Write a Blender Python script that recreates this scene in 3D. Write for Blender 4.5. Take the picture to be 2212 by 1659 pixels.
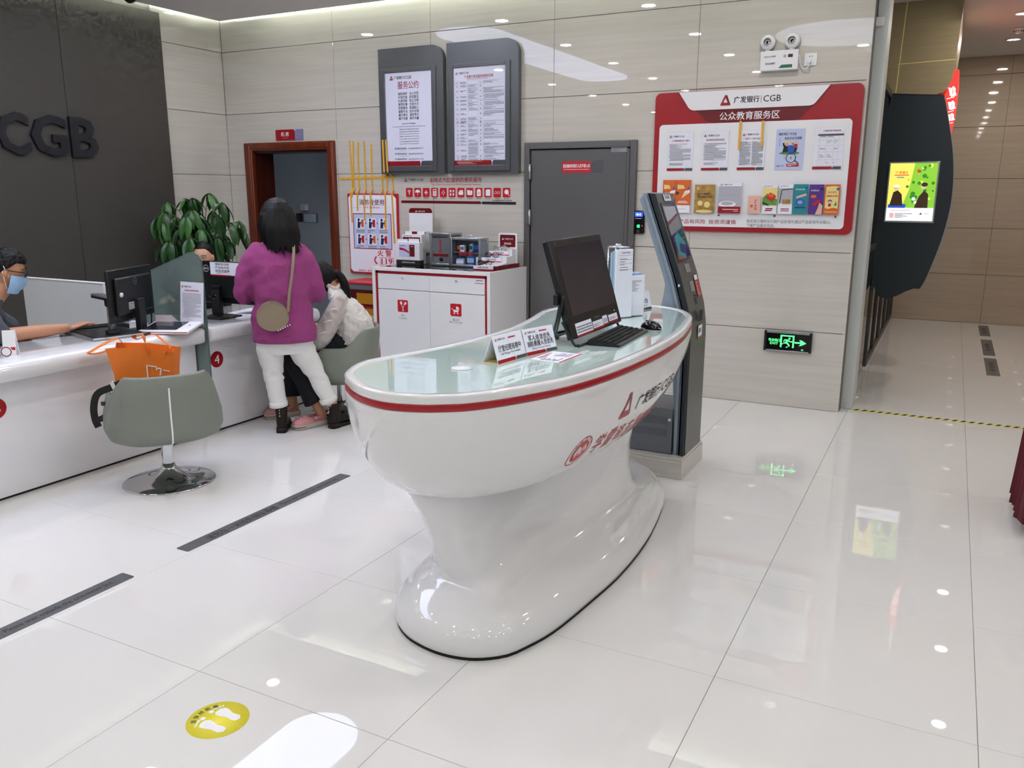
import bpy, bmesh, math, random
from mathutils import Vector, Matrix, noise as mnoise
R = math.radians
random.seed(7)
scene = bpy.context.scene
col = scene.collection
for o in list(bpy.data.objects):
    bpy.data.objects.remove(o)

# ------------------------------------------------------------------ camera
CAMZ = 1.6272
YAW, PIT, ROL = R(-27.41558), R(-12.93065), R(0.10863)
fw = Vector((math.sin(YAW) * math.cos(PIT), math.cos(YAW) * math.cos(PIT), math.sin(PIT)))
rt = Vector((math.cos(YAW), -math.sin(YAW), 0))
up = rt.cross(fw)
rt, up = math.cos(ROL) * rt + math.sin(ROL) * up, -math.sin(ROL) * rt + math.cos(ROL) * up
cd = bpy.data.cameras.new('camera')
cam = bpy.data.objects.new('camera', cd)
col.objects.link(cam)
cam.matrix_world = Matrix(((rt.x, up.x, -fw.x, 0), (rt.y, up.y, -fw.y, 0), (rt.z, up.z, -fw.z, CAMZ), (0, 0, 0, 1)))
cd.sensor_fit = 'HORIZONTAL'
cd.sensor_width = 36
cd.lens = 1799.387 / 2212 * 36
cd.clip_start = .05
cd.clip_end = 200
scene.camera = cam

# ------------------------------------------------------------------ daylight, exposure
w = bpy.data.worlds.new('world')
scene.world = w
w.use_nodes = True
w.node_tree.nodes['Background'].inputs[0].default_value = (.72, .82, 1, 1)
w.node_tree.nodes['Background'].inputs[1].default_value = .35
vs = scene.view_settings
scene.display_settings.display_device = 'sRGB'
vs.view_transform = 'Standard'
vs.look = 'None'
vs.gamma = 1
vs.use_curve_mapping = False
vs.exposure = -.1
scene.cycles.max_bounces = 6
scene.cycles.diffuse_bounces = 3
scene.cycles.glossy_bounces = 3
scene.cycles.transparent_max_bounces = 8
scene.cycles.use_adaptive_sampling = True
scene.cycles.adaptive_threshold = .1
scene.cycles.adaptive_min_samples = 12
scene.cycles.use_denoising = True
scene.cycles.sample_clamp_indirect = 6
scene.cycles.caustics_reflective = False
scene.cycles.caustics_refractive = False
LAMP_W = 5.8        # one downlight
PANEL_E = 6.0        # luminous ceiling shapes
COVE_E = 280.0        # strip in the ceiling slot

# ------------------------------------------------------------------ materials
def lin(h):
    h = h.lstrip('#')
    return tuple(((int(h[i:i + 2], 16) / 255 + .055) / 1.055) ** 2.4 if int(h[i:i + 2], 16) > 10 else int(h[i:i + 2], 16) / 255 / 12.92 for i in (0, 2, 4))

MATS = {}
def mat(name, color=None, rough=.5, metal=0, spec=.5, emit=0, coat=0, bump=None, mottle=0, scale=(20, 20, 20), aniso=None):
    """principled material; mottle varies the colour with noise, bump = (scale, strength)"""
    if name in MATS:
        return MATS[name]
    m = bpy.data.materials.new(name)
    m.use_nodes = True
    nt = m.node_tree
    b = nt.nodes['Principled BSDF']
    c = lin(color) if isinstance(color, str) else color
    b.inputs['Base Color'].default_value = (*c, 1)
    b.inputs['Roughness'].default_value = rough
    b.inputs['Metallic'].default_value = metal
    b.inputs['Specular IOR Level'].default_value = spec
    b.inputs['Coat Weight'].default_value = coat
    b.inputs['Coat Roughness'].default_value = .03
    if emit:
        b.inputs['Emission Color'].default_value = (*c, 1)
        b.inputs['Emission Strength'].default_value = emit
    if mottle or bump:
        geo = nt.nodes.new('ShaderNodeNewGeometry')
        mp = nt.nodes.new('ShaderNodeMapping')
        mp.inputs['Scale'].default_value = scale
        nt.links.new(geo.outputs['Position'], mp.inputs['Vector'])
    if mottle:
        n = nt.nodes.new('ShaderNodeTexNoise')
        n.inputs['Scale'].default_value = 1
        n.inputs['Detail'].default_value = 5
        nt.links.new(mp.outputs[0], n.inputs['Vector'])
        r = nt.nodes.new('ShaderNodeValToRGB')
        r.color_ramp.elements[0].position = .3
        r.color_ramp.elements[1].position = .7
        r.color_ramp.elements[0].color = (*[x * (1 - mottle) for x in c], 1)
        r.color_ramp.elements[1].color = (*[min(1, x * (1 + mottle)) for x in c], 1)
        nt.links.new(n.outputs['Fac'], r.inputs[0])
        nt.links.new(r.outputs[0], b.inputs['Base Color'])
    if bump:
        n2 = nt.nodes.new('ShaderNodeTexNoise')
        n2.inputs['Scale'].default_value = bump[0]
        n2.inputs['Detail'].default_value = 4
        nt.links.new(geo.outputs['Position'], n2.inputs['Vector'])
        bp = nt.nodes.new('ShaderNodeBump')
        bp.inputs['Strength'].default_value = bump[1]
        bp.inputs['Distance'].default_value = .01
        nt.links.new(n2.outputs['Fac'], bp.inputs['Height'])
        nt.links.new(bp.outputs[0], b.inputs['Normal'])
    MATS[name] = m
    return m

def glass(name, tint, rough=.02, refl=1.0, ior=1.5):
    """thin pane: tinted see-through plus fresnel reflection"""
    if name in MATS:
        return MATS[name]
    m = bpy.data.materials.new(name)
    m.use_nodes = True
    nt = m.node_tree
    nt.nodes.remove(nt.nodes['Principled BSDF'])
    t = nt.nodes.new('ShaderNodeBsdfTransparent')
    t.inputs[0].default_value = (*lin(tint), 1)
    g = nt.nodes.new('ShaderNodeBsdfGlossy')
    g.inputs['Roughness'].default_value = rough
    g.inputs['Color'].default_value = (refl, refl, refl, 1)
    f = nt.nodes.new('ShaderNodeFresnel')
    f.inputs[0].default_value = ior
    mx = nt.nodes.new('ShaderNodeMixShader')
    ge = nt.nodes.new('ShaderNodeNewGeometry')
    mm = nt.nodes.new('ShaderNodeMath')
    mm.operation = 'MULTIPLY_ADD'
    nt.links.new(ge.outputs['Backfacing'], mm.inputs[0])
    mm.inputs[1].default_value = -1
    mm.inputs[2].default_value = 1
    m2 = nt.nodes.new('ShaderNodeMath')
    m2.operation = 'MULTIPLY'
    nt.links.new(mm.outputs[0], m2.inputs[0])
    nt.links.new(f.outputs[0], m2.inputs[1])
    nt.links.new(m2.outputs[0], mx.inputs[0])
    nt.links.new(t.outputs[0], mx.inputs[1])
    nt.links.new(g.outputs[0], mx.inputs[2])
    nt.links.new(mx.outputs[0], nt.nodes['Material Output'].inputs[0])
    MATS[name] = m
    return m

def milk(name, tint, cover, rough=.15):
    """frosted pane: part see-through, part scattering"""
    m = glass(name, tint)
    nt = m.node_tree
    out = nt.nodes['Material Output']
    prev = out.inputs[0].links[0].from_socket
    d = nt.nodes.new('ShaderNodeBsdfPrincipled')
    d.inputs['Base Color'].default_value = (*lin(tint), 1)
    d.inputs['Roughness'].default_value = rough
    mx = nt.nodes.new('ShaderNodeMixShader')
    mx.inputs[0].default_value = cover
    nt.links.new(prev, mx.inputs[1])
    nt.links.new(d.outputs[0], mx.inputs[2])
    nt.links.new(mx.outputs[0], out.inputs[0])
    return m

mat('floor_tile', '#e8e7e4', .008, spec=.55, mottle=.02, scale=(1.3, 1.3, 1.3))
mat('grout', '#8b8880', .6)
mat('wall_tile', '#cfcac0', .014, spec=.65, mottle=.055, scale=(1.6, 1.6, 42))
mat('wall_tile_warm', '#bcae9b', .03, spec=.4, mottle=.07, scale=(1.6, 1.6, 42))
mat('tan_laminate', '#9c8d6c', .35, mottle=.06, scale=(2, 2, 60))
mat('joint', '#77716a', .7)
mat('taupe_panel', '#47443f', .5, spec=.3, mottle=.04, scale=(3, 3, 60))
mat('ceiling_paint', '#dedcda', .8)
mat('paint_white', '#dcdedb', .55)
mat('jamb_paint', '#cdd2cd', .4)
mat('white_gloss', '#e9e9e9', .04, coat=.3)
mat('white_lam', '#ececec', .22)
mat('white_plain', '#eeeef0', .45)
mat('paper', '#f3f4ff', .6)
mat('paper_blue', '#c9d4f4', .5)
mat('cgb_red', '#a31420', .3)
mat('red_bright', '#c8202c', .35)
mat('red_dark', '#6f0f18', .35)
mat('ink', '#1b1b20', .6)
mat('ink_grey', '#808088', .6)
mat('ink_light', '#b4b4bd', .6)
mat('ink_white', '#f4f4f6', .5)
mat('grey_dark', '#54565a', .4)
mat('frame_grey', '#5c5e60', .33, metal=.25)
mat('steel_door', '#696867', .36, metal=.35, mottle=.03, scale=(3, 3, 3))
mat('steel_dark', '#565250', .4, metal=.4)
mat('alu', '#aeb2b6', .28, metal=.8)
mat('chrome', '#d6d8da', .07, metal=1)
mat('brushed', '#6d6f72', .32, metal=.35, mottle=.12, scale=(4, 60, 4))
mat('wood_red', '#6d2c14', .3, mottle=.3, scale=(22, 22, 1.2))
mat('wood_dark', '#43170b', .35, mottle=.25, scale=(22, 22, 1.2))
mat('black_plastic', '#131416', .35)
mat('black_gloss', '#0b0b0d', .08)
mat('black_matte', '#0d0d0f', .7)
mat('screen_off', '#2c2e38', .06, coat=.4)
mat('glass_green', '#d3ebe2', .012, coat=1)
mat('chair_green', '#7d8278', .55, bump=(300, .05))
mat('kiosk_side', '#8b97a3', .4)
mat('kiosk_teal', '#1f2a30', .35)
mat('kiosk_front', '#5b5d59', .32, metal=.3)
mat('kiosk_grey', '#6c7075', .42)
mat('yellow_tape', '#e8ae2e', .5)
mat('yellow_disc', '#f4e83c', .4)
mat('amber', '#b57a16', .4)
mat('maroon', '#4b1014', .35)
mat('orange_bag', '#ef7d22', .55, bump=(180, .08))
mat('skin', '#c08a68', .5)
mat('skin_light', '#cf9d7e', .5)
mat('hair', '#060607', .5, spec=.25)
mat('sweater', '#98407a', .9, bump=(160, .22))
mat('denim_white', '#e6e6e2', .8, bump=(120, .12))
mat('navy_cloth', '#0d1018', .9)
mat('blouse', '#e4e0da', .8, bump=(90, .5))
mat('grey_shirt', '#4d4e55', .85, bump=(60, .2))
mat('mask_blue', '#9cc3e6', .7, bump=(60, .15))
mat('taupe_leather', '#91826b', .4)
mat('boot_leather', '#1c1412', .45, spec=.3)
mat('croc_pink', '#c88a8c', .5)
mat('croc_sole', '#b9ada2', .6)
mat('velvet', '#5c0a1b', .75, bump=(40, .2))
mat('leaf', '#274c24', .3, mottle=.35, scale=(6, 6, 6))
mat('leaf_light', '#3c6830', .32, mottle=.25, scale=(6, 6, 6))
mat('stem', '#5d6b3a', .6)
mat('bark', '#6a5a45', .8, bump=(50, .4))
mat('pot', '#ded9cf', .3)
mat('gold', '#b08a45', .4, mottle=.3, scale=(30, 30, 30))
mat('orange', '#e06a26', .4)
mat('teal', '#1f8c96', .4)
mat('purple', '#55308c', .4)
mat('pink_pale', '#e9b9a8', .4)
mat('cream', '#f0dc8c', .4)
mat('blue', '#2b5fb8', .4)
mat('blue_pale', '#93add8', .5)
mat('aqua', '#a9cdd6', .5)
mat('navy', '#1d2c66', .5)
mat('lilac', '#8886ad', .4)
mat('green_print', '#1f6a4a', .4)
mat('grass_print', '#5a9a3c', .5)
mat('mascara', '#16100e', .5)
mat('eye_white', '#c9bcb2', .3)
mat('lip', '#a4635a', .5)
mat('sim', '#3f4046', .3)
mat('back_room_light', '#e8eeff', .3, emit=.5)
mat('back_room_paint', '#a9adb0', .6)
mat('lens_lamp', '#fff4e2', .3, emit=26)
mat('panel_light', '#d3dcff', .3, emit=PANEL_E)
mat('cove_light', '#f4fff4', .3, emit=COVE_E)
mat('exit_green', '#56ff8a', .4, emit=1.6)
mat('led_green', '#2cff7a', .4, emit=2)
mat('led_red', '#ff4030', .4, emit=2)
mat('lcd_blue', '#2a55ff', .4, emit=1.6)
mat('sign_red_lit', '#f0362f', .4, emit=.9)
mat('sign_white_lit', '#ffe6ee', .4, emit=1.4)
mat('slot_violet', '#9fa2ff', .4, emit=1.1)
mat('scr_yellow', '#f5ec6a', .3, emit=.9)
mat('scr_green', '#8fd23c', .3, emit=.8)
mat('scr_dgreen', '#3f9a30', .3, emit=.6)
mat('scr_white', '#eef3ff', .3, emit=1.0)
mat('scr_red', '#e0342c', .3, emit=.8)
mat('scr_brown', '#4a3524', .3, emit=.3)
mat('scr_skin', '#e8c9a8', .3, emit=.7)
mat('scr_blue', '#2b55d8', .3, emit=.7)
mat('scr_pink', '#f2b4b4', .3, emit=.8)
glass('clear_acrylic', '#ffffff', .03, ior=1.35)
glass('clear_pane', '#fdfdff', .02)
glass('dark_pane', '#6b7376', .01, ior=2.1)
glass('spectacle', '#f2f2ee', .02)
milk('frosted', '#b4c6c1', .32, .12)
milk('sheer', '#efece8', .5, .7)
for k in [q for q in MATS if q.startswith('scr_') or q.startswith('sign_')] + ['slot_violet', 'lens_lamp', 'back_room_light']:
    MATS[k].cycles.emission_sampling = 'NONE'
for k in ('lens_lamp', 'exit_green', 'led_green', 'led_red', 'lcd_blue'):
    MATS[k].cycles.emission_sampling = 'NONE'

# ------------------------------------------------------------------ geometry collector
class G:
    def __init__(s):
        s.v, s.f, s.m, s.sm, s.mats = [], [], [], [], []
    def mi(s, m):
        if m is None:
            return 0
        m = MATS[m] if isinstance(m, str) else m
        if m not in s.mats:
            s.mats.append(m)
        return s.mats.index(m)
    def add(s, v, f, m=None, smooth=False):
        o = len(s.v)
        k = s.mi(m)
        s.v += [tuple(p) for p in v]
        for q in f:
            s.f.append([i + o for i in q])
            s.m.append(k)
            s.sm.append(smooth)
        return s
    def box(s, x0, x1, y0, y1, z0, z1, m=None):
        v = [(x, y, z) for z in (z0, z1) for y in (y0, y1) for x in (x0, x1)]
        return s.add(v, [(0, 2, 3, 1), (4, 5, 7, 6), (0, 1, 5, 4), (2, 6, 7, 3), (0, 4, 6, 2), (1, 3, 7, 5)], m)
    def rbox(s, x0, x1, y0, y1, z0, z1, r=.01, seg=3, m=None, M=None):
        b = bmesh.new()
        bmesh.ops.create_cube(b, size=1)
        for v in b.verts:
            v.co = Vector(((x0 + x1) / 2 + v.co.x * (x1 - x0), (y0 + y1) / 2 + v.co.y * (y1 - y0), (z0 + z1) / 2 + v.co.z * (z1 - z0)))
        bmesh.ops.bevel(b, geom=b.edges[:], offset=r, segments=seg, profile=.5, affect='EDGES')
        s.bm(b, m, seg > 1, M, True)
        return s
    def rframe(s, x0, x1, z0, z1, wl, wr, wb, wt, y0, y1, r=.004, seg=2, m=None):
        s.rbox(x0, x0 + wl, y0, y1, z0, z1, r, seg, m).rbox(x1 - wr, x1, y0, y1, z0, z1, r, seg, m)
        if wb:
            s.rbox(x0 + wl, x1 - wr, y0, y1, z0, z0 + wb, r, seg, m)
        if wt:
            s.rbox(x0 + wl, x1 - wr, y0, y1, z1 - wt, z1, r, seg, m)
        return s
    def bm(s, b, m=None, smooth=False, M=None, axis=False):
        b.verts.index_update()
        b.normal_update()
        fl_ = [max(abs(c) for c in f.normal) > .9995 for f in b.faces] if axis else [False] * len(b.faces)
        s.add([(M @ v.co if M else v.co) for v in b.verts], [[v.index for v in f.verts] for f in b.faces], m, smooth)
        for i, q in enumerate(fl_):
            if q:
                s.sm[len(s.sm) - len(fl_) + i] = False
        b.free()
    def prism(s, poly, a0, a1, axis='y', m=None, smooth=False):
        """extrude a 2-D polygon: axis y -> (x,z), x -> (y,z), z -> (x,y)"""
        n = len(poly)
        def P(p, a):
            return {'y': (p[0], a, p[1]), 'x': (a, p[0], p[1]), 'z': (p[0], p[1], a)}[axis]
        v = [P(p, a0) for p in poly] + [P(p, a1) for p in poly]
        s.add(v, [list(range(n))[::-1], list(range(n, 2 * n))], m)
        o = len(s.v) - 2 * n
        k = s.mi(m)
        for i in range(n):
            s.f.append([o + i, o + (i + 1) % n, o + n + (i + 1) % n, o + n + i])
            s.m.append(k)
            s.sm.append(smooth)
        return s
    def loft(s, rings, m=None, cap=True, smooth=True, closed=True):
        n = len(rings[0])
        v = [p for r in rings for p in r]
        f = []
        for i in range(len(rings) - 1):
            for j in range(n if closed else n - 1):
                a, b = i * n + j, i * n + (j + 1) % n
                f.append((a, b, b + n, a + n))
        if cap and closed:
            f.append(list(range(n))[::-1])
            f.append([len(v) - n + j for j in range(n)])
        return s.add(v, f, m, smooth)
    def tube(s, pts, r, n=8, m=None, cap=True, flat=1.0, upv=None):
        """tube through points; r a number, a list, or a list of (a, b) half-axes"""
        pts = [Vector(p) for p in pts]
        k = len(pts)
        rr = r if isinstance(r, (list, tuple)) else [r] * k
        rings = []
        ref = Vector(upv) if upv else Vector((0.137, 0.211, 1)).normalized()
        t0 = (pts[1] - pts[0]).normalized()
        a = ref - t0 * ref.dot(t0)
        if a.length < 1e-3:
            a = Vector((1, 0, 0)) - t0 * t0.x
        a.normalize()
        for i, p in enumerate(pts):
            t = (pts[min(i + 1, k - 1)] - pts[max(i - 1, 0)])
            t = t.normalized() if t.length > 1e-9 else t0
            a = (a - t * a.dot(t)).normalized()
            b = t.cross(a)
            ra, rb = rr[i] if isinstance(rr[i], (list, tuple)) else (rr[i], rr[i] * flat)
            rings.append([p + a * ra * math.cos(2 * math.pi * j / n) + b * rb * math.sin(2 * math.pi * j / n) for j in range(n)])
        return s.loft(rings, m, cap)
    def cyl(s, p0, p1, r0, r1=None, n=20, m=None, smooth=True):
        r1 = r0 if r1 is None else r1
        s.tube([p0, p1], [r0, r1], n, m)
        return s
    def lathe(s, prof, c=(0, 0, 0), n=28, m=None, cap=True):
        return s.loft([[(c[0] + r * math.cos(2 * math.pi * j / n), c[1] + r * math.sin(2 * math.pi * j / n), c[2] + z) for j in range(n)] for r, z in prof], m, cap)
    def ball(s, c, r, m=None, nu=16, nv=10, M=None):
        r = r if isinstance(r, (list, tuple)) else (r, r, r)
        rings = []
        for i in range(1, nv):
            a = math.pi * i / nv
            rings.append([Vector((r[0] * math.sin(a) * math.cos(2 * math.pi * j / nu), r[1] * math.sin(a) * math.sin(2 * math.pi * j / nu), -r[2] * math.cos(a))) for j in range(nu)])
        if M:
            rings = [[M @ p for p in q] for q in rings]
        return s.loft([[p + Vector(c) for p in q] for q in rings], m)
    def xf(s, M):
        s.v = [tuple(M @ Vector(p)) for p in s.v]
        return s
    def mesh(s, name, m=None):
        me = bpy.data.meshes.new(name)
        me.from_pydata(s.v, [], s.f)
        ms = s.mats or ([MATS[m] if isinstance(m, str) else m] if m else [])
        for k in ms:
            me.materials.append(k)
        me.polygons.foreach_set('material_index', s.m)
        me.polygons.foreach_set('use_smooth', s.sm)
        me.update()
        return me
    def build(s, name, m=None, parent=None, **kw):
        return obj(name, s.mesh(name, m), parent, **kw)

def obj(name, me, parent=None, loc=None, rot=None, label=None):
    o = bpy.data.objects.new(name, me)
    col.objects.link(o)
    if parent:
        o.parent = parent
    if loc:
        o.location = loc
    if rot:
        o.rotation_euler = rot
    if label:
        o['label'] = label
    return o

def tag(o, label, cat, group=None):
    o['label'] = label
    o['category'] = cat
    if group:
        o['group'] = group
    return o

def thing(name, label, cat, loc=(0, 0, 0), rotz=0, group=None):
    o = bpy.data.objects.new(name, None)
    o.empty_display_size = .1
    col.objects.link(o)
    o.location = loc
    o.rotation_euler = (0, 0, rotz)
    return tag(o, label, cat, group)

def struct(o):
    o['kind'] = 'structure'
    return o

def copy_tree(o, parent=None):
    c = o.copy()
    col.objects.link(c)
    if parent:
        c.parent = parent
    for ch in o.children:
        copy_tree(ch, c)
    return c

def frame(o, u, v):
    """matrix taking print coordinates (u right, v up, n towards the reader) into the parent's space"""
    u, v = Vector(u).normalized(), Vector(v).normalized()
    n = u.cross(v)
    o = Vector(o)
    return Matrix(((u.x, v.x, n.x, o.x), (u.y, v.y, n.y, o.y), (u.z, v.z, n.z, o.z), (0, 0, 0, 1)))

# ------------------------------------------------------------------ lettering (Blender's built-in font)
_cu = bpy.data.curves.new('glyphs', 'FONT')
_to = bpy.data.objects.new('glyphs', _cu)
col.objects.link(_to)
_cache = {}
def glyph(s, bold=0.0):
    k = (s, bold)
    if k not in _cache:
        _cu.body = s
        _cu.offset = bold
        _cu.resolution_u = 2
        _cu.align_x = 'CENTER'
        bpy.context.view_layer.update()
        e = _to.evaluated_get(bpy.context.evaluated_depsgraph_get())
        me = e.to_mesh()
        v = [tuple(q.co) for q in me.vertices]
        f = [list(p.vertices) for p in me.polygons]
        e.to_mesh_clear()
        if v:
            x0, x1 = min(p[0] for p in v), max(p[0] for p in v)
            y0, y1 = min(p[1] for p in v), max(p[1] for p in v)
            v = [((p[0] - (x0 + x1) / 2) / max(x1 - x0, 1e-6), (p[1] - (y0 + y1) / 2) / max(y1 - y0, 1e-6)) for p in v]
            _cache[k] = (v, f, (x1 - x0) / max(y1 - y0, 1e-6))
        else:
            _cache[k] = ([], [], 1)
    return _cache[k]

class Sheet:
    """flat print laid just above a surface: everything on it becomes one mesh part"""
    def __init__(s, parent, M, name='print', step=.0005):
        s.p, s.M, s.n, s.g, s.st = parent, M, name, G(), step
    def poly(s, pts, m, lay=1):
        s.g.add([s.M @ Vector((p[0], p[1], lay * s.st)) for p in pts], [list(range(len(pts)))], m)
    def rect(s, x0, y0, x1, y1, m, lay=1):
        s.poly([(x0, y0), (x1, y0), (x1, y1), (x0, y1)], m, lay)
    def rrect(s, x0, y0, x1, y1, r, m, lay=1, corners=(1, 1, 1, 1)):
        s.poly(rr(x0, y0, x1, y1, r, corners), m, lay)
    def disc(s, x, y, r, m, lay=1, n=28, ry=None):
        ry = ry or r
        s.poly([(x + r * math.cos(2 * math.pi * i / n), y + ry * math.sin(2 * math.pi * i / n)) for i in range(n)], m, lay)
    def ring(s, x, y, r0, r1, m, lay=1, n=32):
        v = []
        for i in range(n):
            a = 2 * math.pi * i / n
            v += [s.M @ Vector((x + q * math.cos(a), y + q * math.sin(a), lay * s.st)) for q in (r0, r1)]
        s.g.add(v, [(2 * i, 2 * i + 1, (2 * i + 3) % (2 * n), (2 * i + 2) % (2 * n)) for i in range(n)], m)
    def line(s, pts, wd, m, lay=1):
        for a, b in zip(pts, pts[1:]):
            dx, dy = b[0] - a[0], b[1] - a[1]
            L = math.hypot(dx, dy) or 1
            nx, ny = -dy / L * wd / 2, dx / L * wd / 2
            s.poly([(a[0] - nx, a[1] - ny), (b[0] - nx, b[1] - ny), (b[0] + nx, b[1] + ny), (a[0] + nx, a[1] + ny)], m, lay)
    def text(s, t, x, y, w=None, h=None, m='ink', lay=2, bold=0.0, rot=0, skew=0):
        v, f, asp = glyph(t)
        if h is None:
            h = w / asp
        if w is None:
            w = h * asp
        c, q = math.cos(rot), math.sin(rot)
        d = bold * min(h, w) * 1.6 / max(1, t.count('\n') + 1)
        for k, (ex, ey) in enumerate(((0, 0), (d, d * .5), (-d, -d * .5)) if bold else ((0, 0),)):
            P = []
            for a, b in v:
                a, b = a * w + skew * b * h + ex, b * h + ey
                P.append(s.pt(x + a * c - b * q, y + a * q + b * c, lay + .04 * k))
            s.g.add(P, f, m)
    def pt(s, x, y, lay):
        return s.M @ Vector((x, y, lay * s.st))
    def lines(s, x0, y0, x1, y1, n, m='ink_light', lay=2, seed=1, fill=.45, rag=.25):
        """n rows of small print between y1 (top) and y0"""
        rn = random.Random(seed)
        dy = (y1 - y0) / n
        for i in range(n):
            e = x1 if rn.random() > rag else x0 + (x1 - x0) * rn.uniform(.35, .9)
            b = x0 + (.06 * (x1 - x0) if rn.random() < .25 else 0)
            y = y1 - dy * (i + .5)
            while b < e - .002:
                L = min(rn.uniform(.05, .3) * (x1 - x0), e - b)
                s.rect(b, y - dy * fill / 2, b + L * .97, y + dy * fill / 2, m, lay)
                b += L
    def mark(s, x, y, h, lay=2, a='cgb_red', b='red_dark'):
        """folded-ribbon triangle emblem, h high, centred"""
        w = h * 1.02
        q = lambda u, v: (x + u * w, y + v * h)
        s.poly([q(-.5, -.42), q(-.07, .5), q(.13, .5), q(-.2, -.22), q(-.36, -.5), q(-.46, -.5)], a, lay)
        s.poly([q(.13, .5), q(.5, -.42), q(.36, -.3), q(.2, -.22), q(.0, .22)], b, lay)
        s.poly([q(-.36, -.5), q(-.2, -.22), q(.2, -.22), q(.36, -.3), q(.5, -.42), q(.46, -.5)], a, lay + .3)
        s.poly([q(-.2, -.2), q(.2, -.2), q(0, .2)], 'ink_white', lay + .2)
    def brand(s, x, y, h, lay=2, ink='ink', a='cgb_red', b='red_dark'):
        """emblem, name and letters; x is the left end"""
        s.mark(x + h * .6, y, h * 1.1, lay, a, b)
        s.text('广发银行', x + h * 3.15, y, h * 3.4, h * .85, ink, lay, .012)
        s.rect(x + h * 5.05, y - h * .5, x + h * 5.12, y + h * .5, 'cgb_red' if ink == 'ink' else ink, lay)
        s.text('CGB', x + h * 6.3, y, h * 2.1, h * .8, ink, lay, .004)
    def build(s, label=None):
        o = s.g.build(s.n, None, s.p)
        if label:
            o['label'] = label
        return o

def rr(x0, y0, x1, y1, r, corners=(1, 1, 1, 1), n=6):
    """rounded rectangle, corners: bl, br, tr, tl"""
    pts = []
    for (cx, cy, a), k in zip(((x0, y0, 180), (x1, y0, 270), (x1, y1, 0), (x0, y1, 90)), corners):
        if not k:
            pts.append((cx, cy))
            continue
        ox = cx + (r if cx == x0 else -r)
        oy = cy + (r if cy == y0 else -r)
        for i in range(n + 1):
            t = R(a + 90 * i / n)
            pts.append((ox + r * math.cos(t), oy + r * math.sin(t)))
    return pts

def catmull(P, n=8, closed=True):
    out = []
    k = len(P)
    rng = range(k) if closed else range(k - 1)
    for i in rng:
        if closed:
            p0, p1, p2, p3 = (Vector(P[(i + j) % k]) for j in (-1, 0, 1, 2))
        else:
            p0, p1, p2, p3 = (Vector(P[min(max(i + j, 0), k - 1)]) for j in (-1, 0, 1, 2))
        for j in range(n):
            t = j / n
            out.append(.5 * ((2 * p1) + (p2 - p0) * t + (2 * p0 - 5 * p1 + 4 * p2 - p3) * t * t + (3 * p1 - p0 - 3 * p2 + p3) * t ** 3))
    if not closed:
        out.append(Vector(P[-1]))
    return out

def voxel(g, size, smooth=4, name='tmp'):
    """weld overlapping closed shells into one skin"""
    me = g.mesh(name)
    o = bpy.data.objects.new(name, me)
    col.objects.link(o)
    md = o.modifiers.new('r', 'REMESH')
    md.mode = 'VOXEL'
    md.voxel_size = size
    md.use_smooth_shade = True
    if smooth:
        sm = o.modifiers.new('s', 'SMOOTH')
        sm.iterations = smooth
        sm.factor = .5
    bpy.context.view_layer.update()
    out = bpy.data.meshes.new_from_object(o.evaluated_get(bpy.context.evaluated_depsgraph_get()))
    bpy.data.objects.remove(o)
    return out
def displace(me, fn):
    me.update()
    nv = [v.normal.copy() for v in me.vertices]
    for v, n in zip(me.vertices, nv):
        v.co = fn(v.co, n)
    me.update()
def paint(me, m, fn=None, ms=()):
    me.materials.clear()
    for k in (m,) + tuple(ms):
        me.materials.append(MATS[k])
    if fn:
        for p in me.polygons:
            p.material_index = fn(p.center, p.normal)
    return me
WALLF = lambda x, y, z: frame((x, y, z), (1, 0, 0), (0, 0, 1))

# ================================================================== SETTING
YB, XL, ZC = 6.6, -6.74, 3.25
TX, TY, TS = -2.1653, 1.8119, .8
# floor: bed of grout, one object per tile
fl = struct(G().box(-6.8, 5, -6, 12.3, -.2, -.006, 'grout').build('floor'))
tg = G().rbox(-.3992, .3992, -.3992, .3992, -.012, 0, .001, 1, 'floor_tile')
tg.sm = [False] * len(tg.sm)
tile = tg.mesh('floor_tile')
for i in range(-6, 9):
    for j in range(-10, 14):
        x, y = TX + (i + .5) * TS, TY + (j + .5) * TS
        if not (-6.8 < x < 5 and y < 12.4):
            continue
        if y > 6.9 and x < -1.2:
            continue
        obj('floor_tile', tile, fl, (x, y, 0))

def cells(xs, zs, holes, y, th, m, parent, name='wall_panel', axis='y', gx=.0012, gz=.002, sgn=1):
    """stone cladding: one object per slab, cut round the openings"""
    for x0, x1 in zip(xs, xs[1:]):
        for z0, z1 in zip(zs, zs[1:]):
            a0, a1, b0, b1 = x0 + gx, x1 - gx, z0 + gz, z1 - gz
            rects = [(a0, a1, b0, b1)]
            for h0, h1, k0, k1 in holes:
                out = []
                for r in rects:
                    if r[1] <= h0 or r[0] >= h1 or r[3] <= k0 or r[2] >= k1:
                        out.append(r)
                        continue
                    if r[0] < h0: out.append((r[0], h0, r[2], r[3]))
                    if r[1] > h1: out.append((h1, r[1], r[2], r[3]))
                    if r[3] > k1: out.append((max(r[0], h0), min(r[1], h1), k1, r[3]))
                    if r[2] < k0: out.append((max(r[0], h0), min(r[1], h1), r[2], k0))
                rects = out
            if not rects:
                continue
            g = G()
            for r in rects:
                if axis == 'y':
                    q = (r[0], r[1], min(y, y + th), max(y, y + th), r[2], r[3])
                else:
                    q = (min(y, y + th), max(y, y + th), r[0], r[1], r[2], r[3])
                if len(rects) == 1:
                    g.rbox(*q, .0018, 1, m)
                else:
                    g.box(*q, m)
            g.sm = [False] * len(g.sm)
            g.build(name, None, parent)

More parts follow.
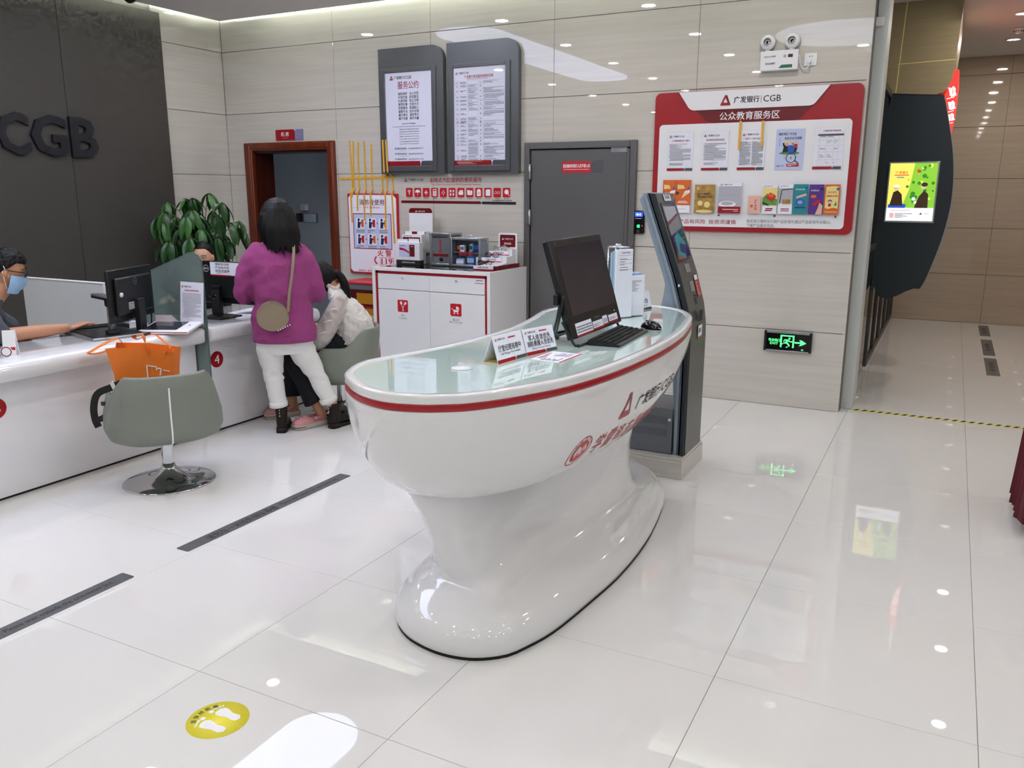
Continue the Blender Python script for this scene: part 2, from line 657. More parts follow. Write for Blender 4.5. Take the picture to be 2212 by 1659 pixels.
ZS = [0, .6, 1.2, 1.8, 2.4, 3.0, 3.46]
WD = (-6.487, -5.34, 0, 2.112)      # timber door frame, outside
SD = (-3.292, -2.294, 0, 2.041)     # steel door frame, outside
wb = G()
wb.box(-6.9, WD[0], 6.62, 6.8, 0, 3.5, 'joint').box(WD[1], SD[0], 6.62, 6.8, 0, 3.5, 'joint').box(SD[1], -.62, 6.62, 6.8, 0, 3.5, 'joint')
wb.box(WD[0], WD[1], 6.62, 6.8, WD[3], 3.5, 'joint').box(SD[0], SD[1], 6.62, 6.8, SD[3], 3.5, 'joint')
wall_back = struct(wb.build('wall_back'))
cells([XL, -5.32, -4.236, -3.04, -1.84, -.62], ZS, [WD, SD], YB, .019, 'wall_tile', wall_back)
# end face of the cladding and the painted jamb behind it
wall_end = struct(G().box(-.70, -.622, 6.622, 7.0, 0, ZC, 'joint').build('wall_end'))
struct(G().rbox(-.66, -.537, 6.745, 6.98, 0, ZC, .004, 2, 'jamb_paint').box(-.64, -.6225, 6.602, 6.75, 0, ZC, 'jamb_paint').build('trim_1'))

wall_left = struct(G().box(-6.95, XL - .02, -6, 6.8, 0, 3.5, 'joint').build('wall_left'))
cells([5.76, YB], ZS, [], XL, -.019, 'wall_tile', wall_left, axis='x')
ys = [-6, -4.5, -3.4, -2.4, -1.4, -.4, .65, 1.68, 2.72, 3.75, 4.79, 5.83]
for y0, y1 in zip(ys, ys[1:]):
    G().rbox(XL - .02, XL + .04, y0 + .002, y1 - .002, 0, 3.24, .002, 1, 'taupe_panel').build('wall_panel', None, wall_left)

# ceiling with a lit slot along both walls, and the cornice box above the slot
cl = G()
cl.box(-6.54, 5, -6, 6.4, ZC, ZC + .06, 'ceiling_paint')
cl.box(-.62, 5, 6.4, 12.3, ZC, ZC + .06, 'ceiling_paint').box(-1.25, -.62, 6.8, 12.3, ZC, ZC + .06, 'ceiling_paint')
cl.box(-6.76, -6.54, -6, 3.2, ZC, ZC + .06, 'ceiling_paint')
cl.box(-6.9, -.55, 6.05, 6.8, 3.46, 3.52, 'ceiling_paint').box(-6.9, -6.2, 3.1, 6.8, 3.46, 3.52, 'ceiling_paint')
cl.box(-6.55, -.55, 6.05, 6.08, ZC + .06, 3.46, 'ceiling_paint').box(-6.2, -6.17, 3.1, 6.08, ZC + .06, 3.46, 'ceiling_paint')
ceiling = struct(cl.build('ceiling'))
tag(G().rbox(-6.5, -.66, 6.2, 6.24, ZC + .07, ZC + .09, .004, 2, 'cove_light').build('light_strip'), 'warm white strip light hidden in the ceiling slot over the tiled wall', 'light strip')
tag(G().rbox(-6.38, -6.34, 3.3, 6.15, ZC + .07, ZC + .09, .004, 2, mat('cove_light_left', '#f4fff4', .3, emit=COVE_E * .3)).build('light_strip'), 'warm white strip light hidden in the slot over the dark panelled wall', 'light strip')

# rest of the lobby behind and beside the viewer
wr = G().box(5, 5.2, -6, 12.3, 0, .4, 'paint_white').box(5, 5.2, -6, 12.3, 2.9, 3.5, 'paint_white')
for y0, y1 in ((-6, -5.2), (-2.2, -1.8), (1.2, 1.6), (4.6, 12.3)):
    wr.box(5, 5.2, y0, y1, .4, 2.9, 'paint_white')
struct(wr.build('wall_right'))
for k, (y0, y1) in enumerate(((-5.2, -2.2), (-1.8, 1.2), (1.6, 4.6))):  # side windows added out of view, their daylight lightens surfaces facing right
    g = G()
    for a, b in ((y0, y0 + .06), (y1 - .06, y1), ((y0 + y1) / 2 - .03, (y0 + y1) / 2 + .03)):
        g.box(5.06, 5.14, a, b, .4, 2.9, 'frame_grey')
    g.box(5.06, 5.14, y0, y1, .4, .46, 'frame_grey').box(5.06, 5.14, y0, y1, 2.84, 2.9, 'frame_grey')
    wn = struct(g.build('window_%d' % (k + 5)))
    for a, b in ((y0 + .06, (y0 + y1) / 2 - .03), ((y0 + y1) / 2 + .03, y1 - .06)):
        G().box(5.098, 5.104, a, b, .46, 2.84, 'clear_pane').build('pane', None, wn)
struct(G().box(2.2, 5, 6.6, 6.8, 0, 3.5, 'wall_tile').build('wall_back_right'))
struct(G().box(2.2, 2.4, 6.8, 12.3, 0, 3.5, 'wall_tile_warm').build('wall_passage_right'))
wf = G().box(-6.9, 5.2, -6.2, -6, 0, .5, 'paint_white').box(-6.9, 5.2, -6.2, -6, 2.9, 3.5, 'paint_white')
for x0, x1 in ((-6.9, -6.2), (-3.2, -2.8), (.2, .6), (3.6, 5.2)):
    wf.box(x0, x1, -6.2, -6, .5, 2.9, 'paint_white')
struct(wf.build('wall_front'))
for k, (x0, x1) in enumerate(((-6.2, -3.2), (-2.8, .2), (.6, 3.6))):
    g = G()
    for a, b in ((x0, x0 + .06), (x1 - .06, x1), ((x0 + x1) / 2 - .03, (x0 + x1) / 2 + .03)):
        g.box(a, b, -6.14, -6.06, .5, 2.9, 'frame_grey')
    g.box(x0, x1, -6.14, -6.06, .5, .56, 'frame_grey').box(x0, x1, -6.14, -6.06, 2.84, 2.9, 'frame_grey')
    wn = struct(g.build('window_%d' % (k + 1)))
    for a, b in ((x0 + .06, (x0 + x1) / 2 - .03), ((x0 + x1) / 2 + .03, x1 - .06)):
        G().box(a, b, -6.104, -6.098, .56, 2.84, 'clear_pane').build('pane', None, wn)

# ------------------------------------------------------------------ timber doorway and the room behind it
d1 = G()
ox0, ox1, oz = -6.395, -5.412, 2.032
def casing(x0, x1, z0, z1):
    d1.rbox(x0, x1, 6.555, 6.62, z0, z1, .008, 2, 'wood_red')
casing(WD[0], ox0 + .012, 0, WD[3]); casing(ox1 - .006, WD[1], 0, WD[3]); casing(ox0 + .012, ox1 - .006, oz, WD[3])
door_1 = struct(d1.build('door_1'))
g = G().rbox(WD[0] + .012, ox0 - .012, 6.548, 6.57, 0, WD[3] - .014, .006, 2, 'wood_red').rbox(ox1 + .012, WD[1] - .012, 6.548, 6.57, 0, WD[3] - .014, .006, 2, 'wood_red')
g.rbox(ox0 - .012, ox1 + .012, 6.5485, 6.57, oz + .018, WD[3] - .014, .006, 2, 'wood_red').build('moulding', None, door_1)
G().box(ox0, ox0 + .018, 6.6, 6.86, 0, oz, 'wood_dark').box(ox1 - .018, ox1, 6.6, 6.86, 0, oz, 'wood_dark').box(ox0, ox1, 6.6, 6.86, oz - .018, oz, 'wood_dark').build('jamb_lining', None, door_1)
rm = G()
rm.box(-8.0, -4.9, 8.0, 8.1, 0, 2.7, 'back_room_paint').box(-8.1, -8.0, 6.8, 8.1, 0, 2.7, 'back_room_paint').box(-4.9, -4.8, 6.8, 8.1, 0, 2.7, 'back_room_paint')
rm.box(-8.1, -4.8, 6.8, 8.1, 2.7, 2.8, 'back_room_paint').box(-8.1, -4.8, 6.8, 8.1, -.05, -.004, 'floor_tile')
struct(rm.build('wall_back_room'))
t = thing('notice', 'small printed notice on the wall inside the timber doorway', 'notice', (-6.98, 7.995, 1.44))
G().rbox(-.06, .06, -.004, 0, -.04, .045, .001, 1, 'paper').build('card', None, t)
s = Sheet(t, WALLF(0, -.004, 0)); s.rect(-.06, -.04, .06, -.028, 'cgb_red'); s.lines(-.045, -.02, .045, .035, 5, 'ink_grey'); s.build()
t = thing('switch_plate', 'pale grey rounded plate below the notice in the doorway', 'plate', (-6.95, 7.995, 1.33))
G().rbox(-.13, .16, -.02, 0, -.06, .05, .008, 2, 'alu').build('plate', None, t)
G().rbox(-.125, -.06, -.06, -.02, -.05, .05, .006, 2, 'black_plastic').build('lock_box', None, t)
t = thing('added_room_lamp', 'added unseen lamp on the ceiling of the room behind the timber doorway', 'lamp', (-6.3, 7.4, 2.7))  # lamp added out of sight to light the dim room
G().lathe([(.12, 0), (.13, -.02), (.11, -.05)], n=24, m='back_room_light').build('diffuser', None, t)

# ------------------------------------------------------------------ steel security door
g = G()
g.rframe(SD[0], SD[1], 0, SD[3], .05, .05, 0, .055, 6.56, 6.64, .005, 2, 'steel_door')
g.box(SD[0] + .02, SD[1] - .02, 6.63, 6.7, 0, SD[3] - .02, 'steel_dark')
door_2 = struct(g.build('door_2'))
G().rbox(SD[0] + .058, SD[1] - .085, 6.578, 6.63, .01, SD[3] - .063, .004, 2, 'steel_door').build('leaf', None, door_2)
G().rbox(SD[1] - .083, SD[1] - .054, 6.57, 6.63, .01, SD[3] - .063, .003, 1, 'steel_door').build('closing_strip', None, door_2)
for z in (1.80, 1.42, .4):
    G().cyl((SD[0] + .054, 6.563, z - .065), (SD[0] + .054, 6.563, z + .065), .011, n=12, m='alu').build('hinge', None, door_2)
s = Sheet(door_2, WALLF(0, 6.578, 0), 'door_sign')
s.poly([(-2.945, 1.79), (-2.685, 1.79), (-2.685, 1.862), (-2.7, 1.882), (-2.945, 1.882)], 'red_bright')
s.poly([(-2.683, 1.79), (-2.575, 1.79), (-2.575, 1.888), (-2.66, 1.888), (-2.683, 1.862)], 'grey_dark')
s.text('营业期间非银行人员不得入内', -2.815, 1.845, .24, .03, 'ink_white', 2, .012)
s.rect(-2.93, 1.815, -2.7, 1.818, 'ink_white', 2)
s.build('red warning strip with white characters and a grey end')
g = G().rbox(-2.512, -2.372, 6.574, 6.58, 1.948, 1.988, .002, 1, 'alu')
g.build('maker_plate', None, door_2)
s = Sheet(door_2, WALLF(0, 6.574, 0)); s.lines(-2.5, 1.953, -2.385, 1.983, 3, 'ink_grey'); s.build()
g = G().tube(catmull([(-2.43, 6.577, 1.19), (-2.43, 6.53, 1.20), (-2.425, 6.512, 1.18), (-2.425, 6.507, 1.05), (-2.425, 6.507, .92), (-2.425, 6.53, .89), (-2.425, 6.577, .89)], 5, False), .012, 8, 'chrome')
g.rbox(-2.455, -2.395, 6.566, 6.58, .86, 1.22, .01, 2, 'chrome').build('pull_handle', None, door_2)

# ------------------------------------------------------------------ passage to the right
fw_y = 12.2
pw = struct(G().box(-1.2, 2.3, fw_y + .02, fw_y + .2, 0, 3.4, 'joint').build('wall_passage_end'))
cells([-1.2, .45, 1.7, 2.2], [0, .62, 1.2, 1.81, 2.43, 3.04, 3.25], [], fw_y, .019, 'wall_tile_warm', pw)
struct(G().box(-1.25, -1.2, 6.8, 12.3, 0, 3.4, 'wall_tile_warm').build('wall_passage_left'))
# glazed screen along the left of the passage
gs = G()
posts = [8.57, 9.3, 10.05, 10.85, 11.6, 12.18]
for y in posts:
    gs.rbox(-.635, -.595, y - .02, y + .02, 0, 2.5, .003, 1, 'steel_dark')
gs.rbox(-.635, -.595, 8.57, 12.18, .0, .06, .003, 1, 'steel_dark').rbox(-.635, -.595, 6.98, 12.18, 2.46, 2.52, .003, 1, 'steel_dark')
screen_wall = struct(gs.build('window_4'))
for y0, y1 in zip([6.98] + posts, posts):
    G().box(-.618, -.612, y0 + .02, y1 - .02, .03, 2.46, 'dark_pane').build('pane', None, screen_wall)
for z in (1.13,):
    G().rbox(-.632, -.598, 7.6, 8.55, z, z + .05, .003, 1, 'steel_dark').build('cross_bar', None, screen_wall)

# machine surround in the passage: tan fascia, lit red sign, black panel with advertising screen
YM = 8.5
t = thing('machine_surround', 'tan fascia with black curved panel and glowing red sign in the passage', 'machine surround', (0, YM, 0))
fas = [(-.78, ZC), (-.78, 2.51)]
fas += [(-.24, 2.47), (-.19, 2.485), (-.155, 2.53), (-.13, 2.6), (-.12, 2.7), (-.105, ZC)]
G().prism(fas, 0, 1.6, 'y', 'tan_laminate').build('fascia', None, t)
s = Sheet(t, WALLF(0, 0, 0), 'fascia_joint'); s.line([(-.575, 2.74), (-.118, 2.752)], .006, 'cream'); s.line([(-.567, 2.5), (-.545, ZC)], .008, 'cream'); s.build()
pan = catmull([(-.60, .80), (-.25, .775), (-.19, .80), (-.13, .98), (-.06, 1.28), (-.028, 1.6), (-.055, 1.95), (-.135, 2.3), (-.175, 2.44), (-.215, 2.468), (-.60, 2.49)], 5)
G().prism([(p.x, p.y) for p in pan], .01, .10, 'y', 'kiosk_teal').build('black_panel', None, t)
G().prism([(p.x + .006, p.y) for p in pan], .10, .115, 'y', 'alu').build('panel_edge', None, t)
red = [(-.13, 2.68), (-.16, 2.52), (-.205, 2.42), (-.19, 2.3), (-.155, 2.13), (-.11, 2.2), (-.085, 2.4), (-.083, 2.68)]
G().prism(red, .12, 1.6, 'y', 'sign_red_lit').build('red_sign', None, t)
s = Sheet(t, frame((0, .119, 0), (1, 0, 0), (0, 0, 1)), 'sign_lettering')
for k, (x, z) in enumerate(((-.118, 2.50), (-.112, 2.385), (-.108, 2.285))):
    s.text('取款', x, z, .05, .085 - .01 * k, 'sign_white_lit', 1, .02, rot=.25)
    s.line([(x - .04, z - .06), (x + .02, z - .045)], .006, 'sign_white_lit')
s.build()
G().box(-.47, -.30, .02, .1, 2.455, 2.4995, 'slot_violet').build('slot_light', None, t)
g = G().rbox(-.562, -.148, -.012, .012, 1.368, 1.905, .004, 2, 'alu')
g.build('screen_frame', None, t)
s = Sheet(t, WALLF(0, -.0125, 0), 'screen')
X0, X1, Z0, Z1 = -.548, -.162, 1.385, 1.892
s.rect(X0, Z0, X1, Z1, 'scr_green')
rn = random.Random(3)
s.poly([(X0, 1.5), (X0 + .12, 1.5), (X0 + .17, 1.66), (X0 + .2, Z1), (X0, Z1)], 'scr_yellow', 2)
for k in range(34):
    x, z = rn.uniform(X0 + .15, X1 - .02), rn.uniform(1.55, Z1 - .02)
    s.disc(x, z, rn.uniform(.008, .02), rn.choice(['scr_dgreen', 'scr_yellow', 'scr_green', 'scr_dgreen']), 2.2 + k * .01, 10)
s.text('广发银行', X0 + .1, 1.81, .1, .026, 'scr_red', 3, .015)
s.text('卡', X0 + .23, 1.82, .04, .05, 'scr_red', 3, .015)
s.rect(X0 + .04, 1.785, X0 + .16, 1.792, 'scr_red', 3); s.rect(X0 + .06, 1.765, X0 + .12, 1.772, 'scr_blue', 3)
s.poly([(X0 + .01, 1.5), (X0 + .15, 1.5), (X0 + .16, 1.53), (X0 + .09, 1.54), (X0 + .01, 1.53)], 'scr_blue', 4)
s.poly([(X0 + .02, 1.52), (X0 + .13, 1.52), (X0 + .115, 1.62), (X0 + .08, 1.655), (X0 + .045, 1.64)], 'scr_brown', 4.5); s.disc(X0 + .067, 1.678, .022, 'scr_skin', 5); s.disc(X0 + .067, 1.692, .024, 'scr_white', 5.2, ry=.012)
s.poly([(X1 - .16, 1.5), (X1 - .05, 1.5), (X1 - .055, 1.62), (X1 - .09, 1.655), (X1 - .13, 1.6)], 'scr_brown', 4.5); s.disc(X1 - .098, 1.685, .022, 'scr_skin', 5); s.disc(X1 - .092, 1.705, .026, 'scr_brown', 5.2, ry=.018)
s.disc(X0 + .215, 1.58, .015, 'scr_white', 5); s.disc(X0 + .23, 1.55, .012, 'scr_white', 5)
s.rect(X0, Z0, X1, 1.5, 'scr_white', 6)
s.rect(X0 + .03, 1.412, X0 + .065, 1.455, 'scr_pink', 7); s.lines(X0 + .075, 1.41, X0 + .25, 1.455, 4, 'ink_light', 7); s.rect(X0 + .04, 1.475, X0 + .2, 1.481, 'scr_pink', 7); s.mark(X1 - .1, 1.45, .02, 7); s.text('广发银行', X1 - .055, 1.45, .05, .012, 'ink_grey', 7)
s.build('bright advert on the screen, people before green foliage')

# smoke detector and dome camera on the passage ceiling, dome camera over the counter
t = thing('smoke_detector', 'white smoke detector between the two passage downlights', 'detector', (.39, 10.3, ZC))
G().lathe([(.02, 0), (.055, 0), (.055, -.018), (.042, -.022), (.042, -.04), (.03, -.048), (.005, -.05)], n=24, m='white_plain').build('body', None, t)
g = G()
for k in range(12):
    a = 2 * math.pi * k / 12
    g.box(-.004, .004, .038, .045, -.038, -.026, 'ink')
    g.v[-8:] = [(math.cos(a) * p[0] - math.sin(a) * p[1], math.sin(a) * p[0] + math.cos(a) * p[1], p[2]) for p in g.v[-8:]]
g.build('vent_slot', None, t)
def dome(loc, label):
    t = thing('dome_camera', label, 'camera', loc)
    G().lathe([(.02, 0), (.07, 0), (.072, -.02), (.06, -.035)], n=28, m='white_plain').build('housing', None, t)
    G().lathe([(.058, -.034), (.055, -.055), (.042, -.078), (.02, -.092), (.003, -.095)], n=28, m='black_gloss').build('dome', None, t)
dome((.17, 8.25, ZC), 'black and white dome camera on the passage ceiling')
dome((-6.25, 5.15, ZC), 'dark dome camera on the ceiling above the dark panelled wall')

# ------------------------------------------------------------------ luminous ceiling shapes and downlights
def cap(cx, cy, hw, hl, n=14):
    p = []
    for k in range(n + 1):
        a = math.pi * k / n
        p.append((cx + hw * math.cos(a), cy + hl - hw + hw * math.sin(a)))
    for k in range(n + 1):
        a = math.pi + math.pi * k / n
        p.append((cx + hw * math.cos(a), cy - hl + hw + hw * math.sin(a)))
    return p
t = thing('ceiling_light_panel', 'long rounded luminous ceiling panel in front of the counter', 'ceiling light', (-4.67, 3.28, ZC))
G().prism(cap(0, 0, .365, 2.22), -.022, -.002, 'z', 'panel_light').build('diffuser', None, t)
t = thing('ceiling_light_panel', 'round luminous ceiling panel above the reception desk', 'ceiling light', (-1.15, 3.45, ZC))
G().prism(cap(0, 0, .72, .7201, 20), -.022, -.002, 'z', mat('panel_light_dim', '#dde4ff', .3, emit=PANEL_E * .6)).build('diffuser', None, t)
g = G(); n = 48
g.loft([[(q * math.cos(2 * math.pi * k / n), q * math.sin(2 * math.pi * k / n), z) for k in range(n)] for q, z in ((1.0, -.001), (1.0, -.05), (1.25, -.05), (1.25, -.001))], 'ceiling_paint', cap=False)
g.build('ring_trim', None, t)

dl = thing('downlight', 'round recessed downlight in the lobby ceiling', 'downlight', (-4.05, 5.62, ZC), 0, 'lobby downlights')
G().lathe([(.058, -.0005), (.078, -.0005), (.078, -.006), (.066, -.008), (.058, -.004)], n=28, m='white_plain', cap=False).build('trim_ring', None, dl)
G().lathe([(.001, -.003), (.058, -.003)], n=28, m='lens_lamp', cap=False).build('lens', None, dl)
ld = bpy.data.lights.new('downlight', 'AREA')
ld.shape = 'DISK'
ld.size = .12
ld.energy = LAMP_W
ld.color = (1, .965, .92)
ld.spread = R(180)
lo = bpy.data.objects.new('downlight_lamp', ld)
col.objects.link(lo)
lo.parent = dl
lo.location = (0, 0, -.012)
ld2 = ld.copy()
ld2.energy = LAMP_W * 2.2
ld2.color = (1, .93, .84)
first = True
for x, y in [(x, y) for x in (-5.65, -4.05, -2.58, -1.09) for y in (5.62, 4.1, 2.6, 1.0, -.65, -2.3, -4)] + [(x, y) for x in (.41, 2.0, 3.5) for y in (4.64, 2.9, 1.2, -.6, -2.3, -4)] + [(.41, 6.3)]:
    if first:
        first = False
        dl.location = (x, y, ZC)
        continue
    c = copy_tree(dl)
    c.location = (x, y, ZC)
for (y, lb) in ((8.0, 'first downlight of the passage, behind the yellow floor tape'), (9.5, 'bright downlight in front of the smoke detector in the passage'), (11.0, 'bright downlight behind the smoke detector in the passage')):
    c = copy_tree(dl)
    for q in c.children:
        if q.type == 'LIGHT':
            q.data = ld2
    c.location = (.38, y, ZC)
    c['label'] = lb
    c['group'] = 'passage downlights'

# ================================================================== THINGS ON THE TILED WALL
# room name plate over the timber doorway
t = thing('room_sign', 'small red and lilac room sign above the timber doorway', 'sign', (-5.905, YB, 2.18))
G().prism([(-.175, -.05), (.065, -.05), (.07, -.045), (.07, .035), (.055, .052), (-.175, .052)], -.008, 0, 'y', 'cgb_red').build('red_plate', None, t)
G().prism([(.072, -.05), (.175, -.05), (.175, .052), (.09, .052), (.072, .03)], -.008, 0, 'y', 'lilac').build('lilac_plate', None, t)
s = Sheet(t, WALLF(0, -.008, 0), 'lettering'); s.text('机 房', -.055, .008, .1, .042, 'ink_white', 1, .01); s.text('Computer Room', -.055, -.028, .07, .008, 'ink_white', 1); s.build()

# two grey notice boards with one rounded shoulder
def board(x0, x1, z0, z1, label, th=.055):
    t = thing('notice_board', label, 'notice board', (x0, YB, z0))
    w, h = x1 - x0, z1 - z0
    out = [(0, 0), (w, 0)] + [(w - .12 + .12 * math.cos(a), h - .12 + .12 * math.sin(a)) for a in [R(90 * k / 8) for k in range(9)]] + [(0, h)]
    G().prism(out, -th, 0, 'y', 'frame_grey').build('back_panel', None, t)
    px0, px1, pz0, pz1 = .028, w - .075, .02, h - .175
    g = G()
    g.rframe(px0, px1, pz0, pz1, .045, .045, .05, .035, -th - .012, -th + .002, .004, 2, 'frame_grey')
    g.build('poster_frame', None, t)
    a0, a1, b0, b1 = px0 + .045, px1 - .045, pz0 + .05, pz1 - .035
    G().box(a0, a1, -th - .003, -th + .001, b0, b1, 'paper').build('poster', None, t)
    s = Sheet(t, WALLF(a0, -th - .003, b0), 'poster_print')
    W, H = a1 - a0, b1 - b0
    s.prot = (W, H)
    s.poly([(0, 0), (W * .735, 0), (W * .735, .025), (W * .72, .042), (0, .042)], 'cgb_red')
    s.poly([(W * .745, 0), (W, 0), (W, .042), (W * .765, .042), (W * .745, .02)], 'grey_dark')
    G().box(a0, a1, -th - .0075, -th - .0065, b0, b1, 'clear_pane').build('glazing', None, t)
    return t, s, W, H
t, s, W, H = board(-4.768, -4.078, 1.795, 2.885, 'left grey notice board with the red heading of four characters')
s.brand(W * .1, H * .945, .032)
s.text('服务公约', W * .5, H * .865, W * .45, .066, 'cgb_red', 2, .004)
L = ['相知相伴   全心为您', '环境优美   舒适整洁', '礼貌待客   举止文明', '微笑友善   仪容大方', '优质高效   真诚贴心', '遵章守法   运作合规', '履行责任   诚信笃行', '臻于至善   携手共赢']
for k, q in enumerate(L):
    s.text(q, W * .5, H * (.775 - .0375 * k), W * .44, .026, 'ink', 2, .006)
s.text('Service Pledges', W * .5, H * .455, W * .3, .018, 'ink', 2)
L = ['In company with you and whole-hearted service for you', 'Pleasant and clean environment', 'Courteous and well-mannered', 'Friendly and nicely dressed', 'Highly efficient and caring', 'Law-abiding and well-regulated', 'Committed and honest', 'Impeccable for win-win prospect']
for k, q in enumerate(L):
    s.text(q, W * .5, H * (.425 - .0265 * k), W * (.72 if k == 0 else .42), .0125, 'ink', 2)
for k, (a, b) in enumerate((('网点服务监督电话:', '(0668)2820017'), ('分行服务监督电话:', '(0668)3335664'), ('总行服务监督电话:', '86-(020)-87311345'))):
    z = H * (.19 - .058 * k)
    s.text(a, W * .31, z, W * .27, .016, 'ink', 2, .004); s.text(b, W * .64, z - .003, W * .32, .016, 'ink', 2)
    s.text('Complaint hotline', W * .36, z - .02, W * .16, .007, 'ink_grey', 2)
s.build()
t, s, W, H = board(-4.042, -3.34, 1.792, 2.885, 'right grey notice board with the fee table poster')
s.brand(W * .035, H * .945, .018)
s.text('广发银行常见服务收费价目表', W * .49, H * .905, W * .56, .026, 'cgb_red', 2, .008)
s.text('CGB Charge List of Common Services', W * .47, H * .879, W * .4, .01, 'cgb_red', 2)
cx = [.015, .04, .1, .27, .48, .57, .99]
rz = [.862, .83, .795, .73, .675, .655, .6, .56, .5, .46, .445, .43, .385, .34, .3, .27, .235, .2, .11, .075, .05]
for c in cx:
    s.rect(W * c, H * .05, W * c + .0012, H * .862, 'ink_light')
for k, q in enumerate(rz):
    s.rect(W * (.015 if k % 3 else .0), H * q, W * .99, H * q + .001, 'ink_light')
for k, (b, a) in enumerate(zip(rz, rz[1:])):
    n = max(1, int((b - a) * H / .0085))
    for c in range(1, 6):
        x0, x1 = W * cx[c] + .004, W * cx[c + 1] - .004
        if c in (1, 2, 4):
            m = (a + b) / 2 * H
            q = (x1 - x0) * (.3 if c == 4 else .1)
            s.lines(x0 + q, m - .008, x1 - q, m + .008, 2, 'ink_grey', 2, k * 7 + c, .5)
        elif (k * 5 + c) % 7 != 3:
            s.lines(x0, a * H + .004, x0 + (x1 - x0) * (.98 if c == 3 or k % 4 else .7), b * H - .004, n, 'ink_grey', 2, k * 7 + c, .42, .5)
s.lines(W * .05, .008, W * .55, .036, 4, 'pink_pale', 3, 5, .4)
s.build()

# service notice applied straight to the tiles
t = thing('service_decal', 'red service notice with twelve icons stuck on the tiles below the boards', 'wall decal', (0, YB, 0))
s = Sheet(t, WALLF(0, -.0004, 0), 'lettering', .0004)
s.brand(-4.555, 1.742, .029)
s.text('本网点为您提供的便民服务', -4.0, 1.738, .55, .044, 'cgb_red', 2, .008)
s.text('This Outlet Provides You With Convenient Services', -4.0, 1.70, .52, .016, 'red_bright', 2)
s.text('如有需要请联系厅堂经理', -3.525, 1.5605, .19, .0125, 'ink', 2, .01)
s.poly([(-4.593, 1.532), (-3.735, 1.528), (-3.735, 1.54), (-3.745, 1.552), (-4.593, 1.556)], 'red_dark')
s.poly([(-3.725, 1.527), (-3.387, 1.525), (-3.387, 1.549), (-3.72, 1.551), (-3.732, 1.54)], 'ink')
s.build()
s = Sheet(t, WALLF(0, -.0004, 0), 'icon_row', .0004)
nm = ['免费WiFi', '便民雨伞', '便民药箱', '计算器', '老花镜', '爱心座椅', '碎纸机', '报刊杂志', '点验钞机', '便签纸', '老花眼镜', '放大镜']
for k in range(12):
    x = -4.5 + k * .0927
    z = 1.628
    s.rrect(x - .037, z - .041, x + .037, z + .041, .008, 'red_bright')
    w_ = 'ink_white'
    if k == 0:
        for r_ in (.012, .02, .028): s.poly([(x + r_ * math.cos(R(a)), z - .016 + r_ * 1.4 * math.sin(R(a))) for a in range(50, 135, 12)] + [(x + (r_ - .004) * math.cos(R(a)), z - .016 + (r_ - .004) * 1.4 * math.sin(R(a))) for a in range(134, 46, -12)], w_, 2)
        s.disc(x, z - .016, .005, w_, 2, 10)
    elif k == 1:
        s.poly([(x - .028, z)] + [(x + .028 * math.cos(R(a)), z + .026 * math.sin(R(a))) for a in range(180, -1, -18)], w_, 2); s.rect(x - .002, z - .026, x + .002, z, w_, 2)
    elif k == 2:
        s.rect(x - .018, z - .005, x + .018, z + .005, w_, 2); s.rect(x - .005, z - .018, x + .005, z + .018, w_, 2)
    elif k == 3:
        s.rect(x - .02, z - .03, x + .02, z + .03, w_, 2); s.rect(x - .014, z + .012, x + .014, z + .024, 'red_bright', 3)
        for a in range(3):
            for b in range(3): s.rect(x - .013 + a * .01, z - .022 + b * .01, x - .007 + a * .01, z - .016 + b * .01, 'red_bright', 3)
    elif k == 4:
        s.line([(x - .018, z - .008), (x + .008, z + .02)], .005, w_, 2); s.line([(x - .006, z - .022), (x + .018, z + .004)], .005, w_, 2)
    elif k == 5:
        for a, b in ((-.015, .016), (.015, .016), (-.015, -.014), (.015, -.014)): s.disc(x + a, z + b, .009, w_, 2, 10); s.rect(x + a - .01, z + b - .014, x + a + .002, z + b - .006, w_, 2)
    elif k == 6:
        s.rrect(x - .024, z - .02, x + .024, z + .01, .005, w_, 2); s.rrect(x - .012, z + .008, x + .022, z + .022, .004, w_, 2)
    elif k == 7:
        s.poly([(x - .026, z - .018), (x, z - .024), (x, z + .02), (x - .026, z + .024)], w_, 2); s.poly([(x + .003, z - .024), (x + .026, z - .018), (x + .026, z + .018), (x + .003, z + .018)], w_, 2)
    elif k == 8:
        s.rect(x - .02, z - .03, x + .02, z + .022, w_, 2); s.rect(x - .012, z + .022, x + .012, z + .03, w_, 2); s.text('¥', x, z - .006, .014, .024, 'red_bright', 3)
    elif k == 9:
        s.poly([(x - .022, z - .028), (x + .024, z - .028), (x + .024, z + .028), (x - .012, z + .028), (x - .022, z + .018)], w_, 2)
    elif k == 10:
        s.ring(x - .014, z, .009, .0115, w_, 2, 18); s.ring(x + .014, z, .009, .0115, w_, 2, 18); s.rect(x - .004, z, x + .004, z + .003, w_, 2)
    else:
        s.disc(x, z + .006, .021, w_, 2, 20); s.line([(x + .014, z - .008), (x + .028, z - .03)], .006, w_, 2)
    s.text(nm[k], x, z - .05, .05, .009, 'ink', 2, .006)
s.build('row of twelve small red service icons')

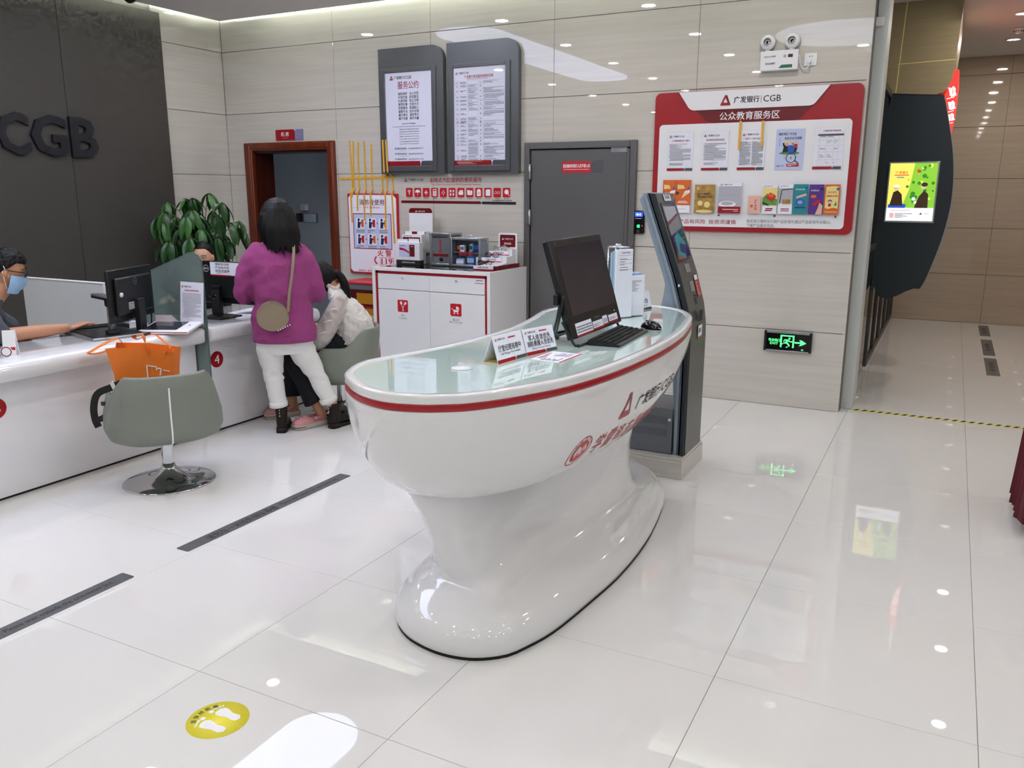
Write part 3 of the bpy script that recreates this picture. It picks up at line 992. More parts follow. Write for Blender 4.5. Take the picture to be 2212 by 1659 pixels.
# fire hydrant instruction board, hung under strips of yellow tape
t = thing('fire_notice', 'white fire hydrant instruction board with red border, hung with yellow tape', 'fire notice', (-5.2, YB, .862))
W, H = .58, .755
G().rbox(0, W, -.03, 0, 0, H, .003, 1, 'red_bright').build('board', None, t)
s = Sheet(t, WALLF(0, -.03, 0), 'poster_print')
s.poly([(.012, .04), (.04, .012), (W - .012, .012), (W - .012, H - .045), (W - .045, H - .012), (.035, H - .012), (.012, H - .04)], 'paper')
s.text('消防栓使用', W * .49, H * .893, .29, .055, 'red_dark', 2, .01)
s.text('Fire hydrant', W * .49, H * .828, .19, .032, 'red_bright', 2)
s.rect(.07, H * .826, .165, H * .829, 'ink_light', 2); s.rect(W - .18, H * .826, W - .085, H * .829, 'ink_light', 2)
bx = (.06, .31 * H, W - .07, .755 * H)
s.rect(*bx, 'cgb_red', 1.5); s.rect(bx[0] + .008, bx[1] + .008, bx[2] - .008, bx[3] - .008, 'paper_blue', 2)
for r_ in range(2):
    for c in range(3):
        x, z = .095 + c * .135, (.565 - .2 * r_) * H
        s.rect(x, z, x + .1, z + .1, 'paper', 3)
        s.poly([(x + .015, z + .005), (x + .045, z + .005), (x + .055, z + .06), (x + .02, z + .07)], 'navy', 4); s.disc(x + .032, z + .083, .013, 'ink', 4, 12)
        s.poly([(x + .06, z + .02), (x + .09, z + .01), (x + .09, z + .09), (x + .06, z + .08)], 'red_bright' if (r_ + c) % 2 else 'orange', 4); s.line([(x + .045, z + .05), (x + .068, z + .055)], .01, 'navy', 5)
        s.lines(x, z - .04, x + .1, z - .008, 2, 'ink_grey', 3, c + r_)
        if c < 2: s.poly([(x + .11, z + .042), (x + .11, z + .062), (x + .124, z + .052)], 'red_bright', 3)
s.text('火 警', W * .72, H * .265, .16, .062, 'red_bright', 2, .012)
s.rect(W * .63, H * .115, W * .9, H * .21, 'red_bright', 2); s.rect(W * .63 + .004, H * .115 + .004, W * .9 - .004, H * .21 - .004, 'paper', 2.5)
s.text('119', W * .765, H * .162, .125, .055, 'red_bright', 3, .02)
s.line(catmull([(W * .56, H * .215), (W * .525, H * .195), (W * .53, H * .15), (W * .57, H * .13)], 4, False), .014, 'red_bright', 2)
s.text('报警早  损失小', W * .35, H * .035, .2, .016, 'red_bright', 2, .006)
s.build()
# yellow tape strips
def tape(label, pts, w=.017, lay=.0022):
    g = G()
    v = []
    for k, (x, z, y) in enumerate(pts):
        a = Vector((pts[min(k + 1, len(pts) - 1)][0] - pts[max(k - 1, 0)][0], pts[min(k + 1, len(pts) - 1)][1] - pts[max(k - 1, 0)][1])).normalized()
        nx, nz = a.y * w / 2, -a.x * w / 2
        v.append([(x - nx, y, z - nz), (x + nx, y, z + nz), (x + nx, y + .0008, z + nz), (x - nx, y + .0008, z - nz)])
    g.loft(v, 'yellow_tape', smooth=False)
    return tag(g.build('tape_strip'), label, 'tape', 'yellow tape strips')
zt, y1, y2 = 1.62, YB - .003, YB - .034
def drop(xt, ztop, xm, xb, zb, label):
    tape(label, [(xt, ztop, y1), (xm, 1.8, y1 - .001), (xm, 1.67, y1), (xm, 1.628, y2), (xb, zb, y2)])
drop(-5.17, 2.11, -5.155, -5.150, 1.345, 'leftmost yellow tape strip, ending over the left border of the fire notice')
drop(-5.125, 2.10, -5.135, -5.140, 1.585, 'yellow tape strip ending just on the upper left corner of the fire notice')
drop(-5.07, 2.09, -5.075, -5.080, 1.455, 'yellow tape strip ending left of the fire notice title')
drop(-5.0, 2.10, -4.995, -5.0, 1.365, 'yellow tape strip passing between the first title characters')
drop(-4.915, 2.07, -4.92, -4.925, 1.41, 'yellow tape strip over the middle of the fire notice title')
drop(-4.795, 1.82, -4.80, -4.805, 1.60, 'short yellow tape strip at the last title character')
tape('yellow tape strip from the left notice board down to the lower picture row', [(-4.735, 2.1, YB - .0685), (-4.73, 1.81, YB - .0685), (-4.74, 1.77, y1), (-4.75, 1.66, y1), (-4.75, 1.628, y2), (-4.755, 1.27, y2)])
tape('rightmost yellow tape strip, longest over the fire notice', [(-4.70, 2.1, YB - .0685), (-4.69, 1.81, YB - .0685), (-4.685, 1.77, y1), (-4.68, 1.66, y1), (-4.675, 1.628, y2), (-4.66, 1.16, y2)])
tape('horizontal yellow tape strip crossing the hanging strips', [(-5.31, 1.755, y1 - .0015), (-5.0, 1.762, y1 - .002), (-4.66, 1.77, y1 - .0015)], .02)

# public education board
t = thing('education_board', 'large red and white public education board with leaflets and notices', 'notice board', (0, YB, 0))
G().prism(rr(-2.155, 1.334, -.642, 2.382, .045), -.02, 0, 'y', 'cgb_red').build('red_panel', None, t)
G().prism(rr(-2.112, 1.372, -.7, 2.145, .03), -.026, -.02, 'y', 'white_plain').build('white_panel', None, t)
G().prism(catmull([(-1.68, 2.145), (-1.65, 2.148), (-1.1, 2.148), (-1.06, 2.16), (-.97, 2.262), (-.875, 2.378), (-.9, 2.38), (-1.98, 2.378), (-1.975, 2.377), (-1.75, 2.17)], 1), -.024, -.02, 'y', 'red_dark').build('dark_red_plate', None, t)  # dark red plate behind the header, under the title lettering
G().prism([(-1.965, 2.379), (-1.885, 2.262), (-1.865, 2.248), (-1.845, 2.243), (-1.0, 2.243), (-.975, 2.25), (-.96, 2.262), (-.868, 2.379)], -.034, -.024, 'y', 'white_plain').build('header_plate', None, t)
s = Sheet(t, WALLF(0, -.034, 0), 'header_lettering')
s.mark(-1.605, 2.306, .075); s.text('广发银行', -1.45, 2.306, .185, .046, 'ink', 2, .016); s.rect(-1.345, 2.28, -1.342, 2.332, 'cgb_red', 2); s.text('CGB', -1.265, 2.306, .125, .045, 'ink', 2, .006); s.build()
s = Sheet(t, WALLF(0, -.0242, 0), 'title_lettering'); s.text('公众教育服务区', -1.425, 2.193, .44, .058, 'ink_white', 1, .01); s.build()
s = Sheet(t, WALLF(0, -.0262, 0), 'slogan')
s.text('非存款  产品有风险  投资须谨慎', -1.775, 1.41, .60, .034, 'cgb_red', 1, .006)
s.text('购买我行理财及代销产品前请先通过产品查询平台确认，', -1.09, 1.42, .61, .026, 'ink_grey', 1, .004)
s.text('了解产品相关信息。', -1.288, 1.388, .21, .026, 'ink_grey', 1, .004); s.build()
# five acrylic notices on the board: things of their own
def notice(x0, x1, z0, z1, label, fn):
    t = thing('acrylic_notice', label, 'notice', ((x0 + x1) / 2, YB - .0265, z0), 0, 'acrylic notices on the education board')
    w, h = x1 - x0, z1 - z0
    G().box(-w / 2 + .006, w / 2 - .006, -.003, -.001, .004, h - .006, 'paper').build('sheet', None, t)
    s = Sheet(t, WALLF(-w / 2 + .006, -.003, .004)); fn(s, w - .012, h - .01); s.build()
    G().rbox(-w / 2, w / 2, -.0085, -.0055, 0, h, .001, 1, 'clear_acrylic').build('acrylic_pocket', None, t)
    return t
def foot(s, w):
    s.poly([(0, 0), (w * .69, 0), (w * .69, .012), (w * .67, .02), (0, .02)], 'cgb_red'); s.poly([(w * .7, 0), (w, 0), (w, .02), (w * .72, .02), (w * .7, .01)], 'grey_dark')
def n1(s, w, h, t='个人理财销售业务十禁令', sd=1):
    foot(s, w); s.brand(.012, h - .03, .016); s.text(t, w * .5, h - .062, w * .7, .014, 'cgb_red', 2, .006); s.lines(.014, .075, w - .016, h - .085, 21, 'ink_grey', 2, sd, .42); s.lines(.02, .04, w * .62, .06, 3, 'ink_grey', 2, sd + 1)
def n2(s, w, h): n1(s, w, h, '投资理财消费风险提示', 9)
def n3(s, w, h):
    foot(s, w); s.brand(.03, h - .03, .016); s.text('广发银行个人客户权益须知', w * .55, h - .06, w * .75, .013, 'cgb_red', 2, .006)
    s.lines(.012, .035, w * .48, h - .08, 30, 'ink_grey', 2, 3, .5); s.lines(w * .52, .035, w - .012, h - .08, 30, 'ink_grey', 2, 4, .5)
def n4(s, w, h):
    s.rect(0, 0, w, h, 'paper_blue'); s.text('网络“购汇”不可选', w * .4, h - .035, w * .62, .02, 'navy', 2, .012); s.text('资金安全无保障', w * .6, h - .065, w * .6, .02, 'navy', 2, .012)
    s.line([(w * .14, h - .06), (w * .13, h - .12)], .002, 'navy', 2)
    s.disc(w * .5, h * .41, w * .36, 'grass_print', 2, 20, ry=.012); s.disc(w * .53, h * .5, .045, 'blue', 3, 16, ry=.03)
    s.poly([(w * .25, h * .42), (w * .45, h * .45), (w * .42, h * .58), (w * .3, h * .6)], 'ink', 4); s.line([(w * .3, h * .58), (w * .27, h * .66)], .012, 'ink', 4); s.disc(w * .37, h * .63, .018, 'pink_pale', 4, 12)
    s.poly([(w * .66, h * .52), (w * .78, h * .54), (w * .75, h * .63), (w * .66, h * .62)], 'red_bright', 4); s.poly([(w * .66, h * .42), (w * .72, h * .42), (w * .78, h * .53), (w * .66, h * .53)], 'navy', 4); s.disc(w * .72, h * .65, .015, 'pink_pale', 4, 12); s.line([(w * .66, h * .61), (w * .54, h * .67)], .008, 'red_bright', 4)
    for a, b in ((.35, .68), (.42, .71), (.55, .67)): s.disc(w * a, h * b, .009, 'cream', 5, 10)
    s.ring(w * .57, h * .29, .03, .036, 'grey_dark', 3, 24); s.line([(w * .69, h * .23), (w * .84, h * .16)], .009, 'grey_dark', 3); s.lines(w * .32, h * .27, w * .46, h * .33, 3, 'ink_light', 3); s.rect(w * .54, h * .26, w * .56, h * .32, 'grey_dark', 3); s.rect(w * .58, h * .26, w * .6, h * .32, 'grey_dark', 3)
    s.poly([(w * .44, h * .07), (w * .86, h * .075), (w * .87, h * .15), (w * .42, h * .145)], 'red_bright', 3); s.lines(w * .47, h * .085, w * .84, h * .135, 2, 'ink_white', 4); s.lines(w * .08, h * .07, w * .4, h * .11, 2, 'navy', 3)
def n5(s, w, h):
    foot(s, w * .97); s.text('广发银行理财产品销售清单', w * .58, h - .02, w * .6, .012, 'cgb_red', 2, .006); s.rect(w * .12, h - .055, w * .98, h - .042, 'grey_dark', 2)
    for q in (.18, .42, .66, .82): s.rect(w * q, .04, w * q + .001, h - .042, 'ink_light', 2)
    for q, (a, b) in enumerate(((.76, .82), (.62, .7), (.47, .53), (.28, .36), (.14, .18))):
        s.rect(w * .1, h * (a - .05), w * .98, h * (a - .05) + .001, 'ink_light', 2)
        for c, d in ((.2, .4), (.45, .64), (.68, .8)):
            if (q + int(c * 10)) % 3: s.lines(w * c, h * a, w * d, h * b, max(1, int((b - a) * h / .009)), 'ink_light', 2, q)
ZN0, ZN1 = 1.793, 2.091
notice(-2.045, -1.83, ZN0, ZN1, 'first framed notice, leftmost in the upper row of the education board', n1)
notice(-1.773, -1.558, ZN0, ZN1, 'second framed notice in the upper row, with dense single column print', n2)
notice(-1.499, -1.287, ZN0, ZN1, 'third framed notice, two columns of print, held by yellow tape', n3)
notice(-1.223, -1.01, ZN0, ZN1, 'pale blue cartoon notice, fourth in the upper row', n4)
notice(-.954, -.739, ZN0, ZN1, 'framed notice with a table, rightmost in the upper row', n5)
def tape2(x, z0, z1, label):
    G_ = G().rbox(x - .0085, x + .0085, YB - .0375, YB - .0362, z0, z1, .0004, 1, 'yellow_tape').build('tape_strip')
    tag(G_, label, 'tape', 'yellow tape strips')
tape2(-1.483, 1.945, 2.155, 'left yellow tape strip on the third framed notice')
tape2(-1.318, 1.965, 2.15, 'right yellow tape strip on the third framed notice')
# leaflet shelf and leaflets
t = thing('leaflet_shelf', 'clear acrylic leaflet ledge along the education board', 'shelf', (0, YB - .027, 0))
G().rbox(-2.07, -.735, -.032, 0, 1.470, 1.475, .001, 1, 'clear_acrylic').rbox(-2.07, -.735, -.032, -.029, 1.475, 1.495, .001, 1, 'clear_acrylic').build('ledge', None, t)
for x in (-1.61, -1.19, -.76):
    G().cyl((x, -.006, 1.461), (x, 0, 1.461), .0075, n=12, m='frame_grey').build('stud', None, t)
def leaflet(x0, x1, z1, m, label, fn, th=.006):
    t = thing('leaflet', label, 'leaflet', ((x0 + x1) / 2, YB - .043, 1.476), 0, 'leaflets on the education board')
    w, h = x1 - x0, z1 - 1.476
    G().rbox(-w / 2, w / 2, -th / 2, th / 2, 0, h, .001, 1, m).build('booklet', None, t)
    s = Sheet(t, WALLF(-w / 2, -th / 2, 0)); fn(s, w, h); s.build()
def lf_orange(s, w, h):
    s.rect(0, 0, w, h * .23, 'paper'); s.poly([(w * .4, h * .45), (w * .95, h * .62), (w * .95, h * .7), (w * .6, h * .66)], 'ink_white', 2); s.poly([(w * .1, h * .72), (w * .6, h * .74), (w * .5, h * .84), (w * .08, h * .86)], 'cream', 2); s.disc(w * .1, h * .6, .012, 'navy', 3, 12); s.poly([(w * .75, h * .7), (w * .92, h * .72), (w * .86, h * .82)], 'blue', 3); s.poly([(w * .45, h * .5), (w * .8, h * .56), (w * .75, h * .62), (w * .5, h * .57)], 'cream', 3)
    s.rect(w * .2, h * .34, w * .75, h * .36, 'ink_white', 2); s.rect(w * .1, h * .3, w * .85, h * .32, 'ink_white', 2); s.lines(w * .15, h * .1, w * .85, h * .13, 1, 'ink_light', 2)
def lf_gold(s, w, h):
    s.text('三北人型解反三', w * .5, h * .67, w * .8, .014, 'ink', 2, .01); s.text('权益保护手册', w * .52, h * .57, w * .7, .014, 'ink', 2, .01); s.mark(w * .16, h * .88, .016, 2, 'cream', 'cream'); s.disc(w * .3, h * .35, .02, 'cream', 2, 14); s.disc(w * .65, h * .3, .024, 'cream', 2, 14); s.disc(w * .5, h * .06, w * .42, 'cream', 2, 20, ry=.012)
def lf_white(s, w, h):
    s.rect(0, h * .22, w, h * .88, 'ink_light'); s.rect(0, 0, w, h * .22, 'cgb_red', 2); s.brand(.012, h * .935, .012); s.disc(w * .4, h * .3, w * .38, 'ink_white', 2, 24, ry=.024); s.disc(w * .4, h * .325, w * .28, 'ink_light', 2.5, 24, ry=.014); s.rect(w * .2, h * .12, w * .9, h * .14, 'ink_white', 3); s.rect(w * .7, h * .07, w * .9, h * .085, 'ink_white', 3)
def lf_pink(s, w, h):
    s.text('福', w * .3, h * .42, .02, .02, 'red_bright', 2); s.lines(w * .55, h * .2, w * .75, h * .8, 8, 'red_bright', 2)
def lf_brick(s, w, h):
    s.rect(0, h * .27, w, h * .9, 'cream', 1); s.brand(.008, h * .95, .008); s.poly([(0, h * .55), (w * .3, h * .7), (w, h * .5), (w, h * .3), (0, h * .3)], 'grass_print', 2); s.poly([(w * .2, h * .55), (w * .5, h * .72), (w * .95, h * .6), (w * .65, h * .42)], 'red_bright', 3); s.poly([(w * .25, h * .62), (w * .5, h * .74), (w * .9, h * .65), (w * .65, h * .55)], 'orange', 4); s.poly([(0, h * .42), (w * .5, h * .3), (w * .4, h * .28), (0, h * .36)], 'ink', 4); s.rect(w * .25, h * .16, w * .75, h * .2, 'cgb_red', 2); s.rect(w * .2, h * .1, w * .7, h * .135, 'cgb_red', 2)
def lf_frame(s, w, h):
    s.rect(0, h * .3, w, h * .88, 'ink_light'); s.brand(.008, h * .95, .008); s.line([(w * .1, h * .36), (w * .2, h * .82), (w * .98, h * .86)], .006, 'ink', 2); s.disc(w * .5, h * .33, w * .48, 'white_plain', 3, 20, ry=.012); s.rrect(w * .3, h * .34, w * .85, h * .5, .005, 'gold', 4); s.rect(w * .2, h * .16, w * .8, h * .19, 'cgb_red', 2); s.rect(w * .2, h * .1, w * .8, h * .125, 'cgb_red', 2)
def lf_teal(s, w, h):
    s.text('防范电信诈骗', w * .45, h * .83, w * .6, .011, 'ink_white', 2, .012); s.disc(w * .86, h * .88, .009, 'blue', 2, 10); s.disc(w * .5, h * .42, w * .32, 'blue', 2, 18, ry=.022); s.poly([(w * .2, h * .52), (w * .9, h * .62), (w * .88, h * .7), (w * .25, h * .6)], 'pink_pale', 3); s.rect(w * .15, h * .2, w * .85, h * .25, 'navy', 2); s.rect(w * .15, h * .3, w * .85, h * .32, 'blue', 2); s.disc(w * .5, h * .4, w * .18, 'blue_pale', 3, 14, ry=.014)
def lf_purple(s, w, h):
    s.text('刷卡消费小贴士', w * .4, h * .8, w * .55, .011, 'ink_white', 2, .012); s.disc(w * .85, h * .85, .01, 'ink', 2, 10); s.disc(w * .32, h * .6, .02, 'orange', 3, 14, ry=.012); s.poly([(w * .25, h * .35), (w * .7, h * .52), (w * .85, h * .45), (w * .45, h * .28)], 'red_bright', 3); s.poly([(w * .5, 0), (w * .95, 0), (w * .98, h * .3), (w * .75, h * .4), (w * .65, h * .2)], 'pink_pale', 4); s.poly([(0, 0), (w * .2, 0), (w * .5, h * .12), (w * .6, h * .28)], 'purple', 4)
def lf_yellow(s, w, h):
    s.poly([(w * .08, h * .22), (w * .3, h * .19), (w * .6, h * .23), (w * .92, h * .2), (w * .92, h * .92), (w * .6, h * .95), (w * .08, h * .92)], 'cream', 2); s.text('中小学生', w * .5, h * .74, w * .6, .016, 'orange', 3, .02); s.text('金融知识手册', w * .5, h * .62, w * .72, .014, 'red_bright', 3, .02); s.disc(w * .85, h * .85, .01, 'blue', 3, 10); s.disc(w * .38, h * .4, .014, 'pink_pale', 3, 12); s.disc(w * .38, h * .43, .015, 'ink', 2.9, 12); s.poly([(w * .28, h * .27), (w * .48, h * .27), (w * .45, h * .36), (w * .32, h * .36)], 'red_bright', 3); s.poly([(w * .65, h * .3), (w * .85, h * .3), (w * .8, h * .45)], 'teal', 3); s.rect(w * .1, h * .08, w * .9, h * .1, 'cream', 2)
leaflet(-2.059, -1.953, 1.727, 'orange', 'orange leaflet at the far left end of the ledge', lf_orange)
leaflet(-1.95, -1.835, 1.727, 'orange', 'orange leaflet next to the one at the left end', lf_orange)
leaflet(-1.802, -1.645, 1.691, 'gold', 'bronze gold booklet on the ledge', lf_gold, .01)
leaflet(-1.614, -1.442, 1.706, 'paper', 'white booklet with grey picture and red foot', lf_white, .014)
leaflet(-1.39, -1.298, 1.608, 'pink_pale', 'short pale pink leaflet on the ledge', lf_pink)
leaflet(-1.282, -1.178, 1.689, 'paper', 'white leaflet with the red and orange block picture', lf_brick)
leaflet(-1.168, -1.066, 1.689, 'paper', 'white leaflet with the dark framed picture', lf_frame)
leaflet(-1.063, -.959, 1.692, 'teal', 'teal blue leaflet on the ledge', lf_teal)
leaflet(-.952, -.85, 1.69, 'purple', 'purple leaflet with a hand, second from the right end', lf_purple)
leaflet(-.844, -.74, 1.69, 'orange', 'orange and yellow leaflet at the right end of the ledge', lf_yellow)

# twin-spot emergency lamp and its socket
t = thing('emergency_lamp', 'white twin spot emergency lamp above the education board', 'emergency lamp', (-1.232, YB, 2.56))
G().rbox(-.133, .133, -.055, 0, -.066, .07, .006, 2, 'white_plain').build('case', None, t)
s = Sheet(t, WALLF(0, -.055, 0)); s.text('NEXUS 照明', -.065, .03, .08, .012, 'ink', 2, .006); s.text('消防应急照明灯', -.06, -.018, .07, .014, 'ink', 2, .006); s.disc(.04, .028, .011, 'ink_light', 2); s.rect(.062, .018, .095, .04, 'maroon', 2); s.poly([(.0, -.052), (.095, -.052), (.095, -.03), (.02, -.03)], 'green_print', 2); s.build()
for x in (-.088, .082):
    g = G().cyl((x, -.03, .06), (x, -.03, .085), .018, n=14, m='white_plain'); g.build('swivel', None, t)
    sp = G().lathe([(.028, .03), (.05, .02), (.052, -.012), (.046, -.016), (.044, -.004), (.012, .012)], n=28, m='white_plain', cap=False).xf(Matrix.Translation((x, -.035, .13)) @ Matrix.Rotation(R(90), 4, 'X') @ Matrix.Rotation(R(0), 4, 'Y') @ Matrix.Scale(1, 4)).build('spot_head', None, t)
    G().lathe([(.001, .004), (.02, -.002), (.044, -.008)], n=24, m='chrome', cap=False).xf(Matrix.Translation((x, -.035, .13)) @ Matrix.Rotation(R(90), 4, 'X')).build('reflector', None, t)
    G().lathe([(.001, -.012), (.044, -.010)], n=24, m='clear_acrylic', cap=False).xf(Matrix.Translation((x, -.035, .13)) @ Matrix.Rotation(R(90), 4, 'X')).build('lens', None, t)
t = thing('wall_socket', 'white wall socket beside the emergency lamp with plug in it', 'socket', (-1.02, YB, 2.56))
G().rbox(-.043, .043, -.012, 0, -.043, .043, .004, 2, 'white_plain').build('plate', None, t)
s = Sheet(t, WALLF(0, -.012, 0)); s.rect(-.01, .016, -.005, .024, 'ink'); s.rect(.006, .016, .011, .024, 'ink'); s.build()
tag(G().rbox(-1.04, -1.012, YB - .045, YB - .012, 2.53, 2.558, .008, 2, 'white_plain').tube(catmull([(-1.026, YB - .035, 2.535), (-1.03, YB - .04, 2.505), (-1.06, YB - .03, 2.495), (-1.085, YB - .03, 2.53), (-1.092, YB - .035, 2.58), (-1.102, YB - .03, 2.6)], 6, False), .0035, 6, 'white_plain').build('power_cord'), 'white plug and cord of the emergency lamp', 'cord')
t = thing('cable_box', 'small white cable box high on the pale jamb', 'junction box', (-.597, 6.745, 2.80))
G().rbox(-.028, .028, -.025, 0, -.03, .03, .004, 2, 'white_plain').build('box', None, t)
G().tube([(-.02, -.008, .03), (-.022, -.008, .1), (-.018, -.008, .449)], .004, 6, 'black_plastic').build('cable', None, t)
# exit sign
t = thing('exit_sign', 'glowing green running man exit sign low on the wall', 'exit sign', (-1.027, YB, .515))
G().rbox(-.172, .172, -.022, 0, -.075, .075, .002, 1, 'black_gloss').build('panel', None, t)
for z0, z1 in ((.062, .08), (-.08, -.068)): G().rbox(-.158, .158, -.03, 0, z0, z1, .003, 2, 'alu').build('rail', None, t)
for x in (-.168, .168): G().rbox(x - .008, x + .008, -.028, 0, -.078, .078, .002, 1, 'black_plastic').build('end_cap', None, t)
s = Sheet(t, WALLF(0, -.022, 0), 'pictogram')
e = 'exit_green'
s.text('安全出口', -.1, .008, .085, .022, e, 1, .02); s.text('EXIT', -.1, -.018, .06, .018, e, 1, .02)
for q in ((-.055, -.045, -.043, .05), (.036, -.045, .048, .05), (-.055, .04, .048, .05)): s.rect(*q, e)
s.rect(-.055, -.022, -.035, -.014, e); s.disc(.012, .025, .008, e)
s.line([(.0, .012), (-.012, -.008), (-.03, -.012)], .01, e, 1.1); s.line([(-.012, -.008), (.008, -.02), (.012, -.036)], .011, e, 1.2); s.line([(.0, .014), (-.022, .014), (-.03, .0)], .008, e, 1.3); s.line([(.004, .012), (.018, .0), (.034, .004)], .008, e, 1.4); s.line([(-.002, .016), (-.008, -.006)], .016, e, 1.5)
s.poly([(-.014, -.045), (.006, -.045), (-.004, -.036)], e)
s.rect(.052, -.009, .1, .003, e); s.poly([(.085, -.028), (.105, -.022), (.138, -.004), (.102, .018), (.085, .02), (.1, -.003)], e, 1.2); s.rect(.104, -.06, .118, -.052, e); s.build()
# access reader by the steel door
t = thing('access_reader', 'black door access reader with blue display beside the steel door', 'access reader', (-2.256, YB, 1.395))
G().rbox(-.047, .047, -.03, 0, -.093, .093, .012, 3, 'black_gloss').build('case', None, t)
s = Sheet(t, WALLF(0, -.0302, 0), 'display'); s.rect(-.033, .045, .033, .082, 'lcd_blue'); s.text('08:45', 0, .063, .04, .018, 'sign_white_lit', 2); s.rect(-.03, .03, .025, .033, 'ink_white'); s.rrect(-.012, -.042, .012, -.018, .005, 'led_green'); s.rect(.028, -.03, .034, -.022, 'led_red'); s.ring(-.002, -.068, .008, .011, 'ink_grey', 1, 16); s.build()

# ================================================================== CONVENIENCE CABINET AND WHAT STANDS ON IT
CX0, CX1, CY0, CY1, CZ = -4.435, -3.262, 5.90, 6.585, 1.0
t = thing('service_cabinet', 'white two door service cabinet with red inner frame', 'cabinet', ((CX0 + CX1) / 2, CY0, 0))
a = (CX1 - CX0) / 2
g = G().rbox(-a, -a + .03, 0, CY1 - CY0, 0, CZ, .002, 1, 'white_lam').rbox(a - .03, a, 0, CY1 - CY0, 0, CZ, .002, 1, 'white_lam').rbox(-a + .03, a - .03, 0, .03, CZ - .03, CZ, .002, 1, 'white_lam').box(-a + .03, a - .03, .04, CY1 - CY0, 0, CZ - .03, 'white_lam')
g.build('body', None, t)
G().box(-a + .03, -a + .052, .012, .04, 0, CZ - .03, 'cgb_red').box(a - .052, a - .03, .012, .04, 0, CZ - .03, 'cgb_red').box(-a + .03, a - .03, .012, .04, CZ - .052, CZ - .03, 'cgb_red').build('red_frame', None, t)
G().box(-a + .031, a - .031, .031, CY1 - CY0, CZ - .012, CZ - .001, 'black_gloss').build('glass_top', None, t)
for k, (x0, x1) in enumerate(((-a + .054, -.001), (.001, a - .054))):
    d = G().rbox(x0, x1, .008, .03, CZ - .185, CZ - .055, .002, 1, 'white_lam').build('drawer', None, t)
    G().cyl(((x0 + x1) / 2, .008, CZ - .085), ((x0 + x1) / 2, -.004, CZ - .085), .009, n=14, m='chrome').build('lock', None, d)
    d = G().rbox(x0, x1, .008, .03, .06, CZ - .19, .002, 1, 'white_lam').build('door', None, t)
    s = Sheet(d, WALLF((x0 + x1) / 2 - .01, .008, .672), 'door_icon')
    s.rrect(-.054, -.05, .054, .055, .012, 'red_bright')
    if k == 0:
        s.line([(-.005, -.042), (.018, .03)], .005, 'ink_white', 2); s.line([(.01, -.042), (-.012, .012)], .005, 'ink_white', 2); s.poly([(-.022, .014), (-.004, .018), (-.01, .042), (-.03, .04)], 'ink_white', 2); s.poly([(.01, .02), (.026, .012), (.042, .03), (.028, .042)], 'ink_white', 2); s.text('拐杖', 0, -.078, .042, .02, 'ink_grey', 2); s.text('Crutches', 0, -.102, .082, .018, 'ink_grey', 2)
    else:
        s.poly([(-.03, .004), (.03, .004), (.02, -.016), (-.02, -.016)], 'ink_white', 2); s.poly([(.003, .008), (.033, .008), (.024, .028), (.003, .034)], 'ink_white', 2); s.line([(-.03, .004), (-.042, .016)], .005, 'ink_white', 2); s.disc(-.016, -.026, .007, 'ink_white', 2, 12); s.disc(.018, -.026, .007, 'ink_white', 2, 12); s.text('婴儿车', 0, -.08, .062, .02, 'ink_grey', 2); s.text('Baby Carriage', 0, -.102, .125, .018, 'ink_grey', 2)
    s.build()
s = Sheet(t, WALLF(a - .105, .008, CZ - .075), 'sticker'); s.rect(-.04, -.02, .04, .02, 'paper'); s.rect(-.04, -.02, .04, -.015, 'cgb_red', 2); s.text('便民服务箱', 0, .005, .06, .014, 'ink', 2, .008); s.build()

def on_cab(name, label, cat, x, y, rz=0):
    return thing(name, label, cat, (x, y, CZ), rz)
# brochure stand at the back
t = on_cab('brochure_stand', 'tall white stand with red rounded header at the back of the cabinet', 'brochure stand', -4.285, 6.46)
G().prism(rr(-.125, 0, .125, .49, .03, (0, 0, 1, 1)), -.006, .006, 'y', 'white_plain').build('back', None, t)
s = Sheet(t, WALLF(0, -.006, 0), 'header'); s.poly(rr(-.125, .447, .125, .49, .03, (0, 0, 1, 1)), 'red_dark'); s.brand(-.055, .462, .014, 2, 'ink_white', 'ink_white', 'ink_white'); s.build()
G().box(-.125, .1, -.09, -.085, .1, .285, 'white_plain').box(-.125, -.12, -.09, 0, .1, .285, 'white_plain').box(.095, .1, -.09, 0, .1, .285, 'white_plain').box(-.125, .1, -.09, 0, .095, .1, 'white_plain').box(-.04, .015, -.0915, -.09, .2, .285, 'red_dark').build('pocket', None, t)
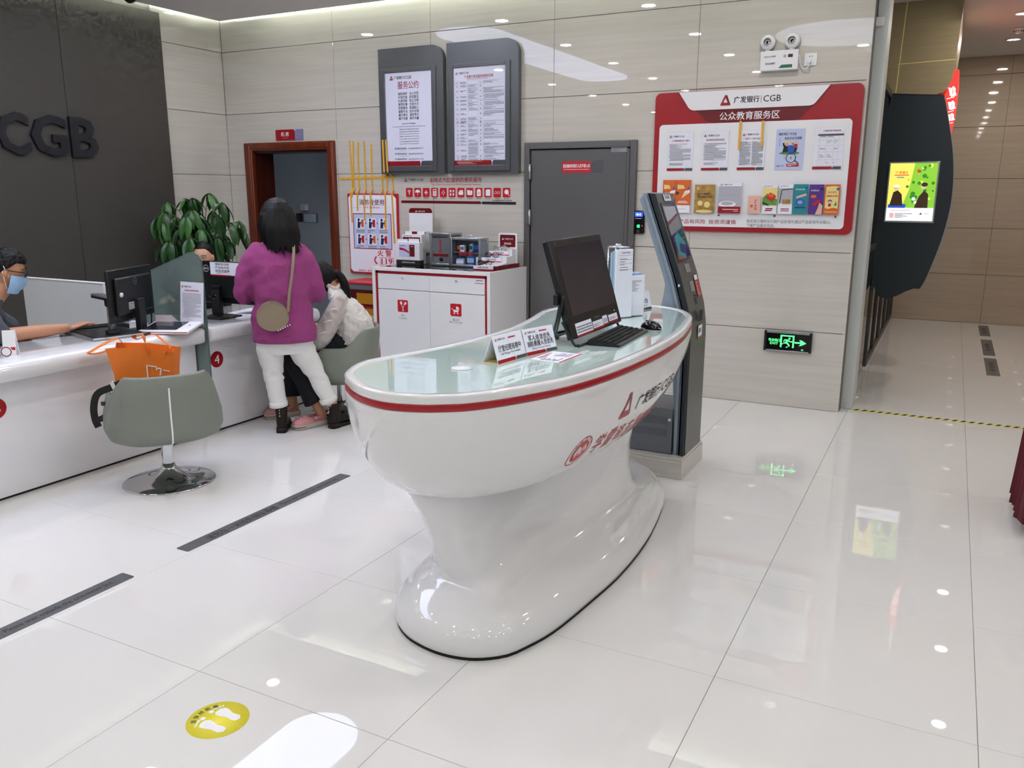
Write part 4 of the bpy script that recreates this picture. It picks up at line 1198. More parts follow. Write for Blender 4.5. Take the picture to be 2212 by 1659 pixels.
# middle leaflet holder
t = on_cab('leaflet_holder', 'white leaflet box with red emblem front, behind the window box', 'leaflet holder', -4.275, 6.295)
G().rbox(-.108, .1, 0, .07, 0, .262, .002, 1, 'white_plain').build('box', None, t)
s = Sheet(t, WALLF(0, 0, 0)); s.rect(-.1, .17, .085, .238, 'red_dark'); s.disc(0, .18, .035, 'ink_white', 2); s.disc(0, .182, .026, 'red_bright', 3); s.mark(0, .185, .03, 4, 'ink_white', 'ink_white'); s.brand(-.09, .25, .012); s.build()
t = on_cab('window_box', 'white leaflet box with cut-out window and black foot, front left on the cabinet', 'leaflet holder', -4.255, 6.2)
G().rbox(-.128, .118, 0, .06, .0, .2, .002, 1, 'white_plain').build('box', None, t)
G().box(-.13, .12, -.0015, .062, 0, .042, 'ink').build('foot_band', None, t)
s = Sheet(t, WALLF(0, -.0005, 0)); s.text('如需帮助请咨询大堂经理', -.0, .022, .14, .014, 'ink_white', 6); s.rrect(-.098, .075, .07, .178, .006, 'paper_blue', 2); s.poly([(-.095, .15), (-.06, .148), (-.02, .135), (.01, .115), (.01, .1), (-.03, .12), (-.06, .128), (-.09, .13)], 'red_bright', 3); s.text('厅堂服务指引', -.06, .168, .07, .01, 'ink', 3); s.rect(.01, .075, .02, .178, 'ink_grey', 3); s.rrect(.018, .075, .068, .178, .005, 'red_dark', 4); s.rect(.03, .16, .055, .165, 'ink_white', 5); s.build()
for x0, x1, z0, z1 in ((-.12, -.01, .2, .225), (0, .11, .2, .23)):
    g = G().box(x0, x1, .01, .013, .15, z1, 'paper'); g.build('leaflet_sheet', None, t)
# suggestion box
t = on_cab('suggestion_box', 'grey aluminium suggestion box with slot and red characters', 'suggestion box', -3.955, 6.25)
w, d, h = .11, .2, .285
G().box(-w + .005, w - .005, .008, d - .005, .012, h - .012, 'kiosk_grey').build('body', None, t)
g = G()
for x in (-w, w - .02):
    for y in (0, d - .02): g.rbox(x, x + .02, y, y + .02, 0, h, .005, 2, 'alu')
for z in (0, h - .022):
    g.rbox(-w + .02, w - .02, 0, .02, z, z + .022, .005, 2, 'alu').rbox(-w + .02, w - .02, d - .02, d, z, z + .022, .005, 2, 'alu').rbox(-w, -w + .02, .02, d - .02, z, z + .022, .005, 2, 'alu').rbox(w - .02, w, .02, d - .02, z, z + .022, .005, 2, 'alu')
g.box(-w + .01, w - .01, .01, d - .01, h - .006, h - .001, 'alu').build('frame', None, t)
s = Sheet(t, WALLF(0, .007, 0)); s.rect(-.08, h - .042, .075, h - .032, 'ink'); s.text('意\n见\n箱', .0, .17, .032, .125, 'red_bright', 2, .012); s.rect(-.075, .082, .08, .104, 'red_dark', 2); s.text('Suggestion Box', .0, .093, .12, .012, 'red_bright', 3); s.build()
G().cyl((.01, .008, .058), (.01, -.004, .058), .015, n=18, m='black_plastic').build('lock', None, t)
G().tube([(-.062, .004, .145), (-.066, -.006, .14), (-.066, -.006, .125)], .004, 6, 'chrome').build('latch', None, t)
# first aid style glass box
t = on_cab('convenience_box', 'aluminium framed glass box filled with small supplies', 'supply box', -3.69, 6.23)
w, d, h = .15, .15, .25
G().box(-w + .01, w - .01, d - .01, d - .005, .012, h - .01, 'alu').box(-w + .004, -w + .008, .01, d, .012, h - .012, 'kiosk_side').box(w - .008, w - .004, .01, d, .012, h - .012, 'kiosk_side').box(-w + .01, w - .01, .01, d, .004, .01, 'alu').box(-w + .01, w - .01, .01, d, h - .01, h - .004, 'alu').build('shell', None, t)
g = G()
for x in (-w, w - .02): g.rbox(x, x + .02, 0, .02, 0, h, .005, 2, 'alu').rbox(x, x + .02, d - .02, d, 0, h, .005, 2, 'alu')
for z in (0, h - .022): g.rbox(-w + .02, w - .02, 0, .02, z, z + .022, .005, 2, 'alu').rbox(-w + .02, w - .02, d - .02, d, z, z + .022, .005, 2, 'alu').rbox(-w, -w + .02, .02, d - .02, z, z + .022, .005, 2, 'alu').rbox(w - .02, w, .02, d - .02, z, z + .022, .005, 2, 'alu')
g.build('frame', None, t)
G().box(-w + .02, w - .02, .02, d - .01, .122, .126, 'alu').build('shelf', None, t)
G().box(-w + .02, w - .02, .006, .009, .02, h - .02, 'clear_pane').build('glass_door', None, t)
s = Sheet(t, WALLF(0, .0055, 0), 'door_lettering'); s.text('便 民 箱', .0, .118, .13, .036, 'red_bright', 1, .012); s.build()
G().tube(catmull([(-.035, .075, h), (-.03, .075, h + .014), (0, .075, h + .018), (.03, .075, h + .014), (.035, .075, h)], 4, False), .006, 8, 'chrome').build('handle', None, t)
BX = Vector((-3.69, 6.23, CZ))
def supply(name, label, x0, x1, y0, y1, z0, z1, m, r=.003, m2=None):
    g = G().rbox(BX.x + x0, BX.x + x1, BX.y + y0, BX.y + y1, BX.z + z0, BX.z + z1, r, 2, m)
    if m2: g.box(BX.x + x0 + .004, BX.x + x1 - .004, BX.y + y0 - .001, BX.y + y0, BX.z + z0 + (z1 - z0) * .3, BX.z + z0 + (z1 - z0) * .75, m2)
    tag(g.build(name), label, 'supplies', 'supplies in the glass box')
supply('pill_box', 'white pill box on the glass box shelf', -.075, -.03, .04, .07, .126, .185, 'paper', .002, 'ink_grey')
supply('tonic_bottle', 'green topped bottle on the glass box shelf', .015, .055, .04, .08, .126, .2, 'aqua', .012, 'green_print')
supply('medicine_box', 'dark blue box on the glass box shelf', .06, .115, .045, .075, .126, .21, 'navy', .002, 'blue')
supply('carton', 'red and gold carton at the left of the glass box shelf', -.11, -.078, .05, .08, .126, .195, 'red_dark', .003, 'gold')
supply('tissue_pack', 'pale lilac tissue pack at the bottom of the glass box', -.11, -.03, .03, .08, .01, .07, 'blue_pale', .012, 'paper')
supply('mask_pack', 'blue plastic pack at the bottom of the glass box', .0, .075, .03, .06, .01, .1, 'blue', .012, 'aqua')
supply('wipe_pack', 'clear white pack at the bottom right of the glass box', .085, .12, .03, .07, .01, .09, 'paper', .012)
# reading glasses stand with three pairs
t = on_cab('glasses_stand', 'stepped white and red reading glasses display on the cabinet', 'display stand', -3.40, 6.08)
G().rbox(-.125, .11, 0, .4, 0, .035, .002, 1, 'red_dark').build('base', None, t)
G().prism(rr(-.07, .03, .11, .29, .015, (0, 0, 1, 1)), .35, .365, 'y', 'white_plain').build('back_card', None, t)
s = Sheet(t, WALLF(0, .35, 0), 'card_print'); s.rrect(-.055, .17, .095, .275, .008, 'red_dark'); s.brand(-.035, .24, .0145, 2, 'ink_white', 'ink_white', 'ink_white'); s.text('便民眼镜', .02, .2, .07, .018, 'ink_white', 2); s.text('请勿带走  用完请放回', .02, .155, .13, .014, 'ink', 2); s.build()
G().prism([(.35, .03), (.35, .155), (.28, .155), (.28, .1), (.18, .1), (.18, .05), (.0, .035)], -.06, .1, 'x', 'white_plain').build('steps', None, t)
for k, (y, z) in enumerate(((-.001, .0), (.1, .06), (.2, .11))):
    x = -.12 + .02 * k
    G().box(x, x + .19, y, y + .006, z, z + .035, 'paper').box(x, x + .19, y - .001, y + .006, z, z + .007, 'red_bright').build('price_strip', None, t)
    s = Sheet(t, WALLF(x, y - .0005, z)); s.text('100度 老花镜', .09, .021, .1, .012, 'ink', 1, .006); s.build()
for k, (y, z, lb, m) in enumerate(((.03, .055, 'black reading glasses on the lowest step of the display', 'black_plastic'), (.13, .115, 'dark reading glasses on the middle step of the display', 'navy'), (.25, .165, 'thin silver reading glasses on the top step of the display', 'chrome'))):
    o = thing('reading_glasses', lb, 'glasses', (-3.40 - .04 + .015 * k, 6.08 + y + .02, CZ + z), 0, 'reading glasses on display')
    g = G()
    for q in (-.036, .036):
        g.tube([(q + .03 * math.cos(a), 0, .02 * math.sin(a)) for a in [2 * math.pi * i / 18 for i in range(19)]], .003, 6, m)
    g.tube([(-.007, 0, .006), (0, 0, .01), (.007, 0, .006)], .003, 6, m)
    g.tube([(-.066, 0, .008), (-.066, .05, .004)], .003, 6, m).tube([(.066, 0, .008), (.066, .05, .004)], .003, 6, m)
    g.build('spectacle_frame', None, o)
    G().prism([(-.036 + .028 * math.cos(2 * math.pi * i / 14), .018 * math.sin(2 * math.pi * i / 14)) for i in range(14)], -.0005, .0005, 'y', 'spectacle').prism([(.036 + .028 * math.cos(2 * math.pi * i / 14), .018 * math.sin(2 * math.pi * i / 14)) for i in range(14)], -.0005, .0005, 'y', 'spectacle').build('lens', None, o)

# fire equipment cabinet between the fire notice and the white cabinet
t = thing('fire_cabinet', 'grey steel cabinet with red panels for masks and extinguishers', 'fire cabinet', (-4.96, 6.2, 0))
G().rbox(-.06, .5, 0, .39, 0, .80, .004, 2, 'kiosk_grey').build('body', None, t)
G().box(-.07, .51, -.005, .39, .80, .815, 'red_bright').build('red_top', None, t)
G().box(0.03, .42, -.006, 0, .1, .75, 'maroon').build('door', None, t)
s = Sheet(t, WALLF(0, -.006, 0)); s.rect(.12, .62, .4, .72, 'amber'); s.rect(.1, .42, .42, .6, 'cgb_red'); s.rect(.12, .49, .4, .58, 'amber', 2); s.text('防毒面具', .24, .48, .32, .078, 'cream', 3, .012); s.text('灭火器', .27, .365, .26, .078, 'ink_white', 3, .012); s.build()

# ================================================================== RECEPTION DESK
TOP = [(-1.887, 2.332), (-1.814, 2.248), (-1.694, 2.159), (-1.563, 2.117), (-1.45, 2.137), (-1.382, 2.173), (-1.302, 2.241), (-1.207, 2.401), (-1.123, 2.615), (-1.064, 2.941), (-1.043, 3.382), (-1.063, 3.764), (-1.111, 4.077), (-1.166, 4.305), (-1.265, 4.494), (-1.377, 4.587), (-1.5, 4.612), (-1.75, 4.53), (-1.9, 4.35), (-1.947, 4.128), (-1.881, 3.827), (-1.83, 3.517), (-1.825, 3.274), (-1.859, 2.93), (-1.921, 2.664), (-1.949, 2.50)]
NP = 120
DC = Vector((-1.5, 3.35))
def polar(pts, c=DC, n=NP):
    """resample a star-shaped outline at n even steps of a common angle"""
    d = catmull([(p[0], p[1], 0) for p in pts], 12)
    q = sorted((math.atan2((p.x - c.x), (p.y - c.y) * .42), p) for p in d)
    ang = [a for a, _ in q]
    out = []
    for i in range(n):
        a = -math.pi + 2 * math.pi * (i + .5) / n
        k = 0
        while k < len(ang) and ang[k] < a:
            k += 1
        a0, p0 = (ang[k - 1], q[k - 1][1]) if k else (ang[-1] - 2 * math.pi, q[-1][1])
        a1, p1 = (ang[k], q[k][1]) if k < len(ang) else (ang[0] + 2 * math.pi, q[0][1])
        t_ = (a - a0) / max(a1 - a0, 1e-9)
        out.append(Vector((p0.x + (p1.x - p0.x) * t_, p0.y + (p1.y - p0.y) * t_)))
    return out
PT = polar(TOP)
def inset(P, d):
    out = []
    n = len(P)
    for i in range(n):
        t_ = (P[(i + 1) % n] - P[i - 1]).normalized()
        nn = Vector((t_.y, -t_.x))
        if nn.dot(P[i] - DC) < 0:
            nn = -nn
        out.append(P[i] - nn * d)
    return out
def lvl(P, z):
    return [(p.x, p.y, z) for p in P]
ZB_, PW, KW, SX, SY, KX, KY = .496, 1.716, 2.225, .577, .454, -1.882, 3.1
def tub(z):
    t_ = max(0, min(1, (.94 - z) / (.94 - ZB_)))
    s_ = max(0, 1 - t_ ** PW) ** (1 / KW)
    sx, sy = SX + (1 - SX) * s_, SY + (1 - SY) * s_
    return [Vector((KX + (p.x - KX) * sx, KY + (p.y - KY) * sy)) for p in PT]
desk = thing('reception_desk', 'white glossy boat-shaped reception desk with green glass top and red band', 'desk', (-1.5, 3.35, 0))
DM = Matrix.Translation((1.5, -3.35, 0))
g = G()
rings = [lvl(inset(tub(.94), .004), .947)]
for k in range(26):
    z = .94 + (ZB_ + .0005 - .94) * (1 - (1 - k / 25) ** 1.6)
    rings.append(lvl(tub(z), z))
g.loft(rings[::-1], 'white_gloss')
g.xf(DM).build('tub', None, desk)
rim = G()
rim.loft([lvl(inset(PT, .036), .985), lvl(inset(PT, .036), .997), lvl(inset(PT, .033), 1.0), lvl(inset(PT, .006), 1.0), lvl(inset(PT, .001), .997), lvl(PT, .99), lvl(PT, .972), lvl(inset(PT, .003), .968), lvl(inset(PT, .03), .968)], 'white_gloss', cap=False)
rim.xf(DM).build('rim', None, desk)
G().loft([lvl(inset(PT, .02), .969), lvl(PT, .969), lvl(inset(PT, -.001), .966), lvl(inset(PT, -.001), .950), lvl(PT, .946), lvl(inset(PT, .02), .946)], 'cgb_red', cap=False).xf(DM).build('red_band', None, desk)
G().loft([lvl(inset(PT, .035), .97), lvl(inset(PT, .035), .996)], 'glass_green', smooth=False).xf(DM).build('glass_top', None, desk)
PED3 = [(-1.66, 2.535), (-1.61, 2.505), (-1.55, 2.50), (-1.495, 2.515), (-1.455, 2.54), (-1.44, 2.575), (-1.432, 2.65), (-1.405, 2.85), (-1.36, 3.15), (-1.325, 3.45), (-1.312, 3.7), (-1.32, 3.82), (-1.36, 3.92), (-1.5, 3.99), (-1.66, 3.95), (-1.735, 3.8), (-1.745, 3.2), (-1.73, 2.8), (-1.70, 2.6)]
PED17 = [(-1.66, 2.575), (-1.60, 2.54), (-1.52, 2.515), (-1.43, 2.495), (-1.375, 2.505), (-1.36, 2.545), (-1.358, 2.63), (-1.345, 2.85), (-1.325, 3.15), (-1.308, 3.45), (-1.305, 3.75), (-1.315, 3.89), (-1.37, 4.0), (-1.5, 4.06), (-1.66, 4.02), (-1.755, 3.85), (-1.775, 3.2), (-1.755, 2.8), (-1.715, 2.63)]
PED5 = [(-1.73, 2.49), (-1.68, 2.46), (-1.615, 2.455), (-1.56, 2.475), (-1.52, 2.51), (-1.505, 2.55), (-1.49, 2.65), (-1.44, 2.85), (-1.36, 3.15), (-1.29, 3.45), (-1.275, 3.65), (-1.29, 3.78), (-1.35, 3.88), (-1.5, 3.95), (-1.68, 3.9), (-1.78, 3.75), (-1.80, 3.2), (-1.79, 2.75), (-1.77, 2.55)]
BASE = [(-1.777, 2.443), (-1.719, 2.372), (-1.621, 2.312), (-1.485, 2.283), (-1.358, 2.303), (-1.261, 2.375), (-1.218, 2.461), (-1.173, 2.615), (-1.142, 2.87), (-1.117, 3.191), (-1.128, 3.565), (-1.176, 3.923), (-1.228, 4.144), (-1.35, 4.345), (-1.473, 4.445), (-1.60, 4.46), (-1.75, 4.35), (-1.86, 4.05), (-1.9, 3.6), (-1.9, 3.2), (-1.87, 2.8), (-1.83, 2.56)]
A, B5, B3, B1 = polar(BASE), polar(PED5), polar(PED3), polar(PED17)
def mixp(P, Q, t_):
    return [p + (q - p) * t_ for p, q in zip(P, Q)]
pd = [lvl(inset(A, .012), .006), lvl(inset(A, .002), .014), lvl(inset(A, -.003), .035), lvl(inset(A, -.004), .055), lvl(inset(A, .003), .08), lvl(inset(A, .016), .10), lvl(inset(A, .036), .118), lvl(inset(A, .062), .131)]
pd += [lvl(mixp(A, B1, .45), .141), lvl(mixp(A, B1, .66), .149), lvl(mixp(A, B1, .82), .155), lvl(mixp(A, B1, .92), .16), lvl(mixp(A, B1, .975), .167), lvl(mixp(B1, B3, .12), .18), lvl(mixp(B1, B3, .34), .202), lvl(mixp(B1, B3, .64), .235), lvl(mixp(B1, B3, .88), .27), lvl(B3, .3), lvl(mixp(B3, B5, .28), .36), lvl(mixp(B3, B5, .62), .43), lvl(B5, .5), lvl(B5, .6)]
G().loft(pd, 'white_gloss').xf(DM).build('pedestal', None, desk)
G().loft([lvl(inset(A, .004), .0), lvl(inset(A, .004), .012)], 'black_matte', smooth=False).xf(DM).build('floor_gasket', None, desk)
def side_x(y, z):
    P = tub(z)
    best = None
    for i in range(NP):
        a, b = P[i], P[(i + 1) % NP]
        if (a.y - y) * (b.y - y) <= 0 and abs(a.y - b.y) > 1e-9:
            x = a.x + (b.x - a.x) * (y - a.y) / (b.y - a.y)
            best = x if best is None else max(best, x)
    return best if best is not None else -1.2
class Wrap(Sheet):
    """print wrapped on the public side of the tub: u along the desk, v up"""
    def poly(s, pts, m, lay=1):
        s.g.add([(side_x(p[0], p[1]) + .0012 + lay * .0006 + 1.5, p[0] - 3.35, p[1]) for p in pts], [list(range(len(pts)))], m)
    def pt(s, x, y, lay):
        return (side_x(x, y) + .0012 + lay * .0006 + 1.5, x - 3.35, y)
    def ring(s, x, y, r0, r1, m, lay=1, n=32):
        for i in range(n):
            a, b = 2 * math.pi * i / n, 2 * math.pi * (i + 1) / n
            s.poly([(x + q * math.cos(c), y + q * math.sin(c)) for q, c in ((r0, a), (r1, a), (r1, b), (r0, b))], m, lay)
s = Wrap(desk, None, 'brand_lettering')
s.mark(3.08, .80, .105)
s.text('广发银行', 3.335, .787, .29, .062, 'ink', 1, .01); s.rect(3.502, .755, 3.508, .815, 'ink'); s.text('CGB', 3.635, .783, .21, .055, 'ink', 1)
s.build('bank emblem and name in red and black')
s = Wrap(desk, None, 'slogan_lettering')
s.ring(2.80, .672, .06, .064, 'red_bright'); s.disc(2.80, .672, .046, 'red_bright', 1, 24)
s.text('学雷锋', 2.80, .672, .066, .036, 'ink_white', 2, .006, rot=.6)
for k in range(5): s.text('志愿服务岗'[k], 2.80 + .054 * math.cos(R(150 - 30 * k)), .672 + .054 * math.sin(R(150 - 30 * k)), .012, .012, 'red_bright', 1, .01, rot=R(60 - 30 * k))
for k, c in enumerate('学雷锋志愿服务岗'):
    s.text(c, 2.94 + k * .1, .672 - .004 * k, .078, .08, 'red_bright', 1, .004, skew=.12)
s.build('red seal and slanted red slogan')
for x, y, m in ((-1.545, 2.579, 'white_plain'), (-1.49, 3.4, 'white_plain')):
    G().lathe([(.001, 0), (.04, 0), (.04, -.0035)], (x + 1.5, y - 3.35, 1.0), 28, m).build('grommet', None, desk)

ZD = .9965
def on_desk(name, label, cat, x, y, rz=0, group=None):
    return thing(name, label, cat, (x, y, ZD), rz, group)
# all-in-one computer, facing the public side
t = on_desk('computer', 'black all-in-one computer with dark screen on the reception desk', 'computer', -1.35, 3.45)
bl, br, tl = Vector((-.011, -.262, .028)), Vector((.011, .262, .038)), Vector((-.135, -.262, .44))
u_, v_ = (br - bl).normalized(), None
v_ = (tl - bl); v_ = (v_ - u_ * v_.dot(u_)).normalized()
F = frame(bl, u_, v_)
Wm, Hm = (br - bl).length, .428
body = G().rbox(0, Wm, 0, Hm, -.032, 0, .006, 2, 'black_plastic').rbox(.05, Wm - .05, .05, Hm - .05, -.055, -.03, .012, 2, 'black_plastic')
body.xf(F).build('housing', None, t)
s = Sheet(t, F, 'display'); s.rect(.045, .095, Wm - .02, Hm - .032, 'screen_off')
s.build('dark screen')
s = Sheet(t, F, 'maker_lettering'); s.text('lenovo', Wm * .52, .062, .055, .015, 'ink_grey', 2); s.text('Think', .05, Hm - .016, .02, .008, 'ink_grey', 2); s.rect(Wm - .06, .06, Wm - .055, .064, 'led_green', 2); s.rect(Wm * .5 - .008, Hm - .022, Wm * .5 + .008, Hm - .01, 'screen_off', 2); s.build()
for k, (a, b, c, d) in enumerate(((.035, .165, .002, .062), (.17, .255, .006, .045), (.258, .3, .01, .055), (.31, .39, .012, .05))):
    s = Sheet(t, F, 'sticker')
    a, b = a * Wm / .42, b * Wm / .42
    s.rect(a, c, b, d, 'paper'); s.rect(a, c, b, c + .009, 'cgb_red', 2); s.lines(a + .006, c + .014, b - .006, d - .012, 3, 'ink_grey', 2, k); s.build()
g = G()
lg = catmull([(-.065, -.262, .1), (-.012, -.262, .012), (.012, -.26, .006), (.016, -.23, .005), (.02, .21, .005), (.022, .24, .006), (-.0, .255, .012), (-.05, .262, .1)], 5, False)
g.tube(lg, .006, 8, 'black_plastic'); g.build('front_foot', None, t)
g = G().tube(catmull([(-.09, -.2, .25), (-.15, -.13, .08), (-.2, -.06, .02), (-.215, -.03, .006), (-.2, .02, .006), (-.17, .1, .006)], 5, False), .007, 8, 'black_plastic')
g.tube(catmull([(-.06, -.265, .21), (-.075, -.27, .12), (-.14, -.16, .03), (-.165, -.1, .006), (-.165, .1, .006)], 5, False), .006, 8, 'black_plastic').rbox(-.1, -.08, -.285, -.262, .17, .215, .004, 2, 'black_plastic')
g.build('rear_leg', None, t)
# keyboard and mouse
t = on_desk('keyboard', 'black computer keyboard on the glass desk top', 'keyboard', -1.262, 3.47, R(3))
kb = G().prism([(-.07, .0), (.07, .0), (.07, .009), (-.07, .023)], -.222, .222, 'y', 'black_plastic').build('base', None, t)
g = G()
for r_ in range(5):
    x = -.055 + r_ * .024
    zt_ = .023 - (x + .07) / .14 * .014
    for k in range(19):
        y = -.205 + k * .0225
        if r_ == 4 and 4 <= k <= 9 and k != 4: continue
        g.rbox(x - .009, x + .009, y - .0095, y + (.0095 if not (r_ == 4 and k == 4) else .12), zt_ - .004, zt_ + .005, .002, 1, 'black_matte')
o = g.build('keys', None, t); o['kind'] = 'stuff'
for y in (-.17, .17): G().box(-.07, -.05, y - .015, y + .015, -.0, .003, 'black_plastic').build('foot', None, t)
t = on_desk('mouse', 'black computer mouse beyond the keyboard', 'mouse', -1.222, 3.80, R(-25))
g = G(); rings = []
for k in range(13):
    a = k / 12
    x = -.055 + .11 * a
    wv = .034 * math.sin(math.pi * min(1, .06 + a * .9)) ** .45
    hv = .036 * math.sin(math.pi * (.1 + .82 * a)) ** .7
    rings.append([(x, wv * math.cos(q), .003 + max(0, hv * math.sin(q))) for q in [math.pi * i / 10 for i in range(11)]])
g.loft(rings, 'black_gloss', cap=False, closed=False)
g.add([(p[0], p[1], .001) for p in [r_[0] for r_ in rings] + [r_[-1] for r_ in rings[::-1]]], [list(range(26))], 'black_gloss')
g.xf(Matrix.Rotation(0, 4, 'Z')).build('shell', None, t)
G().cyl((-.03, 0, .0365), (-.03, 0, .0335), .008, n=12, m='black_matte').build('wheel', None, t)
# tent cards
def tent(x0, y0, x1, y1, label, fn):
    d = Vector((x1 - x0, y1 - y0, 0)); L_ = d.length; d.normalize()
    bk = Vector((-d.y, d.x, 0))
    t = on_desk('tent_sign', label, 'table sign', x0, y0, math.atan2(d.y, d.x), 'tent signs on the desk')
    th, hh = .072, .1
    g = G()
    def slab(p, q, m):
        n_ = Vector((0, q[1] - p[1], -(q[0] - p[0]))).normalized() * .002
        g.add([(0, p[0], p[1]), (L_, p[0], p[1]), (L_, q[0], q[1]), (0, q[0], q[1]), (0, p[0] + n_.y, p[1] + n_.z), (L_, p[0] + n_.y, p[1] + n_.z), (L_, q[0] + n_.y, q[1] + n_.z), (0, q[0] + n_.y, q[1] + n_.z)], [(0, 1, 2, 3), (7, 6, 5, 4), (0, 4, 5, 1), (1, 5, 6, 2), (2, 6, 7, 3), (3, 7, 4, 0)], m)
    slab((0, 0), (th * .42, hh), 'paper'); slab((th, 0), (th * .42, hh), 'paper'); slab((0, .001), (th, .001), 'cream')
    g.build('card', None, t)
    Fm = frame((0, 0, 0), (1, 0, 0), (0, th * .42, hh))
    s = Sheet(t, Fm); H_ = math.hypot(th * .42, hh)
    s.brand(.012, H_ - .014, .009); s.lines(.1, H_ - .02, .16, H_ - .009, 1, 'red_bright'); fn(s, L_, H_)
    s.poly([(0, 0), (L_ * .62, 0), (L_ * .62, .008), (L_ * .6, .013), (0, .013)], 'cgb_red'); s.poly([(L_ * .63, 0), (L_, 0), (L_, .013), (L_ * .645, .013)], 'grey_dark')
    s.build()
def tf1(s, w, h): s.text('厅堂经理巡视中', w * .5, h * .52, w * .78, .024, 'ink', 2, .006); s.text('Hall Manager Not Available', w * .5, h * .31, w * .66, .011, 'ink', 2)
def tf2(s, w, h): s.text('军人依法优先', w * .5, h * .64, w * .72, .023, 'ink', 2, .01); s.text('消防救援人员优先', w * .5, h * .41, w * .86, .023, 'ink', 2, .01); s.text('Military Fireman Priority', w * .5, h * .22, w * .6, .009, 'ink', 2)
tent(-1.463, 2.709, -1.4405, 2.905, 'left tent sign with one line of black characters', tf1)
tent(-1.4395, 2.907, -1.394, 3.093, 'right tent sign with two lines of black characters', tf2)
t = on_desk('flyer', 'flat printed flyer lying in front of the tent signs', 'flyer', -1.33, 2.943, R(88))
G().box(-.1, .1, -.066, .066, 0, .0012, 'paper').build('sheet', None, t)
s = Sheet(t, frame((0, 0, .0012), (1, 0, 0), (0, 1, 0))); s.lines(-.085, -.045, -.02, .03, 7, 'ink_grey'); s.lines(.01, -.045, .08, .02, 6, 'ink_light', 2, 4); s.lines(-.06, .035, .06, .055, 2, 'red_bright', 2, 5); s.rect(-.1, -.066, .1, -.058, 'red_bright'); s.build()
# form rack and leaflet pocket behind the computer
t = on_desk('form_rack', 'tall rack of pale blue forms with chrome ring behind the computer', 'form rack', -1.51, 4.10, R(0))
g = G()
for k, m in enumerate(('paper', 'aqua', 'blue_pale', 'aqua')):
    g.rbox(-.062 + k * .004, .045, -.036 + .018 * k - .03, -.022 + .018 * k - .03, .004, .352 - .006 * k, .002, 1, m)
g.xf(Matrix.Rotation(R(58), 4, 'Z')).build('forms', None, t)
s = Sheet(t, Matrix.Rotation(R(58), 4, 'Z') @ frame((.046, .03, .18), (0, 1, 0), (0, 0, 1)), 'form_print')
g = G().rbox(-.07, .05, -.075, .04, 0, .004, .001, 1, 'clear_acrylic').rbox(.05, .053, -.075, .04, 0, .12, .001, 1, 'clear_acrylic').xf(Matrix.Rotation(R(58), 4, 'Z')).build('pocket', None, t)
G().tube([(.055 * math.cos(a), .035 * math.sin(a) - .0, .36) for a in [2 * math.pi * i / 22 for i in range(23)]], .004, 6, 'chrome').cyl((-.055, 0, .0), (-.055, 0, .36), .004, n=8, m='chrome').build('wire_ring', None, t)
s = Sheet(t, Matrix.Rotation(R(58), 4, 'Z') @ frame((-.05, -.0662, .05), (1, 0, 0), (0, 0, 1)), 'form_print'); s.text('广发银行申请表', .045, .285, .06, .01, 'ink', 1); 
for z in (.27, .25, .23, .2): s.rect(.005, z, .09, z + .001, 'ink_grey')
s.lines(.01, .19, .08, .26, 5, 'ink_grey', 1, 3, .2, .8); s.build()
t = on_desk('leaflet_pocket', 'clear acrylic pocket packed with blue and white leaflets', 'leaflet pocket', -1.45, 4.17, R(0))
g = G(); a0 = Matrix.Rotation(R(60), 4, 'Z')
for k in range(7):
    m = 'paper' if k in (0, 3) else 'blue_pale'
    g.rbox(-.05, .05, -.035 + k * .0145, -.023 + k * .0145, .004, .225 - .004 * abs(k - 3) + (.01 if k > 4 else 0), .001, 1, m)
g.xf(a0).build('leaflets', None, t)
g = G().prism([(-.056, 0), (.056, 0), (.056, .1), (.02, .06), (-.02, .06), (-.056, .1)], -.042, -.039, 'y', 'clear_acrylic').rbox(-.056, .056, .076, .079, 0, .13, .001, 1, 'clear_acrylic').rbox(-.056, -.053, -.042, .079, 0, .1, .001, 1, 'clear_acrylic').rbox(.053, .056, -.042, .079, 0, .1, .001, 1, 'clear_acrylic').rbox(-.056, .056, -.042, .079, 0, .003, .001, 1, 'clear_acrylic')
g.xf(a0).build('acrylic_pocket', None, t)
s = Sheet(t, a0 @ frame((0, -.0354, 0), (1, 0, 0), (0, 0, 1))); s.lines(-.04, .13, .04, .19, 6, 'ink_light'); s.build()
t = on_desk('desk_sign', 'small white sign with black characters at the far end of the desk', 'table sign', -1.462, 4.40, R(78))
g = G().prism([(0, 0), (.05, 0), (.022, .1)], -.085, .085, 'x', 'paper').build('card', None, t)
s = Sheet(t, frame((-.085, 0, 0), (1, 0, 0), (0, .022, .1))); s.text('填单台', .09, .05, .1, .03, 'ink', 1, .012); s.text('Enquiry', .1, .025, .06, .01, 'ink', 1); s.rect(0, 0, .1, .012, 'cgb_red'); s.rect(.102, 0, .17, .012, 'grey_dark'); s.build()

